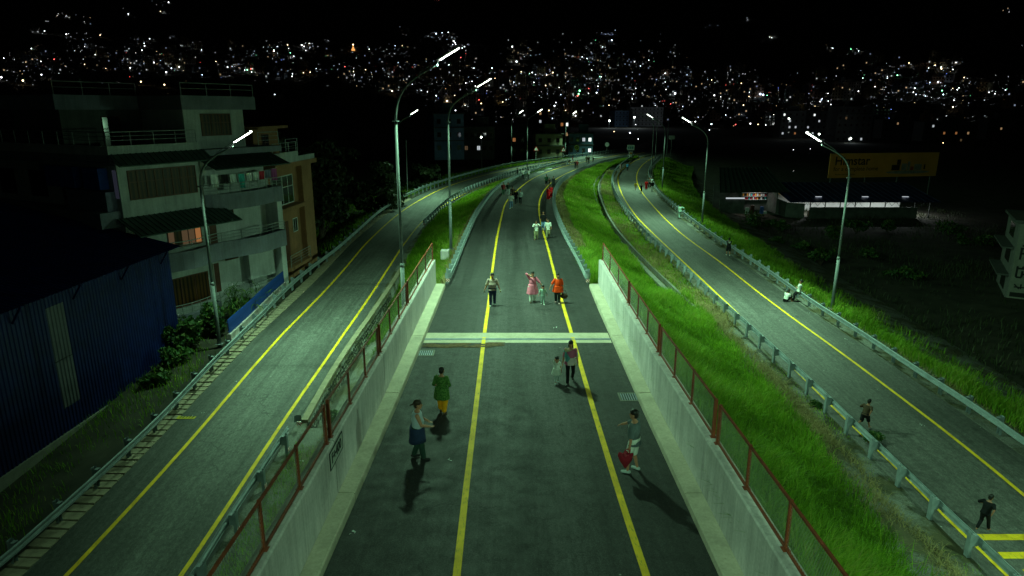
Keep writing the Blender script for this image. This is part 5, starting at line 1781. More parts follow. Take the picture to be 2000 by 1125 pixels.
def bulb_mesh(name, mat):
    m = MB()
    n = len(m.v)
    m.ell((0, 0, 0), 1, 1, 1, 6, 4)
    k = len(m.f)
    m.mi = 1
    m.tube([(0, 0, -7), (0, 0, -0.9)], 0.12, 4)
    me = bpy.data.meshes.new(name)
    me.from_pydata(m.v, [], m.f)
    me.materials.append(mat); me.materials.append(M['town_post'])
    me.polygons.foreach_set('material_index', m.m)
    me.update()
    return me
BME = {(k, i): bulb_mesh('town_lamp', LMAT[k][i]) for k in LCOL for i in range(3)}

def region(x, y):
    cols = ((130, 'above the roof of the blue shed'), (330, 'above the white house terrace'), (520, 'above the white house roof slab'), (640, 'above the orange house'), (760, 'beside the tallest lamp arm'),
            (880, 'between the two tall median lamps'), (980, 'beyond the second median lamp'), (1080, 'above the cream house'), (1180, 'above the pale blue house'), (1300, 'above the pale apartment block'), (1400, 'above the lamps of the right ramp'),
            (1520, 'above the dark tin shop'), (1620, 'above the lamp by the billboard'), (1740, 'above the billboard lettering'), (1860, 'above the end of the billboard'), (3000, 'above the lettered building'))
    rows = ((60, ' high up the hill'), (105, ' on the upper slope'), (145, ' on the middle slope'), (185, ' below the hill'), (999, ' on the valley floor'))
    return next(n for a, n in cols if x < a) + next(n for a, n in rows if y < a)

def town():
    r = random.Random(42)
    L = []
    for cx, cy, sx, sy, n in CL_:
        for _ in range(int(n * 1.6)):
            x = cx + (r.triangular(-1, 1, 0)) * sx * 1.3
            y = cy + (r.triangular(-1, 1, 0)) * sy * 1.35
            size = min(2.4, 0.52 * math.exp(r.gauss(0, 0.55)))
            k = r.random()
            c = 'white' if k < .58 else 'cool' if k < .76 else 'warm' if k < .91 else 'green' if k < .945 else 'red' if k < .98 else 'blue'
            if cy < 100: c = 'white' if k < .8 else 'cool' if k < .93 else 'warm'
            if cy < 8: c = 'red'
            if cx == 1183: c = 'cool' if k < .7 else 'blue'
            L.append((size, x, y, c))
    # single lights that stand out in the photograph
    for x, y, s, c in [(690, 92, 2.4, 'warm'), (690, 97, 2.4, 'warm'), (104, 132, 2.8, 'cool'), (4, 158, 2.4, 'white'), (46, 165, 3.0, 'warm'), (82, 152, 2.0, 'white'), (276, 166, 2.6, 'warm'), (322, 172, 2.6, 'warm'), (774, 146, 2.6, 'red'),
                       (766, 184, 2.6, 'warm'), (1132, 184, 3.4, 'green'), (1130, 190, 3.0, 'green'), (1128, 193, 2.4, 'red'), (1484, 191, 3.6, 'cool'), (1490, 192, 3.2, 'cool'), (1318, 189, 3.0, 'white'), (1679, 207, 3.0, 'cool'),
                       (873, 204, 3.0, 'warm'), (940, 208, 2.2, 'warm'), (1055, 214, 2.6, 'white'), (1083, 213, 2.6, 'white'), (1072, 222, 2.4, 'warm'), (1579, 229, 2.8, 'warm'), (1230, 270, 2.6, 'cool'), (1199, 266, 1.6, 'warm'), (1389, 250, 2.6, 'white'),
                       (1246, 283, 1.6, 'white'), (1436, 250, 1.6, 'red'), (1465, 249, 2.4, 'white'), (1480, 250, 1.8, 'warm'), (1495, 251, 1.6, 'white'), (1700, 240, 1.4, 'warm'), (1860, 66 + 150, 2.2, 'warm'), (1960, 232, 2.0, 'white'), (1165, 187, 2.4, 'white'), (1085, 152, 2.2, 'white'), (1166, 120, 2.0, 'warm'), (537, 190, 1.6, 'white'), (1630, 243, 2.6, 'warm'),
                       (1548, 352, .9, 'white'), (1548, 307, 1.2, 'white'), (1581, 305, 1.2, 'white'), (1840, 292, 1.4, 'warm'), (1385, 262, 1.4, 'white')]:
        L.append((s, x, y, c))
    L.sort(key=lambda q: -q[0])
    rest = {}
    pos = []
    cnt = 0
    word = {'white': 'white', 'cool': 'bluish white', 'warm': 'warm yellow', 'green': 'green', 'red': 'red', 'blue': 'blue'}
    for i, (s, x, y, c) in enumerate(L):
        p = sight(x, y)
        if p is None: continue
        dist = math.hypot(p[0], p[1])
        if dist < 140: continue
        rad = s * dist / FPX * 0.43
        tier = 2 if s > 1.15 else (1 if s > 0.68 else 0)
        # keep it on the line of sight but a few metres above the ground
        hgt = min(5.0, 2.0 + rad * 2)
        k = 1 - hgt / max(CAMZ - p[2], 60) if p[2] < CAMZ - 6 else 1.0
        q = (p[0], p[1], p[2] + hgt)
        pos.append((p, (x, y)))
        if cnt < 298:
            o = link(bpy.data.objects.new('town_lamp', BME[(c, tier)]))
            o.location = q
            o.scale = (rad,) * 3
            tag(o, '%s %s lamp shining %s' % (('tiny', 'small', 'bright')[tier], word[c], region(x, y)), 'lamp', word[c] + ' lamps of the far town')
            cnt += 1
        else:
            rest.setdefault((c, tier), []).append((q, rad))
    base = np.array([(1, 0, 0), (0, 1, 0), (-1, 0, 0), (0, -1, 0), (0, 0, 1), (0, 0, -1)], float)
    tri = np.array([(0, 1, 4), (1, 2, 4), (2, 3, 4), (3, 0, 4), (1, 0, 5), (2, 1, 5), (3, 2, 5), (0, 3, 5)])
    V, F, MI, mats = [], [], [], []
    for j, ((c, tier), lst) in enumerate(rest.items()):
        mats.append(LMAT[c][tier])
        for q, rad in lst:
            F.append(tri + 6 * len(V)); V.append(base * rad + np.array(q)); MI += [j] * 8
    o = np_mesh('town_lights', np.concatenate(V), np.concatenate(F), mats)
    o.data.polygons.foreach_set('material_index', MI)
    o["kind"] = "stuff"; o["label"] = "hundreds of tiny lights scattered over the dark hillside town"
    # houses of the town
    walls = [concrete('town_wall_%d' % k, c, 0.3) for k, c in enumerate(((0.4, 0.38, 0.33), (0.34, 0.2, 0.13), (0.25, 0.3, 0.36), (0.42, 0.36, 0.2)))]
    lit = [emit('town_window_a', (1.0, 0.72, 0.4), 0.45), emit('town_window_b', (0.9, 1.0, 0.95), 0.6), emit('town_window_c', (0.6, 0.75, 1.0), 0.3)]
    protos = []
    for k in range(12):
        rr = random.Random(k)
        m = MB()
        w, d, n = rr.uniform(8, 14), rr.uniform(8, 11), rr.randint(2, 4)
        H = n * 3.0
        m.mi = 0
        m.box(-w / 2, w / 2, -d / 2, d / 2, -4, H)
        m.box(-w / 2 + 1, -w / 2 + 4.5, -d / 2 + 2, -d / 2 + 5.5, H + 0.301, H + 2.7)
        m.mi = 1
        m.box(-w / 2 - 0.4, w / 2 + 0.4, -d / 2 - 0.7, d / 2 + 0.4, H + 0.001, H + 0.3)
        for f in range(1, n):
            m.box(-w / 2 - 0.1, w / 2 + 0.1, -d / 2 - 0.9, -d / 2 - 0.002, f * 3 - 0.1, f * 3 + 0.08)
        for f in range(n):
            c = int(w / 2.6)
            for j in range(c):
                x = -w / 2 + (j + 0.5) * w / c
                on = rr.random() < 0.05
                m.mi = 3 if on else 2
                m.box(x - 0.6, x + 0.6, -d / 2 - 0.05, -d / 2 - 0.001, f * 3 + 0.9, f * 3 + 2.2)
        me = bpy.data.meshes.new('town_house')
        me.from_pydata(m.v, [], m.f)
        for q in (walls[k % 4], M['dark_wall'], M['glass'], lit[k % 3]): me.materials.append(q)
        me.polygons.foreach_set('material_index', m.m); me.update()
        protos.append(me)
    r.shuffle(pos)
    n = 0
    occ = set()
    for p, s in pos:
        if n >= 270: break
        dist = math.hypot(p[0], p[1])
        if dist < 330 or dist > 1900: continue
        key = (int(p[0] / 15), int(p[1] / 15))
        if key in occ: continue
        occ.add(key)
        x, y = p[0] + r.uniform(-4, 4), p[1] + 9
        o = link(bpy.data.objects.new('town_house', protos[n % 12]))
        o.location = (x, y, ground(x, y))
        o.rotation_euler = (0, 0, math.atan2(-x, y) + r.uniform(-0.5, 0.5))
        tag(o, 'dark %s house %s' % (('cream', 'brick red', 'grey blue', 'ochre')[n % 12 % 4], region(s[0], s[1])), 'house', 'houses of the far town')
        n += 1
town()
# lit stupa-like tower on the ridge
def ridge_tower():
    p = sight(690, 99)
    root = thing('lit_tower', p, 'small amber lit tower standing alone on the left ridge', 'tower')
    k = math.hypot(p[0], p[1]) / FPX
    m = MB()
    m.tube([(0, 0, -2), (0, 0, 3 * k), (0, 0, 3.2 * k), (0, 0, 6 * k), (0, 0, 9 * k)], [3.2 * k, 3.0 * k, 2 * k, 1.4 * k, 0.2 * k], 10)
    m.build('spire', emit('amber_floodlit', (1.0, 0.45, 0.12), 1.0), root)
    m = MB(); m.tube([(0, 0, -3), (0, 0, -1)], 4 * k, 8)
    m.build('plinth', M['dark_wall'], root)
ridge_tower()

# ================================================================ VEGETATION
def sample(name, n, y0, y1, s0, s1, seed, pw=1.0):
    """n random points on a loft between rows y0..y1 and across fractions s0..s1 (fractions of the width at that row)"""
    ys, V = SURF[name]
    r = np.random.default_rng(seed)
    y = y0 + (y1 - y0) * r.random(n * 3) ** pw
    i = np.clip(np.searchsorted(ys, y) - 1, 0, len(ys) - 2)
    t = ((y - ys[i]) / (ys[i + 1] - ys[i]))[:, None]
    X = V[i, :, 0] * (1 - t) + V[i + 1, :, 0] * t
    Z = V[i, :, 2] * (1 - t) + V[i + 1, :, 2] * t
    wd = X[:, -1] - X[:, 0]
    keep = r.random(len(y)) < wd / np.percentile(wd, 95)
    X, Z, y = X[keep][:n], Z[keep][:n], y[keep][:n]
    s = s0 + (s1 - s0) * r.random(len(y))
    x = X[:, 0] + (X[:, -1] - X[:, 0]) * s
    z = np.zeros_like(x)
    for c in range(X.shape[1] - 1):
        a, b = X[:, c], X[:, c + 1]
        q = (x >= a) & (x <= b)
        z[q] = (Z[:, c] + (Z[:, c + 1] - Z[:, c]) * (x - a) / np.maximum(b - a, 1e-6))[q]
    return np.stack([x, y, z], 1), s

def vnoise(x, y, sc, seed):
    r = np.random.default_rng(seed)
    v = np.zeros_like(x)
    for k in range(5):
        a = r.random() * 6.28; f = sc * (1.7 ** k) / 2
        v += np.sin((x * np.cos(a) + y * np.sin(a)) * f + r.random() * 6.28) / (1.3 ** k)
    return v / 2.5

def blades(P, h, w, lean, bias, tint, seed):
    r = np.random.default_rng(seed)
    n = len(P)
    ang = r.random(n) * 6.283
    ln = lean * (0.3 + r.random(n))
    dx, dy = np.cos(ang) * ln + bias[0], np.sin(ang) * ln + bias[1]
    cx = r.random(n) * 6.283
    sx, sy = np.cos(cx) * w / 2, np.sin(cx) * w / 2
    B = P - np.array([0, 0, 0.03])
    mid = P + np.stack([dx * h * 0.35, dy * h * 0.35, h * 0.6], 1)
    tip = P + np.stack([dx * h, dy * h, h * (1 - 0.30 * np.minimum(1, np.hypot(dx, dy)))], 1)
    S_ = np.stack([sx, sy, np.zeros(n)], 1)
    V = np.stack([B - S_, B + S_, mid - S_ * 0.8, mid + S_ * 0.8, tip], 1).reshape(-1, 3)
    o = (np.arange(n) * 5)[:, None]
    F = np.stack([o + np.array([0, 1, 3]), o + np.array([0, 3, 2]), o + np.array([2, 3, 4])], 1).reshape(-1, 3)
    T = np.repeat(tint, 5)
    return V, F, T

class Sward:
    def __init__(self): self.V, self.F, self.T, self.n = [], [], [], 0
    def add(self, V, F, T):
        self.V.append(V); self.F.append(F + self.n); self.T.append(T); self.n += len(V)
    def build(self, name, mat, label):
        o = np_mesh(name, np.concatenate(self.V), np.concatenate(self.F), M[mat], attr=np.concatenate(self.T))
        o["kind"] = "stuff"; o["label"] = label
        return o

def lawn():
    g = Sward(); st = Sward()
    def field(name, n, y0, y1, s0, s1, seed, h0, wk, dry=0.0, thin=None, bias=(-0.12, -0.12), pw=1.0, sw=None, lean=0.45):
        P, s = sample(name, n, y0, y1, s0, s1, seed, pw)
        r = np.random.default_rng(seed + 50)
        nz = vnoise(P[:, 0], P[:, 1], 0.9, 5)
        nz2 = vnoise(P[:, 0], P[:, 1], 3.1, 9)
        if thin is not None:
            keep = r.random(len(P)) < thin(P, s, nz)
            P, s, nz, nz2 = P[keep], s[keep], nz[keep], nz2[keep]
        h = h0 * (0.55 + 0.55 * r.random(len(P))) * (1 + 0.30 * nz + 0.22 * nz2)
        if sw: h = h * sw(P, s)
        h = np.clip(h, 0.05, 1.3)
        w = wk * (0.7 + 0.6 * r.random(len(P))) * (1 + P[:, 1] / 55)
        t = np.clip(0.42 + 0.20 * nz + 0.16 * nz2 + 0.20 * r.standard_normal(len(P)) + dry, 0, 1)  # dry: real dryness, and on the near embankment also painted shade
        bx = np.stack([bias[0] + 0.25 * nz2, bias[1] + 0.25 * nz], 0)
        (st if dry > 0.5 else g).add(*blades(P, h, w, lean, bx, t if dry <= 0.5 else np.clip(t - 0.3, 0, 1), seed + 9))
    # big embankment: tall grass next to the wall, thinner and drier towards the ramp's gravel verge
    ed = lambda P, s, nz: np.clip((0.80 + 0.09 * nz - s) / 0.10, 0, 1)
    near = lambda P, s: 1.0 - 0.35 * np.clip((s - 0.6) / 0.3, 0, 1)
    field('embankment', 150000, 7, 46, 0.0, 0.80, 1, 0.82, 0.015, lean=0.6, dry=-0.05, thin=ed, sw=near, pw=1.15)  # near blades tinted darker for their self-shade, farther ones lighter
    field('embankment', 85000, 44, 85, 0.13, 0.60, 2, 0.62, 0.018, dry=0.05, pw=1.2, thin=lambda P, s, nz: np.clip((s - 0.13 - 0.04 * nz) / 0.05, 0, 1))
    field('embankment', 46000, 80, 180, 0.11, 0.62, 3, 0.6, 0.020, dry=0.06)
    field('embankment', 20000, 44, 140, 0.70, 0.93, 4, 0.32, 0.016, dry=0.26)
    field('embankment', 38000, 40, 140, 0.69, 0.96, 5, 0.36, 0.015, dry=0.62, lean=1.1, thin=lambda P, s, nz: np.clip(0.5 + nz, 0.05, 1))
    field('embankment', 30000, 37, 150, 0.005, 0.17, 6, 0.34, 0.015, dry=0.6, lean=1.4)
    field('embankment', 8000, 37, 150, 0.005, 0.17, 66, 0.25, 0.015, dry=0.2, lean=0.9)
    field('embankment', 32000, 7, 44, 0.68, 0.91, 7, 0.36, 0.013, dry=0.68, lean=1.4, thin=lambda P, s, nz: np.clip(0.45 + 1.2 * nz, 0.02, 1))
    field('embankment', 5000, 7, 60, 0.86, 0.99, 8, 0.14, 0.014, dry=0.1, thin=lambda P, s, nz: np.clip(nz * 1.2, 0, 1))
    # median
    field('median', 40000, 37.5, 80, 0.12, 0.90, 11, 0.55, 0.018, thin=lambda P, s, nz: np.clip(1.15 - 0.2 * nz, 0, 1))
    field('median', 16000, 36.8, 120, 0.78, 0.99, 12, 0.42, 0.015, dry=0.6, lean=1.2)
    field('median', 16000, 78, 150, 0.1, 0.95, 13, 0.4, 0.02, dry=0.05)
    field('median', 11000, 33, 45, 0.35, 0.95, 14, 0.42, 0.014, thin=lambda P, s, nz: np.clip(0.5 + nz, 0, 1))
    field('median', 12000, 12, 30, 0.28, 0.98, 15, 0.20, 0.010, dry=0.55, lean=1.5)
    field('median', 9000, 12, 29.5, 0.10, 0.55, 16, 0.20, 0.012, dry=0.0, thin=lambda P, s, nz: np.clip(0.3 + nz, 0, 1))
    # outer right bank
    field('right_bank', 60000, 14, 75, 0.10, 0.55, 21, 0.62, 0.018, pw=1.2, bias=(0.15, -0.1), thin=lambda P, s, nz: np.clip((0.40 + 0.1 * nz - s) / 0.12, 0.10, 1))
    field('right_bank', 40000, 70, 180, 0.08, 0.6, 22, 0.6, 0.022, bias=(0.15, -0.1))
    field('right_bank', 9000, 14, 120, 0.04, 0.13, 23, 0.30, 0.015, dry=0.62, lean=1.2, thin=lambda P, s, nz: np.clip(0.5 + nz, 0, 1))
    # outer left bank
    field('left_bank', 14000, 12, 60, 0.60, 0.93, 31, 0.38, 0.018, thin=lambda P, s, nz: np.clip(0.4 + 0.8 * nz, 0.02, 1))
    field('left_bank', 16000, 60, 180, 0.5, 0.95, 32, 0.5, 0.025)
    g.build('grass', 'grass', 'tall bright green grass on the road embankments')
    st.build('dry_grass', 'straw', 'dry yellowish grass and straw along the guardrails and verges')
lawn()

def leaf_cloud(centres, radii, n, size, seed, aspect=1.6, hollow=0.35):
    r = np.random.default_rng(seed)
    C = np.array(centres, float); Rr = np.array(radii, float)
    k = r.integers(0, len(C), n)
    d = r.standard_normal((n, 3)); d /= np.linalg.norm(d, axis=1)[:, None]
    rad = (hollow + (1 - hollow) * r.random(n) ** 0.5)[:, None]
    P = C[k] + d * rad * Rr[k]
    nrm = d * 0.6 + r.standard_normal((n, 3)) * 0.6; nrm /= np.linalg.norm(nrm, axis=1)[:, None]
    a = np.cross(nrm, r.standard_normal((n, 3))); a /= np.linalg.norm(a, axis=1)[:, None]
    b = np.cross(nrm, a)
    s = (size * (0.6 + 0.8 * r.random(n)))[:, None]
    V = np.stack([P - a * s * aspect / 2, P + b * s / 2 + nrm * s * .1, P + a * s * aspect / 2, P - b * s / 2 + nrm * s * .1], 1).reshape(-1, 3)
    F = (np.arange(n) * 4)[:, None] + np.arange(4)
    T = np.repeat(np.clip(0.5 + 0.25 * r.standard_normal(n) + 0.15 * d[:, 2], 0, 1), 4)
    return V, F, T

def bush(name, loc, w, h, n, size, seed, label, mat='leaf', cat='bush', group=None):
    r = random.Random(seed)
    root = thing(name, loc, label, cat, group)
    cs, rs = [], []
    m = MB()
    for k in range(9):
        a = r.uniform(0, 6.28); q = r.uniform(0.1, 0.75)
        c = (math.cos(a) * q * w / 2, math.sin(a) * q * w / 2, h * r.uniform(0.3, 0.8))
        cs.append(c); rs.append((w * r.uniform(.16, .3), w * r.uniform(.16, .3), h * r.uniform(.15, .28)))
        m.tube([(0, 0, -0.1), (c[0] * 0.4, c[1] * 0.4, c[2] * 0.5), c], [0.03, 0.02, 0.008], 5)
    m.build('stem', M['bark'], root)
    V, F, T = leaf_cloud(cs, rs, n, size, seed)
    V[:, 2] = np.maximum(V[:, 2], 0.02)
    np_mesh('foliage', V, F, M[mat], root, T)
    return root

def tree(loc, h, w, n, seed, label, group=None):
    r = random.Random(seed)
    root = thing('dark_tree', loc, label, 'tree', group)
    cs, rs = [], []
    m = MB()
    m.tube([(0, 0, -0.3), (r.uniform(-.2, .2), 0, h * .3), (r.uniform(-.3, .3), r.uniform(-.3, .3), h * .6)], [0.25, 0.18, 0.1], 8)
    for k in range(16):
        a = r.uniform(0, 6.28); q = r.uniform(0.15, 0.8)
        c = (math.cos(a) * q * w / 2, math.sin(a) * q * w / 2, h * r.uniform(0.38, 0.92))
        cs.append(c); rs.append((w * r.uniform(.12, .22), w * r.uniform(.12, .22), h * r.uniform(.07, .13)))
        m.tube([(0, 0, h * r.uniform(.25, .5)), (c[0] * .5, c[1] * .5, c[2] * .8), c], [0.09, 0.05, 0.015], 5)
    m.build('trunk', M['bark'], root)
    V, F, T = leaf_cloud(cs, rs, n, 0.34, seed)
    np_mesh('crown', V, F, M['leaf_dark'], root, T)
    return root

def greenery():
    # shrubs between the blue shed and the white house
    spec = [(-19.0, 36.4, 2.6, 2.2, 1500), (-18.6, 34.3, 1.8, 1.4, 900), (-20.6, 38.6, 2.4, 1.9, 1200), (-18.4, 32.0, 1.5, 1.0, 600), (-18.3, 38.4, 1.9, 2.6, 1200), (-21.5, 40.2, 2.2, 1.2, 800)]
    lab = ['broad leafy shrub filling the gap between blue shed and white house', 'low leafy shrub at the corner of the blue shed', 'dark shrub below the lower balcony of the white house', 'small weedy shrub along the blue shed plinth',
           'tall leafy shrub beside the lamp post base', 'low dark shrub under the big brown window']
    for i, ((x, y, w, h, n), l) in enumerate(zip(spec, lab)):
        bush('shrub', (x, y, hL(y) - 0.9), w, h, n, 0.15, 100 + i, l, group='shrubs between shed and house')
    # maize-like plant behind the blue fence
    c = Vector((LRAIL_O(41.5) - 2.1, 41.2, hL(41) - 0.8))
    root = thing('reed_plant', c, 'tall bushy plant with long drooping green blades behind the blue fence', 'plant')
    r = random.Random(9)
    m = MB(); Vs, Fs, Ts, nn = [], [], [], 0
    for k in range(26):
        bx, by = r.gauss(0, .55), r.gauss(0, .7)
        hh = r.uniform(1.5, 2.7)
        tx, ty = bx + r.gauss(0, .25), by + r.gauss(0, .25)
        m.tube([(bx, by, -0.1), ((bx + tx) / 2, (by + ty) / 2, hh * .5), (tx, ty, hh)], [0.022, 0.018, 0.008], 5)
        for j in range(11):
            t = r.uniform(0.25, 1.0)
            p = Vector((bx + (tx - bx) * t, by + (ty - by) * t, hh * t))
            a = r.uniform(0, 6.28); L = r.uniform(.5, 1.0)
            d = Vector((math.cos(a), math.sin(a), 0)); s = Vector((-d.y, d.x, 0)) * r.uniform(.025, .045)
            pts = [p, p + d * L * .35 + Vector((0, 0, L * .30)), p + d * L * .75 + Vector((0, 0, L * .22)), p + d * L + Vector((0, 0, -L * .12))]
            ws = [0.5, 1.0, 0.75, 0.05]
            tt = r.uniform(.35, 1.0)
            for q, w_ in zip(pts, ws):
                Vs += [tuple(q - s * w_), tuple(q + s * w_)]; Ts += [tt, tt]
            for q in range(3):
                b = nn + q * 2
                Fs.append((b, b + 1, b + 3, b + 2))
            nn += 8
    m.build('stem', M['leaf'], root)
    np_mesh('foliage', np.array(Vs), np.array(Fs), M['leaf'], root, np.array(Ts))
    # hanging vines on the compound wall
    # dark trees behind the houses and beyond the ramp
    ts = [(-19, 66, 11, 7, 'dark leafy tree beside the orange house'), (-24, 74, 13, 9, 'broad dark tree behind the orange house'), (-17, 84, 9, 7, 'dark rounded tree by the bend of the left ramp'), (-31, 66, 14, 9, 'tall dark tree behind the white house roof'),
          (-26, 96, 10, 9, 'dark tree between the orange house and the dim blue house'), (-14, 108, 7, 6, 'low dark tree near the two bare poles')]
    for i, (x, y, h, w, l) in enumerate(ts):
        tree((x, y, -1.2), h, w, 2600, 200 + i, l, 'dark trees beyond the left ramp')
    # weeds and bushes in the dark field on the right
    r = random.Random(77)
    for i in range(34):
        y = r.uniform(34, 98)
        x = rr_edge(y) + r.uniform(12, 40)
        if abs(x - 36) < 6 and y < 62: continue
        w_, h_ = r.uniform(1.8, 4.5), r.uniform(1.0, 2.4)
        sz = ('tall' if h_ > 1.8 else 'low') + (' broad' if w_ > 3.2 else ' narrow')
        col_ = x / y
        pl = 'in front of the tin shop' if col_ < .36 else 'in front of the lit shed end' if col_ < .45 else 'behind the lamp post by the sitting pair' if col_ < .53 else 'below the billboard lettering' if col_ < .62 else 'below the billboard end' if col_ < .72 else 'beside the lettered building'
        dp = 'close to the ramp bank' if y < 55 else 'halfway across the field' if y < 78 else 'far across the field'
        bush('field_shrub', (x, y, ground(x, y)), w_, h_, 500, 0.22, 300 + i, 'dark %s shrub %s, %s' % (sz, pl, dp), 'leaf', 'bush', 'shrubs in the dark field')
    for i in range(10):
        y = r.uniform(60, 120)
        x = LRAIL_O(y) - r.uniform(2.0, 9)
        w_, h_ = r.uniform(1.5, 3.2), r.uniform(.9, 1.9)
        pl = 'just past the orange house' if y < 75 else 'by the short bare post' if y < 92 else 'below the dim blue house' if y < 107 else 'toward the cream house'
        bush('bank_shrub', (x, y, hL(y) - 0.9), w_, h_, 500, 0.2, 400 + i, 'dark %s %s shrub outside the ramp guardrail %s' % ('tall' if h_ > 1.4 else 'low', 'broad' if w_ > 2.3 else 'narrow', pl), 'leaf_dark', 'bush', 'shrubs on the far left bank')
    # weeds at the stone wall end and by the fence
    for i, (px, py, w, h, l) in enumerate([(648, 826, 1.0, .6, 'small green weed patch at the end of the stone wall'), (1700, 860, .9, .4, 'small weed under the right ramp guardrail'), (1590, 795, .6, .3, 'tiny weed beside a guardrail post on the gravel')]):
        p = at(px, py, hL if i == 0 else hR)
        bush('weed', p, w, h, 500, 0.09, 500 + i, l, cat='weed')
greenery()

# dark ground cover in the unlit field
def field_cover():
    r = np.random.default_rng(8)
    n = 26000
    y = 14 + 110 * r.random(n) ** 0.9
    x = np.array([rr_edge(v) for v in np.linspace(10, 130, 241)])[np.clip(((y - 10) * 2).astype(int), 0, 240)] + 10 + 40 * r.random(n)
    z = np.array([ground(a, b) for a, b in zip(x, y)])
    P = np.stack([x, y, z], 1)
    nz = vnoise(x, y, 0.5, 3)
    keep = r.random(n) < np.clip(0.5 + nz, 0.05, 1)
    P, nz = P[keep], nz[keep]
    V, F, T = blades(P, np.clip(0.35 + 0.2 * nz + 0.3 * r.random(len(P)), .12, .8), np.full(len(P), 0.06), 0.6, (0, 0), np.clip(0.6 + 0.3 * nz + .2 * r.standard_normal(len(P)), 0, 1), 4)
    o = np_mesh('field_weeds', V, F, M['leaf_dark'], attr=T)
    o["kind"] = "stuff"; o["label"] = "dark weeds covering the unlit field"
field_cover()

# bare posts on the left bank
def bare_post(px, py, ptop, label):
    b = at(px, py, hL, -0.3)
    t = at_y(px - 3, ptop, b.y)
    m = MB(); m.tube([(0, 0, -0.2), (t.x - b.x, 0, t.z - b.z)], [0.07, 0.05], 8)
    o = m.build('bare_post', M['galv_pole']); o.location = b
    tag(o, label, 'post')
bare_post(796, 374, 274, 'thin bare pole standing alone right behind the tallest lamp post')
bare_post(811, 358, 333, 'short thin bare post on the bank beyond the left ramp')

# scraps of litter on the roads
def litter():
    r = random.Random(31)
    V, F, n = [], [], 0
    pts = [(442, 613, hL), (660, 705, hL), (1655, 672, hR), (1650, 662, hR), (880, 897, hC), (1010, 395, hC), (690, 1040, hC), (1085, 640, hC), (463, 745, hL), (398, 806, hL), (590, 900, hL), (520, 1100, hL), (1580, 612, hR), (1800, 830, hR), (455, 1060, hL), 
           (1330, 600, hR), (1480, 790, hR), (1540, 850, hR), (1625, 930, hR), (1465, 740, hR)]
    for px, py, h in pts:
        c = at(px, py, h, 0.01)
        for k in range(3):
            a = r.uniform(0, 6.28); s = r.uniform(.02, .05)
            o = Vector((r.uniform(-.1, .1), r.uniform(-.1, .1), 0))
            u = Vector((math.cos(a), math.sin(a), r.uniform(0, .5))) * s; v = Vector((-math.sin(a), math.cos(a), r.uniform(0, .5))) * s * .6
            for q in (c + o - u, c + o - v + Vector((0, 0, .02)), c + o + u, c + o + v):
                V.append(tuple(q))
            F.append((n, n + 1, n + 2, n + 3)); n += 4
    o = np_mesh('litter', np.array(V), np.array(F), M['cloth_w'])
    o["kind"] = "stuff"; o["label"] = "scraps of white litter on the roads"
litter()
M['scrawl'] = plain('yellow_stencil_paint', (0.42, 0.33, 0.02), 0.8, 0, 0.4, 8)
def stencil():
    c = at(364, 815, hL, 0.006)
    m = MB()
    root = thing('drain_mark', c, 'small faded yellow stencilled mark on the ramp road near the drain slabs', 'road mark')
    m.quad((-.42, -.16, 0), (.42, -.16, 0), (.42, .16, 0), (-.42, .16, 0))
    m.build('paint_patch', M['scrawl'], root)
    m = MB()
    for x in (-.28, -.14, .0, .14, .28):
        m.quad((x - .025, -.1, .004), (x + .025, -.1, .004), (x + .06, .1, .004), (x + .01, .1, .004))
    m.build('stroke', M['black'], root)
stencil()
# ================================================================ PEOPLE
M['skin'] = plain('skin', (0.42, 0.19, 0.115), 0.55, 0, 0.08, 8)
M['skin_d'] = plain('darker_skin', (0.30, 0.13, 0.08), 0.55, 0, 0.08, 8)
M['hair'] = plain('black_hair', (0.012, 0.010, 0.009), 0.45, 0, 0.2, 20)
M['hair_b'] = plain('brown_hair', (0.035, 0.02, 0.012), 0.5, 0, 0.2, 20)
M['eye'] = plain('eye_dark', (0.02, 0.015, 0.012), 0.3)
M['lip'] = plain('lip', (0.20, 0.06, 0.05), 0.5)
def cloth(name, c, var=0.22):
    if name not in M:
        t = NT(name, 0.9, 0, 0.15)
        co = t.co()
        f = t.noise(co, 6, 4)
        t.color(t.ramp(f, (0.3, tuple(x * (1 - var) for x in c)), (0.7, tuple(min(1, x * (1 + var)) for x in c))))
        t.bump(t.noise(t.map(co, (1, 1, 0.5)), 14, 3), 0.5, 0.02)
        M[name] = t.m
    return M[name]
def patchwork():
    t = NT('patchwork_cloth', 0.9, 0, 0.15)
    co = t.co()
    vo = t.n('ShaderNodeTexVoronoi', feature='F1'); vo.inputs['Scale'].default_value = 3.6
    t.l(co, vo.inputs['Vector'])
    sx = t.n('ShaderNodeSeparateColor'); t.l(vo.outputs['Color'], sx.inputs[0])
    c = t.n('ShaderNodeValToRGB'); c.color_ramp.interpolation = 'CONSTANT'
    e = c.color_ramp.elements
    for _ in range(3): e.new(0.5)
    for el, (p, q) in zip(e, ((0, (.45, .14, .20)), (.22, (.38, .32, .20)), (.52, (.10, .30, .32)), (.72, (.50, .42, .42)), (.88, (.38, .10, .18)))):
        el.position = p; el.color = (*q, 1)
    t.l(sx.outputs[0], c.inputs[0])
    t.color(c.outputs[0])
    M['patchwork'] = t.m
patchwork()
def leafprint():
    t = NT('green_leaf_print', 0.9, 0, 0.15)
    n = t.noise(t.co(), 22, 3)
    t.color(t.ramp(n, (0.42, (0.03, 0.10, 0.02)), (0.56, (0.10, 0.20, 0.05))))
    M['green_print'] = t.m
leafprint()
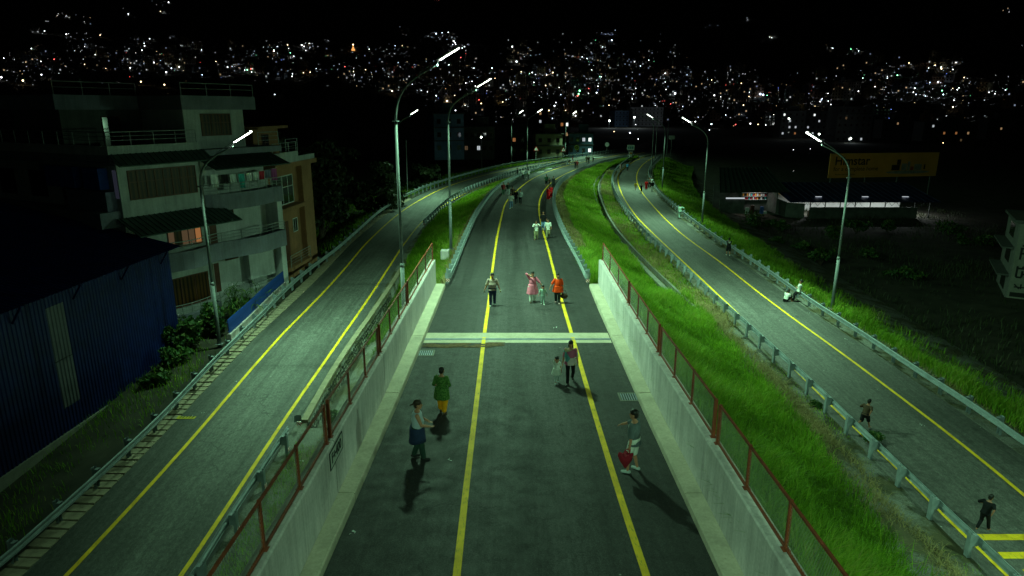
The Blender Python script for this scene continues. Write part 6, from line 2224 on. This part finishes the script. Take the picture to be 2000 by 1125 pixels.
def ombre():
    t = NT('grey_blue_vest', 0.9, 0, 0.15)
    sx = t.n('ShaderNodeSeparateXYZ'); t.l(t.co(), sx.inputs[0])
    t.color(t.ramp(t.math('MULTIPLY', t.math('SUBTRACT', sx.outputs[2], 0.86), 3.0), (0.20, (0.07, 0.16, 0.42)), (0.34, (0.07, 0.16, 0.42)), (0.36, (0.42, 0.47, 0.55)), (0.9, (0.42, 0.47, 0.55))))
    M['vest'] = t.m
ombre()

def ik(a, b, l1, l2, pole):
    a, b, pole = Vector(a), Vector(b), Vector(pole)
    d = b - a
    L = min(d.length, (l1 + l2) * 0.999)
    d.normalize()
    b = a + d * L
    x = (l1 * l1 - l2 * l2 + L * L) / (2 * L)
    h = math.sqrt(max(l1 * l1 - x * x, 0))
    p = pole - d * pole.dot(d)
    p = p.normalized() if p.length > 1e-4 else d.orthogonal().normalized()
    return a + d * x + p * h, b

def person(px, py, h, H, face, label, top=None, bottom=None, skin='skin', hair='short', sex='m', legs='stand', arms='down', lean=0.0, fat=1.0, near=False,
           sleeve=0.9, leg_len=1.92, hem=0.86, skirt=None, wide=1.0, shoe=None, head_k=1.0, off=0.0, group=None, hairmat='hair', extra=None, turn=0.0, at_pos=None):
    b = Vector(at_pos) if at_pos else at(px, py, h, off)
    s = H / 1.75
    rz = -R_(face)
    vox = 0.0095 * s if near else 0.022 * s
    vox2 = 0.014 * s if near else 0.024 * s
    HZ, hy = 0.93, 0.0
    # ---- leg targets (ankle) and pelvis height
    LG = {'stand': ((-.10, 0.0, .085), (.10, .04, .085)), 'walk': ((-.09, -.24, .15), (.09, .26, .085)), 'walk2': ((-.09, .24, .085), (.09, -.22, .14)), 'stroll': ((-.09, -.12, .10), (.09, .15, .085)),
          'stroll2': ((-.09, .15, .085), (.09, -.12, .10)), 'run': ((-.09, -.45, .42), (.09, .36, .12)), 'apart': ((-.13, .10, .085), (.13, -.07, .085)), 'sit': ((-.12, .62, .085), (.10, .52, .085)), 'lean': ((-.10, .34, .085), (.12, .24, .085)),
          'sitrail': ((-.11, .36, .12), (.11, .40, .10)), 'crouch': ((-.14, .12, .085), (.14, .08, .085))}[legs]
    if legs == 'sit': HZ = 0.14
    if legs == 'run': HZ = 0.90
    if legs in ('walk', 'walk2'): HZ = 0.905
    if legs == 'lean': HZ, hy = 0.84, -0.02
    if legs == 'sitrail': HZ, hy = 0.80, 0.0
    if legs == 'crouch': HZ, hy = 0.36, -0.12
    dz = HZ - 0.93
    ln = R_(lean)
    c0 = Vector((0, hy, HZ))
    Rm = Matrix.Rotation(R_(turn), 3, 'Z') @ Matrix.Rotation(-ln, 3, 'X')
    def up_(p):
        return c0 + Rm @ (Vector(p) - Vector((0, 0, 0.93)))
    sw = 0.205 if sex == 'm' else 0.184
    kw = fat
    AR = {'down': ((-.27, .05, .83), (.27, .05, .83)), 'walk': ((-.26, .26, .90), (.26, -.20, .90)), 'walk2': ((-.26, -.20, .90), (.26, .26, .90)), 'spread': ((-.36, .06, .86), (.36, .08, .86)),
          'point': ((-.30, .02, .84), (.30, .50, 1.12)), 'phone': ((-.46, .12, .98), (.13, .15, 1.58)), 'forward': ((-.16, .30, 1.06), (.18, .34, 1.08)), 'face': ((-.08, .20, 1.42), (.08, .20, 1.40)), 'bag': ((-.29, .04, .83), (.40, .14, .95)),
          'hold': ((.0, .25, 1.2), (.26, .05, .84)), 'mouth': ((-.26, .06, .86), (.04, .16, 1.46)), 'hip': ((-.26, .10, .92), (.26, .10, .92)), 'run': ((-.30, .30, 1.18), (.30, -.22, 1.02)), 'knees': ((-.16, .44, .98), (.16, .42, .98)), 'back': ((-.30, -.12, .86), (.30, -.12, .86)),
          'reach': ((-.20, .10, .86), (.42, .08, 1.20)), 'fold': ((.10, .20, 1.14), (-.08, .22, 1.10)), 'belt': ((-.17, .16, .98), (.17, .16, .98))}[arms]
    B = MB(); T = MB(); P = MB()
    # ---- torso
    secs = [(0.86, .175, .122), (0.93, .188, .135), (1.06, .168 * (0.6 + 0.4 * kw), .122 * kw), (1.17, .176 * (0.5 + 0.5 * kw), .132 * kw), (1.28, sw * .94, .135), (1.38, sw * .95, .118), (1.44, sw * .62, .085), (1.475, .07, .066)]
    if sex == 'f':
        secs = [(0.86, .192, .132), (0.93, .205, .142), (1.05, .162 * (0.5 + 0.5 * kw), .118 * kw), (1.15, .168 * (0.5 + 0.5 * kw), .126 * kw), (1.27, sw * .96, .152), (1.37, sw * .95, .118), (1.43, sw * .62, .08), (1.47, .063, .06)]
    def rings(sc, ext, z0=None, z1=9):
        R2 = []
        for z, rx, ry in sc:
            if z0 is not None and z < z0: continue
            if z > z1: continue
            R2.append([up_((math.cos(t) * (rx + ext), math.sin(t) * (ry + ext) + (0.02 if z > 1.0 and z < 1.2 and kw > 1.05 else 0), z)) for t in [2 * math.pi * k / 16 for k in range(16)]])
        return R2
    B.loft(rings(secs, 0))
    B.capsule(up_((0, 0, 1.43)), up_((0, .018, 1.56)), .058, .052, 10)
    hd = up_((0, .022, 1.64))
    def hp(x, y, z): return hd + Rm @ (Vector((x, y, z)) * head_k)
    k_ = head_k = head_k * 1.12
    B.ell(hp(0, -.004, .01), .076 * k_, .096 * k_, .112 * k_, 14, 10, Rm)
    B.ell(hp(0, .03, -.065), .056 * k_, .064 * k_, .062 * k_, 12, 8, Rm)
    if near:
        B.ell(hp(0, .098, -.018), .014 * k_, .02 * k_, .024 * k_, 8, 6, Rm)
        for sx in (-1, 1):
            B.ell(hp(sx * .078, -.005, -.012), .012 * k_, .024 * k_, .032 * k_, 8, 6, Rm)
    # ---- arms
    for i, sd in enumerate((-1, 1)):
        sh = up_((sd * sw, 0, 1.395))
        wr = up_((AR[i][0] * 1.12, AR[i][1], AR[i][2]))
        el, wr = ik(sh, wr, .285, .255, Rm @ Vector((sd * 0.7, -0.8, -0.2)))
        B.capsule(sh, el, .057 * (.6 + .4 * kw), .044, 10); B.capsule(el, wr, .044, .031, 10)
        fd = (wr - el).normalized()
        side = fd.cross(Vector((0, 0, 1)))
        side = side.normalized() if side.length > .1 else Rm @ Vector((0, 1, 0))
        if abs(fd.z) > 0.6: side = Rm @ Vector((0, 1, 0)); side = (side - fd * side.dot(fd)).normalized()
        nrm_ = fd.cross(side)
        pc = wr + fd * .045
        R3 = Matrix((side, nrm_, fd)).transposed()
        B.ell(pc, .036, .016, .052, 10, 6, R3)
        if near:
            inw = nrm_ * (-1 if nrm_.x * sd > 0 else 1)
            for q, (ox, fl) in enumerate(((-.028, .062), (-.010, .075), (.010, .070), (.027, .055))):
                a0 = pc + side * ox + fd * .036
                a1 = a0 + fd * fl * .55 + inw * .008
                a2 = a1 + fd * fl * .35 + inw * .022
                B.capsule(a0, a1, .0105, .0095, 6); B.capsule(a1, a2, .0095, .008, 6)
            t0 = wr + fd * .02 + side * .026
            B.capsule(t0, t0 + fd * .03 + side * .026 + inw * .006, .0125, .011, 6); B.capsule(t0 + fd * .03 + side * .026 + inw * .006, t0 + fd * .062 + side * .03 + inw * .014, .011, .009, 6)
        if top is not None:
            if sleeve > 0:
                e1 = sh.lerp(el, min(1, sleeve / 1.0 if sleeve <= 1 else 1))
                T.capsule(sh - Vector((0, 0, 0)), e1, .076 * (.6 + .4 * kw), .067 * (.7 + .3 * kw), 10)
                if sleeve > 1:
                    T.capsule(el, el.lerp(wr, sleeve - 1), .054, .045, 10)
        if i == 0: wl = wr.copy()
        else: wrr = wr.copy()
    # ---- legs
    feet = []
    for i, sd in enumerate((-1, 1)):
        hpj = c0 + Matrix.Rotation(R_(turn * .3), 3, 'Z') @ Vector((sd * .098, 0, -.01))
        an = Vector((LG[i][0] * 1.12, LG[i][1], LG[i][2])) + Vector((0, hy if legs in ('lean', 'sitrail', 'crouch') else 0, 0))
        pol = Vector((sd * .12, 1, .1)) if legs != 'sit' else Vector((sd * .4, .4, 1))
        kn, an = ik(hpj, an, .425, .425, pol)
        B.capsule(hpj, kn, .092 * (.7 + .3 * kw), .058, 12); B.capsule(kn, kn.lerp(an, .35), .05, .052, 10); B.capsule(kn.lerp(an, .35), an, .052, .034, 10)
        toe = Vector((sd * .18, 1, 0)).normalized()
        tz = -0.055
        if an.z > .2: toe = Vector((0, .75, -.65))
        f0, f1 = an + toe * -.04 + Vector((0, 0, tz + .015)), an + toe * .14 + Vector((0, 0, tz))
        B.capsule(f0, f1, .034, .028, 8)
        feet.append((f0, f1, toe))
        if bottom is not None:
            w1, w2, w3 = (.106 * wide * (.7 + .3 * kw), .078 * wide, .067 * wide)
            if leg_len <= 1:
                P.capsule(hpj, hpj.lerp(kn, leg_len), w1, w2 * 1.12, 12)
            else:
                P.capsule(hpj, kn, w1, w2, 12); P.capsule(kn, kn.lerp(an, min(.97, leg_len - 1)), w2, w3, 12)
    if bottom is not None:
        P.loft([[c0 + Vector((math.cos(t) * rx * (1.0 if not skirt else .92), math.sin(t) * ry * (1.0 if not skirt else .9), z)) for t in [2 * math.pi * k / 14 for k in range(14)]] for z, rx, ry in ((-.10, .18, .13), (0, .202, .148), (.07, .19 * (.5 + .5 * kw), .14 * kw), (.10, .17, .125))])
    if top is not None:
        sc2 = [(z, rx, ry) for z, rx, ry in secs if z >= 0.93 and z < 1.46]
        sc2 = [(hem, .212 * (.6 + .4 * kw), .158 * (.4 + .6 * kw))] + sc2 if hem < 0.93 else sc2
        T.loft(rings(sc2, .016))
        if skirt:
            z1, fl = skirt
            n = 6
            rr = []
            for j in range(n + 1):
                t = j / n
                z = 1.04 + (z1 - 1.04) * t
                rx, ry = (.180 + (.052 + fl * t)) * (.55 + .45 * kw), (.136 + (.046 + fl * .8 * t)) * (.5 + .5 * kw)
                ring = []
                for k in range(24):
                    a = 2 * math.pi * k / 24
                    w_ = 1 + 0.06 * t * math.sin(a * 6 + H * 9)
                    q = Vector((math.cos(a) * rx * w_, math.sin(a) * ry * w_, z))
                    ring.append(up_(q) if z >= .93 else c0 + Vector((q.x, q.y, q.z - .93)) )
                rr.append(ring)
            T.loft(list(reversed(rr)))
    S3 = Matrix.Scale(s, 4)
    def fin(m, name, mat, parent, v):
        m.xform(S3)
        o = m.build(name, M[mat] if isinstance(mat, str) else mat, parent, smooth=True)
        r = o.modifiers.new('remesh', 'REMESH'); r.mode = 'VOXEL'; r.voxel_size = v; r.use_smooth_shade = True
        sm = o.modifiers.new('smooth', 'SMOOTH'); sm.iterations = 3 if near else 1; sm.factor = 0.5
        return o
    body = fin(B, 'person', skin, None, vox)
    body.location = b; body.rotation_euler = (0, 0, rz)
    tag(body, label, 'person', group)
    if bottom is not None: fin(P, 'trousers' if leg_len > 1 else 'shorts', bottom, body, vox2)
    if top is not None: fin(T, 'shirt' if not skirt else 'tunic', top, body, vox2)
    # ---- hair
    Hm = MB()
    Hm.ell(hp(0, -.014, .050), .088 * k_, .104 * k_, .092 * k_, 14, 9, Rm)
    if hair == 'short':
        Hm.ell(hp(0, -.045, -.01), .076 * k_, .064 * k_, .085 * k_, 12, 8, Rm)
    elif hair == 'bun':
        Hm.ell(hp(0, -.045, -.01), .078 * k_, .066 * k_, .085 * k_, 12, 8, Rm); Hm.ell(hp(0, -.125, .03), .045, .045, .045, 10, 7)
    elif hair == 'long':
        Hm.ell(hp(0, -.05, -.03), .082 * k_, .066 * k_, .12 * k_, 12, 8, Rm); Hm.capsule(hp(0, -.07, -.06), hp(0, -.10, -.30), .065, .04, 10)
    elif hair == 'bob':
        for sx in (-1, 1): Hm.ell(hp(sx * .062, -.01, -.045), .03 * k_, .06 * k_, .085 * k_, 10, 7, Rm)
        Hm.ell(hp(0, -.05, -.04), .078 * k_, .055 * k_, .10 * k_, 12, 8, Rm)
    elif hair == 'pigtails':
        Hm.ell(hp(0, -.04, -.01), .078 * k_, .064 * k_, .08 * k_, 12, 8, Rm)
        for sx in (-1, 1): Hm.ell(hp(sx * .075, -.03, .095), .034, .034, .042, 8, 6)
    elif hair == 'tie':
        Hm.ell(hp(0, -.045, -.01), .078 * k_, .066 * k_, .085 * k_, 12, 8, Rm); Hm.capsule(hp(0, -.11, .02), hp(0, -.19, -.01), .022, .014, 8)
    Hm.xform(S3); Hm.build('hair', M[hairmat], body, smooth=True)
    if near:
        for sx in (-1, 1):
            E = MB(); E.ell(hp(sx * .032, .086, .012), .012 * k_, .008, .007 * k_, 8, 6, Rm); E.xform(S3); E.build('eye', M['eye'], body)
            E = MB(); E.ell(hp(sx * .032, .087, .034), .019 * k_, .007, .005 * k_, 8, 5, Rm); E.xform(S3); E.build('eyebrow', M['hair'], body)
        E = MB(); E.ell(hp(0, .089, -.066), .022 * k_, .008, .008 * k_, 8, 6, Rm); E.xform(S3); E.build('mouth', M['lip'], body)
    if shoe:
        for f0, f1, toe in feet:
            q = MB(); z = Vector((0, 0, .004))
            q.capsule(f0 + z, f1 + z, .047, .041, 10); q.xform(S3)
            q.build('shoe', M[shoe], body, smooth=True)
    Wm = Matrix.Translation(b) @ Matrix.Rotation(rz, 4, 'Z') @ S3
    return body, Wm @ wl, Wm @ wrr, (lambda p: Wm @ Vector(p)), up_, s

cloth('tee_grey', (0.10, 0.12, 0.13)); cloth('white_c', (0.62, 0.64, 0.60)); cloth('navy_c', (0.02, 0.03, 0.075)); cloth('beige_c', (0.38, 0.28, 0.25)); cloth('pink_c', (0.80, 0.20, 0.32)); cloth('orange_c', (0.95, 0.075, 0.012))
cloth('dkgrey_c', (0.035, 0.045, 0.045)); cloth('black_c', (0.010, 0.010, 0.012)); cloth('yellow_c', (0.80, 0.32, 0.01)); cloth('khaki_c', (0.19, 0.19, 0.10)); cloth('jeans_c', (0.12, 0.22, 0.38)); cloth('red_c', (0.62, 0.015, 0.02)); cloth('dkred_c', (0.22, 0.03, 0.03))
cloth('green_c', (0.04, 0.10, 0.06)); cloth('pale_c', (0.40, 0.46, 0.46)); cloth('cyan_c', (0.05, 0.28, 0.55)); cloth('mint_c', (0.36, 0.52, 0.46)); cloth('dkgreen_c', (0.02, 0.045, 0.035)); cloth('brown_c', (0.07, 0.045, 0.03)); cloth('gold_c', (0.55, 0.38, 0.03))
cloth('palepink_c', (0.45, 0.30, 0.30))

# ---- the nearer people
o, wl, wr, W1, _, s1 = person(1236, 921, hC, 1.74, -62, 'man in grey tee and pale shorts pointing with one arm, holding a crimson bag', 'tee_grey', 'white_c', 'skin', 'short', 'm', 'apart', 'point', 2, 1.12, True, 0.95, 0.98, 0.82, wide=1.12, shoe='pale_c')
q = MB(); q.loft([[up2 for up2 in [Vector((math.cos(t) * .03 - .02, .124 + .004, 1.27 + k * .02)) for t in (0, 1, 2)]] for k in range(2)]) if False else None
m = MB(); m.box(-.085, .03, .138, .150, 1.12, 1.36); m.box(-.02, .10, .139, .151, 1.22, 1.30); m.xform(Matrix.Scale(s1, 4)); m.build('print', M['white_c'], o)
m = MB(); m.tube([W1((-.298, .03, .905)) , W1((-.300, .032, .875))], .036, 10); m.xform(o.matrix_basis.inverted()); m.build('wristwatch', M['black'], o)
# bag: gathered crimson bag hanging from the right hand
wr = wl
bg = wr + Vector((-0.10, -0.06, -0.55))
root = thing('crimson_bag', bg, 'crimson gathered bag hanging from the hand of the man in shorts', 'bag')
m = MB()
rg = []
for z, r_, wob in ((0.0, .03, 0), (.10, .09, .1), (.22, .15, .16), (.32, .19, .22), (.38, .17, .3), (.36, .08, .3)):
    rg.append([Vector((math.cos(t) * r_ * (1 + wob * .5 * math.sin(5 * t)), math.sin(t) * r_ * .75 * (1 + wob * .5 * math.sin(5 * t)), z + .03 * math.sin(5 * t + 1) * (z > .2))) for t in [2 * math.pi * k / 30 for k in range(30)]])
m.loft(rg); m.build('pouch', cloth('crimson_c', (0.26, 0.015, 0.03)), root, smooth=True)
for a in (-.10, .08):
    m = MB(); m.tube([(a, 0, .33), (a * .6 + .06, .03, .5), ((wr - bg).x, (wr - bg).y, (wr - bg).z - .07)], .014, 6); m.build('strap', M['crimson_c'], root)

person(1113, 747, hC, 1.60, 183, 'woman in patchwork pink and teal top with tight black trousers walking', 'patchwork', 'black_c', 'skin', 'bob', 'f', 'walk', 'down', 3, 1.15, True, 0.9, 1.93, 0.80, shoe='black_p', wide=.92)
person(1087, 748, hC, 0.96, 170, 'toddler girl with pigtails in a cream dress beside the patchwork top woman', 'white_c', 'pale_c', 'skin', 'pigtails', 'f', 'stroll', 'mouth', 0, 1.1, True, 0.6, 1.7, 0.86, skirt=(0.62, .10), shoe='pale_c', head_k=1.45)
person(864, 808, hC, 1.56, 12, 'woman seen from behind in leaf green kurta and bright yellow trousers', 'green_print', 'yellow_c', 'skin', 'bun', 'f', 'stroll2', 'belt', 2, 1.12, True, 1.15, 1.78, 0.86, skirt=(0.60, .05), wide=1.35, shoe='brown_c')
o, wl, wr, W1, _, s1 = person(817, 896, hC, 1.72, 82, 'bearded man in grey and blue sleeveless vest facing across the road', 'vest', 'dkgreen_c', 'skin', 'tie', 'm', 'stroll', 'forward', 2, 1.18, True, 0, 1.92, 0.80, wide=1.15, shoe='black_p', hairmat='hair_b')
m = MB()
m.loft([[Vector((math.cos(t) * (.245 + f) , math.sin(t) * (.205 + f * .8), z + .03 * math.sin(2 * t + 1))) for t in [2 * math.pi * k / 24 for k in range(24)]] for z, f in ((0.56, .04), (0.66, .035), (0.80, .015), (0.93, .005), (0.98, .0))])
m.xform(Matrix.Scale(s1, 4)); m.build('waist_jacket', M['navy_c'], o, smooth=True)
o, wl, wr, W1, _, _ = person(962, 597, hC, 1.70, 180, 'man in beige polo shirt and navy trousers walking on the yellow line', 'beige_c', 'navy_c', 'skin', 'short', 'm', 'stroll', 'spread', -2, 1.28, True, 0.95, 1.93, 0.85, shoe='pale_c', wide=1.12)
for k, w_ in enumerate((wl, wr)):
    d = (w_ - Vector((o.location.x, w_.y, w_.z))).normalized()
    c = w_ + Vector((0, -.03, -.09)) + d * .03
    m = MB(); m.box(-.036, .036, -.006, .006, -.07, .07); ph = m.build('phone', M['white_c']); ph.location = c; ph.rotation_euler = (.4, 0, .3)
    tag(ph, 'pale phone in the %s of the man in beige polo' % ('hand over the yellow line' if k else 'hand off the line'), 'phone')
person(1040, 590, hC, 1.62, 176, 'woman in a pink tunic with one hand raised to her face', 'pink_c', 'white_c', 'skin', 'bun', 'f', 'stroll', 'phone', -2, 1.15, True, 1.35, 1.88, 0.86, skirt=(0.50, .08), wide=1.55, shoe='brown_c')
person(1060, 594, hC, 0.98, 178, 'small child in pale green outfit between the pink and orange tops', 'mint_c', 'mint_c', 'skin', 'short', 'm', 'stroll2', 'spread', 0, 1.05, True, 1.6, 1.9, 0.80, shoe='white_c', head_k=1.42)
o, wl, wr, W1, _, _ = person(1089, 592, hC, 1.58, 188, 'woman in a bright orange tunic and dark trousers carrying a bag', 'orange_c', 'dkgrey_c', 'skin', 'bob', 'f', 'stroll2', 'bag', -1, 1.2, True, 0.95, 1.9, 0.80, skirt=(0.68, .05), wide=1.2, shoe='palepink_c', turn=8)
hb = min((wl, wr), key=lambda v: -v.x)
root = thing('hand_bag', hb + Vector((.05, -.05, -.52)), 'brown handbag swinging from the hand of the woman in orange', 'bag')
m = MB(); m.ell((0, 0, .14), .19, .10, .15, 14, 9); m.build('pouch', M['brown_c'], root, smooth=True)
m = MB(); m.tube([(-.12, 0, .24), (-.05, .05, .43), (.06, .04, .43), (.12, 0, .24)], .013, 6); m.build('strap', M['brown_c'], root)

# ---- farther along the central road
person(1047, 468, hC, 1.52, 182, 'boy in white tee and khaki trousers with both hands at his chest', 'white_c', 'khaki_c', 'skin_d', 'bob', 'm', 'stroll', 'face', 2, 1.0, False, 0.95, 1.9, 0.80, wide=1.25)
person(1061, 451, hC, 1.70, 184, 'man in black tee and blue jeans behind two boys in white', 'black_c', 'jeans_c', 'skin_d', 'short', 'm', 'stroll2', 'down', 0, 1.05, False, 0.95, 1.93, 0.83)
person(1070, 465, hC, 1.55, 182, 'boy in loose white tee and khaki trousers stepping off the yellow line', 'white_c', 'khaki_c', 'skin_d', 'short', 'm', 'walk', 'down', 0, 1.0, False, 0.95, 1.9, 0.78, wide=1.2)
person(998, 407, hC, 1.68, 180, 'young man in white tee and pale blue jeans leading a walking group', 'white_c', 'jeans_c', 'skin_d', 'short', 'm', 'walk', 'down', 0, 1.0, False, 0.95, 1.93, 0.84, shoe='white_c')
person(1008, 399, hC, 1.66, 180, 'person in all black clothes beside the white tee in jeans', 'black_c', 'black_c', 'skin_d', 'short', 'm', 'stroll', 'down')
person(1001.5, 391, hC, 1.62, 180, 'person in dark clothes mostly hidden behind the white tee in jeans', 'brown_c', 'black_c', 'skin_d', 'short', 'm', 'stroll2', 'down')
person(1016, 399, hC, 1.68, 182, 'man in pale grey shirt and dark trousers at the end of a walking group', 'pale_c', 'black_c', 'skin_d', 'short', 'm', 'stroll2', 'down', sleeve=1.8)
person(983, 382, hC, 1.66, 182, 'man in a red tee beside the guardrail of the central road', 'dkred_c', 'green_c', 'skin_d', 'short', 'm', 'stroll', 'down')
person(992.5, 381, hC, 1.62, 182, 'man in dark green shirt with pale trousers next to the red tee', 'dkgreen_c', 'pale_c', 'skin_d', 'short', 'm', 'stroll2', 'down')
person(1010, 347, hC, 1.66, 90, 'person in black leaning at the guardrail apart from two white shirts', 'black_c', 'black_c', 'skin_d', 'short', 'm', 'stand', 'fold')
person(1021.5, 350, hC, 1.68, -60, 'person in white shirt with dark trousers stepping toward the guardrail', 'white_c', 'black_c', 'skin_d', 'short', 'm', 'apart', 'hip')
person(1032.5, 350, hC, 1.68, -70, 'person in white shirt with grey trousers beside a lamp pole', 'white_c', 'dkgrey_c', 'skin_d', 'short', 'm', 'stand', 'reach')
person(1067, 364, hC, 1.72, 184, 'man in a loose dark green shirt and black shorts walking ahead of a child', 'green_c', 'black_c', 'skin_d', 'short', 'm', 'stroll', 'down', fat=1.15, leg_len=1.2, wide=1.2)
person(1073, 363, hC, 1.15, 184, 'small child in dark clothes beside the dark green shirt', 'brown_c', 'black_c', 'skin_d', 'short', 'm', 'stroll2', 'down', head_k=1.25)
person(1080.5, 367, hC, 1.62, 182, 'woman in dark patterned clothes at the bend near the guardrail', 'dkgrey_c', 'brown_c', 'skin_d', 'long', 'f', 'stroll', 'down', skirt=(0.5, .05))
person(1071, 390, hC, 1.55, 182, 'woman in a long red dress with dark hair beside the guardrail', 'red_c', 'red_c', 'skin_d', 'long', 'f', 'stand', 'down', fat=0.8, skirt=(0.12, .03), sleeve=1.3)
person(1075.5, 387, hC, 1.60, 182, 'woman in a red sari half hidden behind the other red dress', 'red_c', 'dkred_c', 'skin_d', 'bun', 'f', 'stroll', 'down', fat=0.8, skirt=(0.15, .03), sleeve=1.0)
person(1123.5, 329, hC, 1.62, 180, 'person in black walking close to a companion in brownish red', 'black_c', 'black_c', 'skin_d', 'short', 'm', 'stroll', 'down')
person(1127.5, 328.5, hC, 1.64, 180, 'person in brownish red shirt beside the one in black', 'dkred_c', 'brown_c', 'skin_d', 'short', 'm', 'stroll2', 'down')
person(1108, 322, hC, 1.15, 90, 'child in white sitting by the guardrail at the bend', 'white_c', 'jeans_c', 'skin_d', 'short', 'm', 'stand', 'down', head_k=1.2)
person(1112.3, 321.5, hC, 1.1, 90, 'child in black beside the child in white at the bend', 'black_c', 'black_c', 'skin_d', 'short', 'm', 'stand', 'down', head_k=1.2)
person(1118.5, 318, hC, 1.68, 100, 'person in dark maroon standing behind two children at the bend', 'dkred_c', 'black_c', 'skin_d', 'long', 'f', 'stand', 'down')
person(1145.5, 318, hC, 1.70, 185, 'man in dark olive clothes walking with a companion at the far bend', 'khaki_c', 'black_c', 'skin_d', 'short', 'm', 'stroll', 'down')
person(1149.5, 319, hC, 1.68, 180, 'man in grey brown clothes beside the one in olive at the far bend', 'brown_c', 'dkgrey_c', 'skin_d', 'short', 'm', 'stroll2', 'down')
person(1158.5, 316.5, hC, 1.3, 200, 'person in black resting at the guardrail of the far bend', 'black_c', 'black_c', 'skin_d', 'short', 'm', 'stand', 'fold')
person(1137.5, 305.5, hL, 1.60, 90, 'dark figure standing beyond the far guardrail near the blue house', 'dkgrey_c', 'black_c', 'skin_d', 'short', 'm', 'stand', 'down')
# ---- right ramp
person(1225.5, 334, hR, 1.72, 0, 'person in a bright blue tee walking away up the right ramp', 'cyan_c', 'black_c', 'skin_d', 'short', 'm', 'stroll', 'walk')
person(1212, 334, hR, 1.55, 180, 'woman in pale pink top with dark hair beside the ramp guardrail', 'palepink_c', 'palepink_c', 'skin_d', 'long', 'f', 'stroll', 'down')
person(1241, 371.5, hR, 1.30, 180, 'child in yellow top alone on the right ramp', 'gold_c', 'palepink_c', 'skin', 'short', 'm', 'stroll', 'down', head_k=1.15, leg_len=.8)
person(1252, 377, hR, 1.45, 160, 'boy in black clothes and pale shoes on the yellow line of the ramp', 'black_c', 'black_c', 'skin_d', 'short', 'm', 'run', 'run', shoe='white_c')
person(1262, 371, hR, 1.58, 182, 'woman in red dress standing beside a dark group on the ramp', 'red_c', 'dkred_c', 'skin_d', 'long', 'f', 'stand', 'down', fat=0.8, skirt=(0.25, .03), sleeve=1.4)
person(1268, 367, hR, 1.72, 185, 'person in dark grey top within the group by the ramp guardrail', 'dkgrey_c', 'black_c', 'skin_d', 'short', 'm', 'stand', 'fold')
person(1273.5, 374, hR, 1.70, 190, 'person in black top with white trousers in the group by the guardrail', 'black_c', 'white_c', 'skin_d', 'short', 'm', 'stroll', 'down')
person(1272, 366, hR, 1.62, 200, 'person in pale grey top sitting on the guardrail behind the group', 'pale_c', 'dkgrey_c', 'skin_d', 'bob', 'm', 'stand', 'fold')
def rail_pos(py_y, X, h, d): return (X(py_y) + d, py_y, h(py_y))
yy = at(1324, 427, hR).y
person(0, 0, hR, 1.70, -20, 'person in pale mint clothes leaning with an arm on the ramp guardrail', 'mint_c', 'mint_c', 'skin_d', 'short', 'm', 'stroll', 'reach', lean=4, sleeve=1.6, at_pos=rail_pos(yy, RRAIL_R, hR, -0.55))
yy = at(1422, 499, hR).y
o, *_r = person(1422, 499, hR, 1.62, 12, 'boy in black tee with white print and shorts standing by the ramp guardrail', 'black_c', 'black_c', 'skin_d', 'short', 'm', 'apart', 'fold', leg_len=1.0, wide=1.2, shoe='white_c')
m = MB(); m.box(-.12, .12, -.150, -.140, 1.26, 1.30); m.box(-.03, .09, -.150, -.140, 1.18, 1.21); m.build('print', M['white_c'], o)
o, *_r = person(1534, 589, hR, 1.66, 62, 'young person in white tee sitting on the ground against the road edge', 'white_c', 'black_c', 'skin', 'bob', 'm', 'sit', 'knees', lean=18, sleeve=.95, hem=.93)
yy = at(1567, 589, hR).y
person(0, 0, hR, 1.68, -75, 'woman in white blouse and black trousers perched against the ramp guardrail', 'white_c', 'black_c', 'skin', 'bun', 'f', 'lean', 'fold', lean=-8, sleeve=1.5, at_pos=rail_pos(yy, RRAIL_R, hR, -0.17))
person(1686, 838, hR, 1.42, 60, 'boy in dark red black shirt and black shorts running beside the guardrail', 'brown_c', 'black_c', 'skin_d', 'short', 'm', 'run', 'run', lean=14, leg_len=1.0, wide=1.2, hem=.88)
person(1918, 1036, hR, 1.36, 65, 'running boy in black clothes beside the yellow hatching', 'black_c', 'black_c', 'skin_d', 'short', 'm', 'walk', 'run', lean=12, leg_len=1.9)
person(1239, 308.5, hR, 1.35, 200, 'dark figure sitting at the ramp guardrail end beside the sign board', 'black_c', 'black_c', 'skin_d', 'short', 'm', 'stand', 'fold')
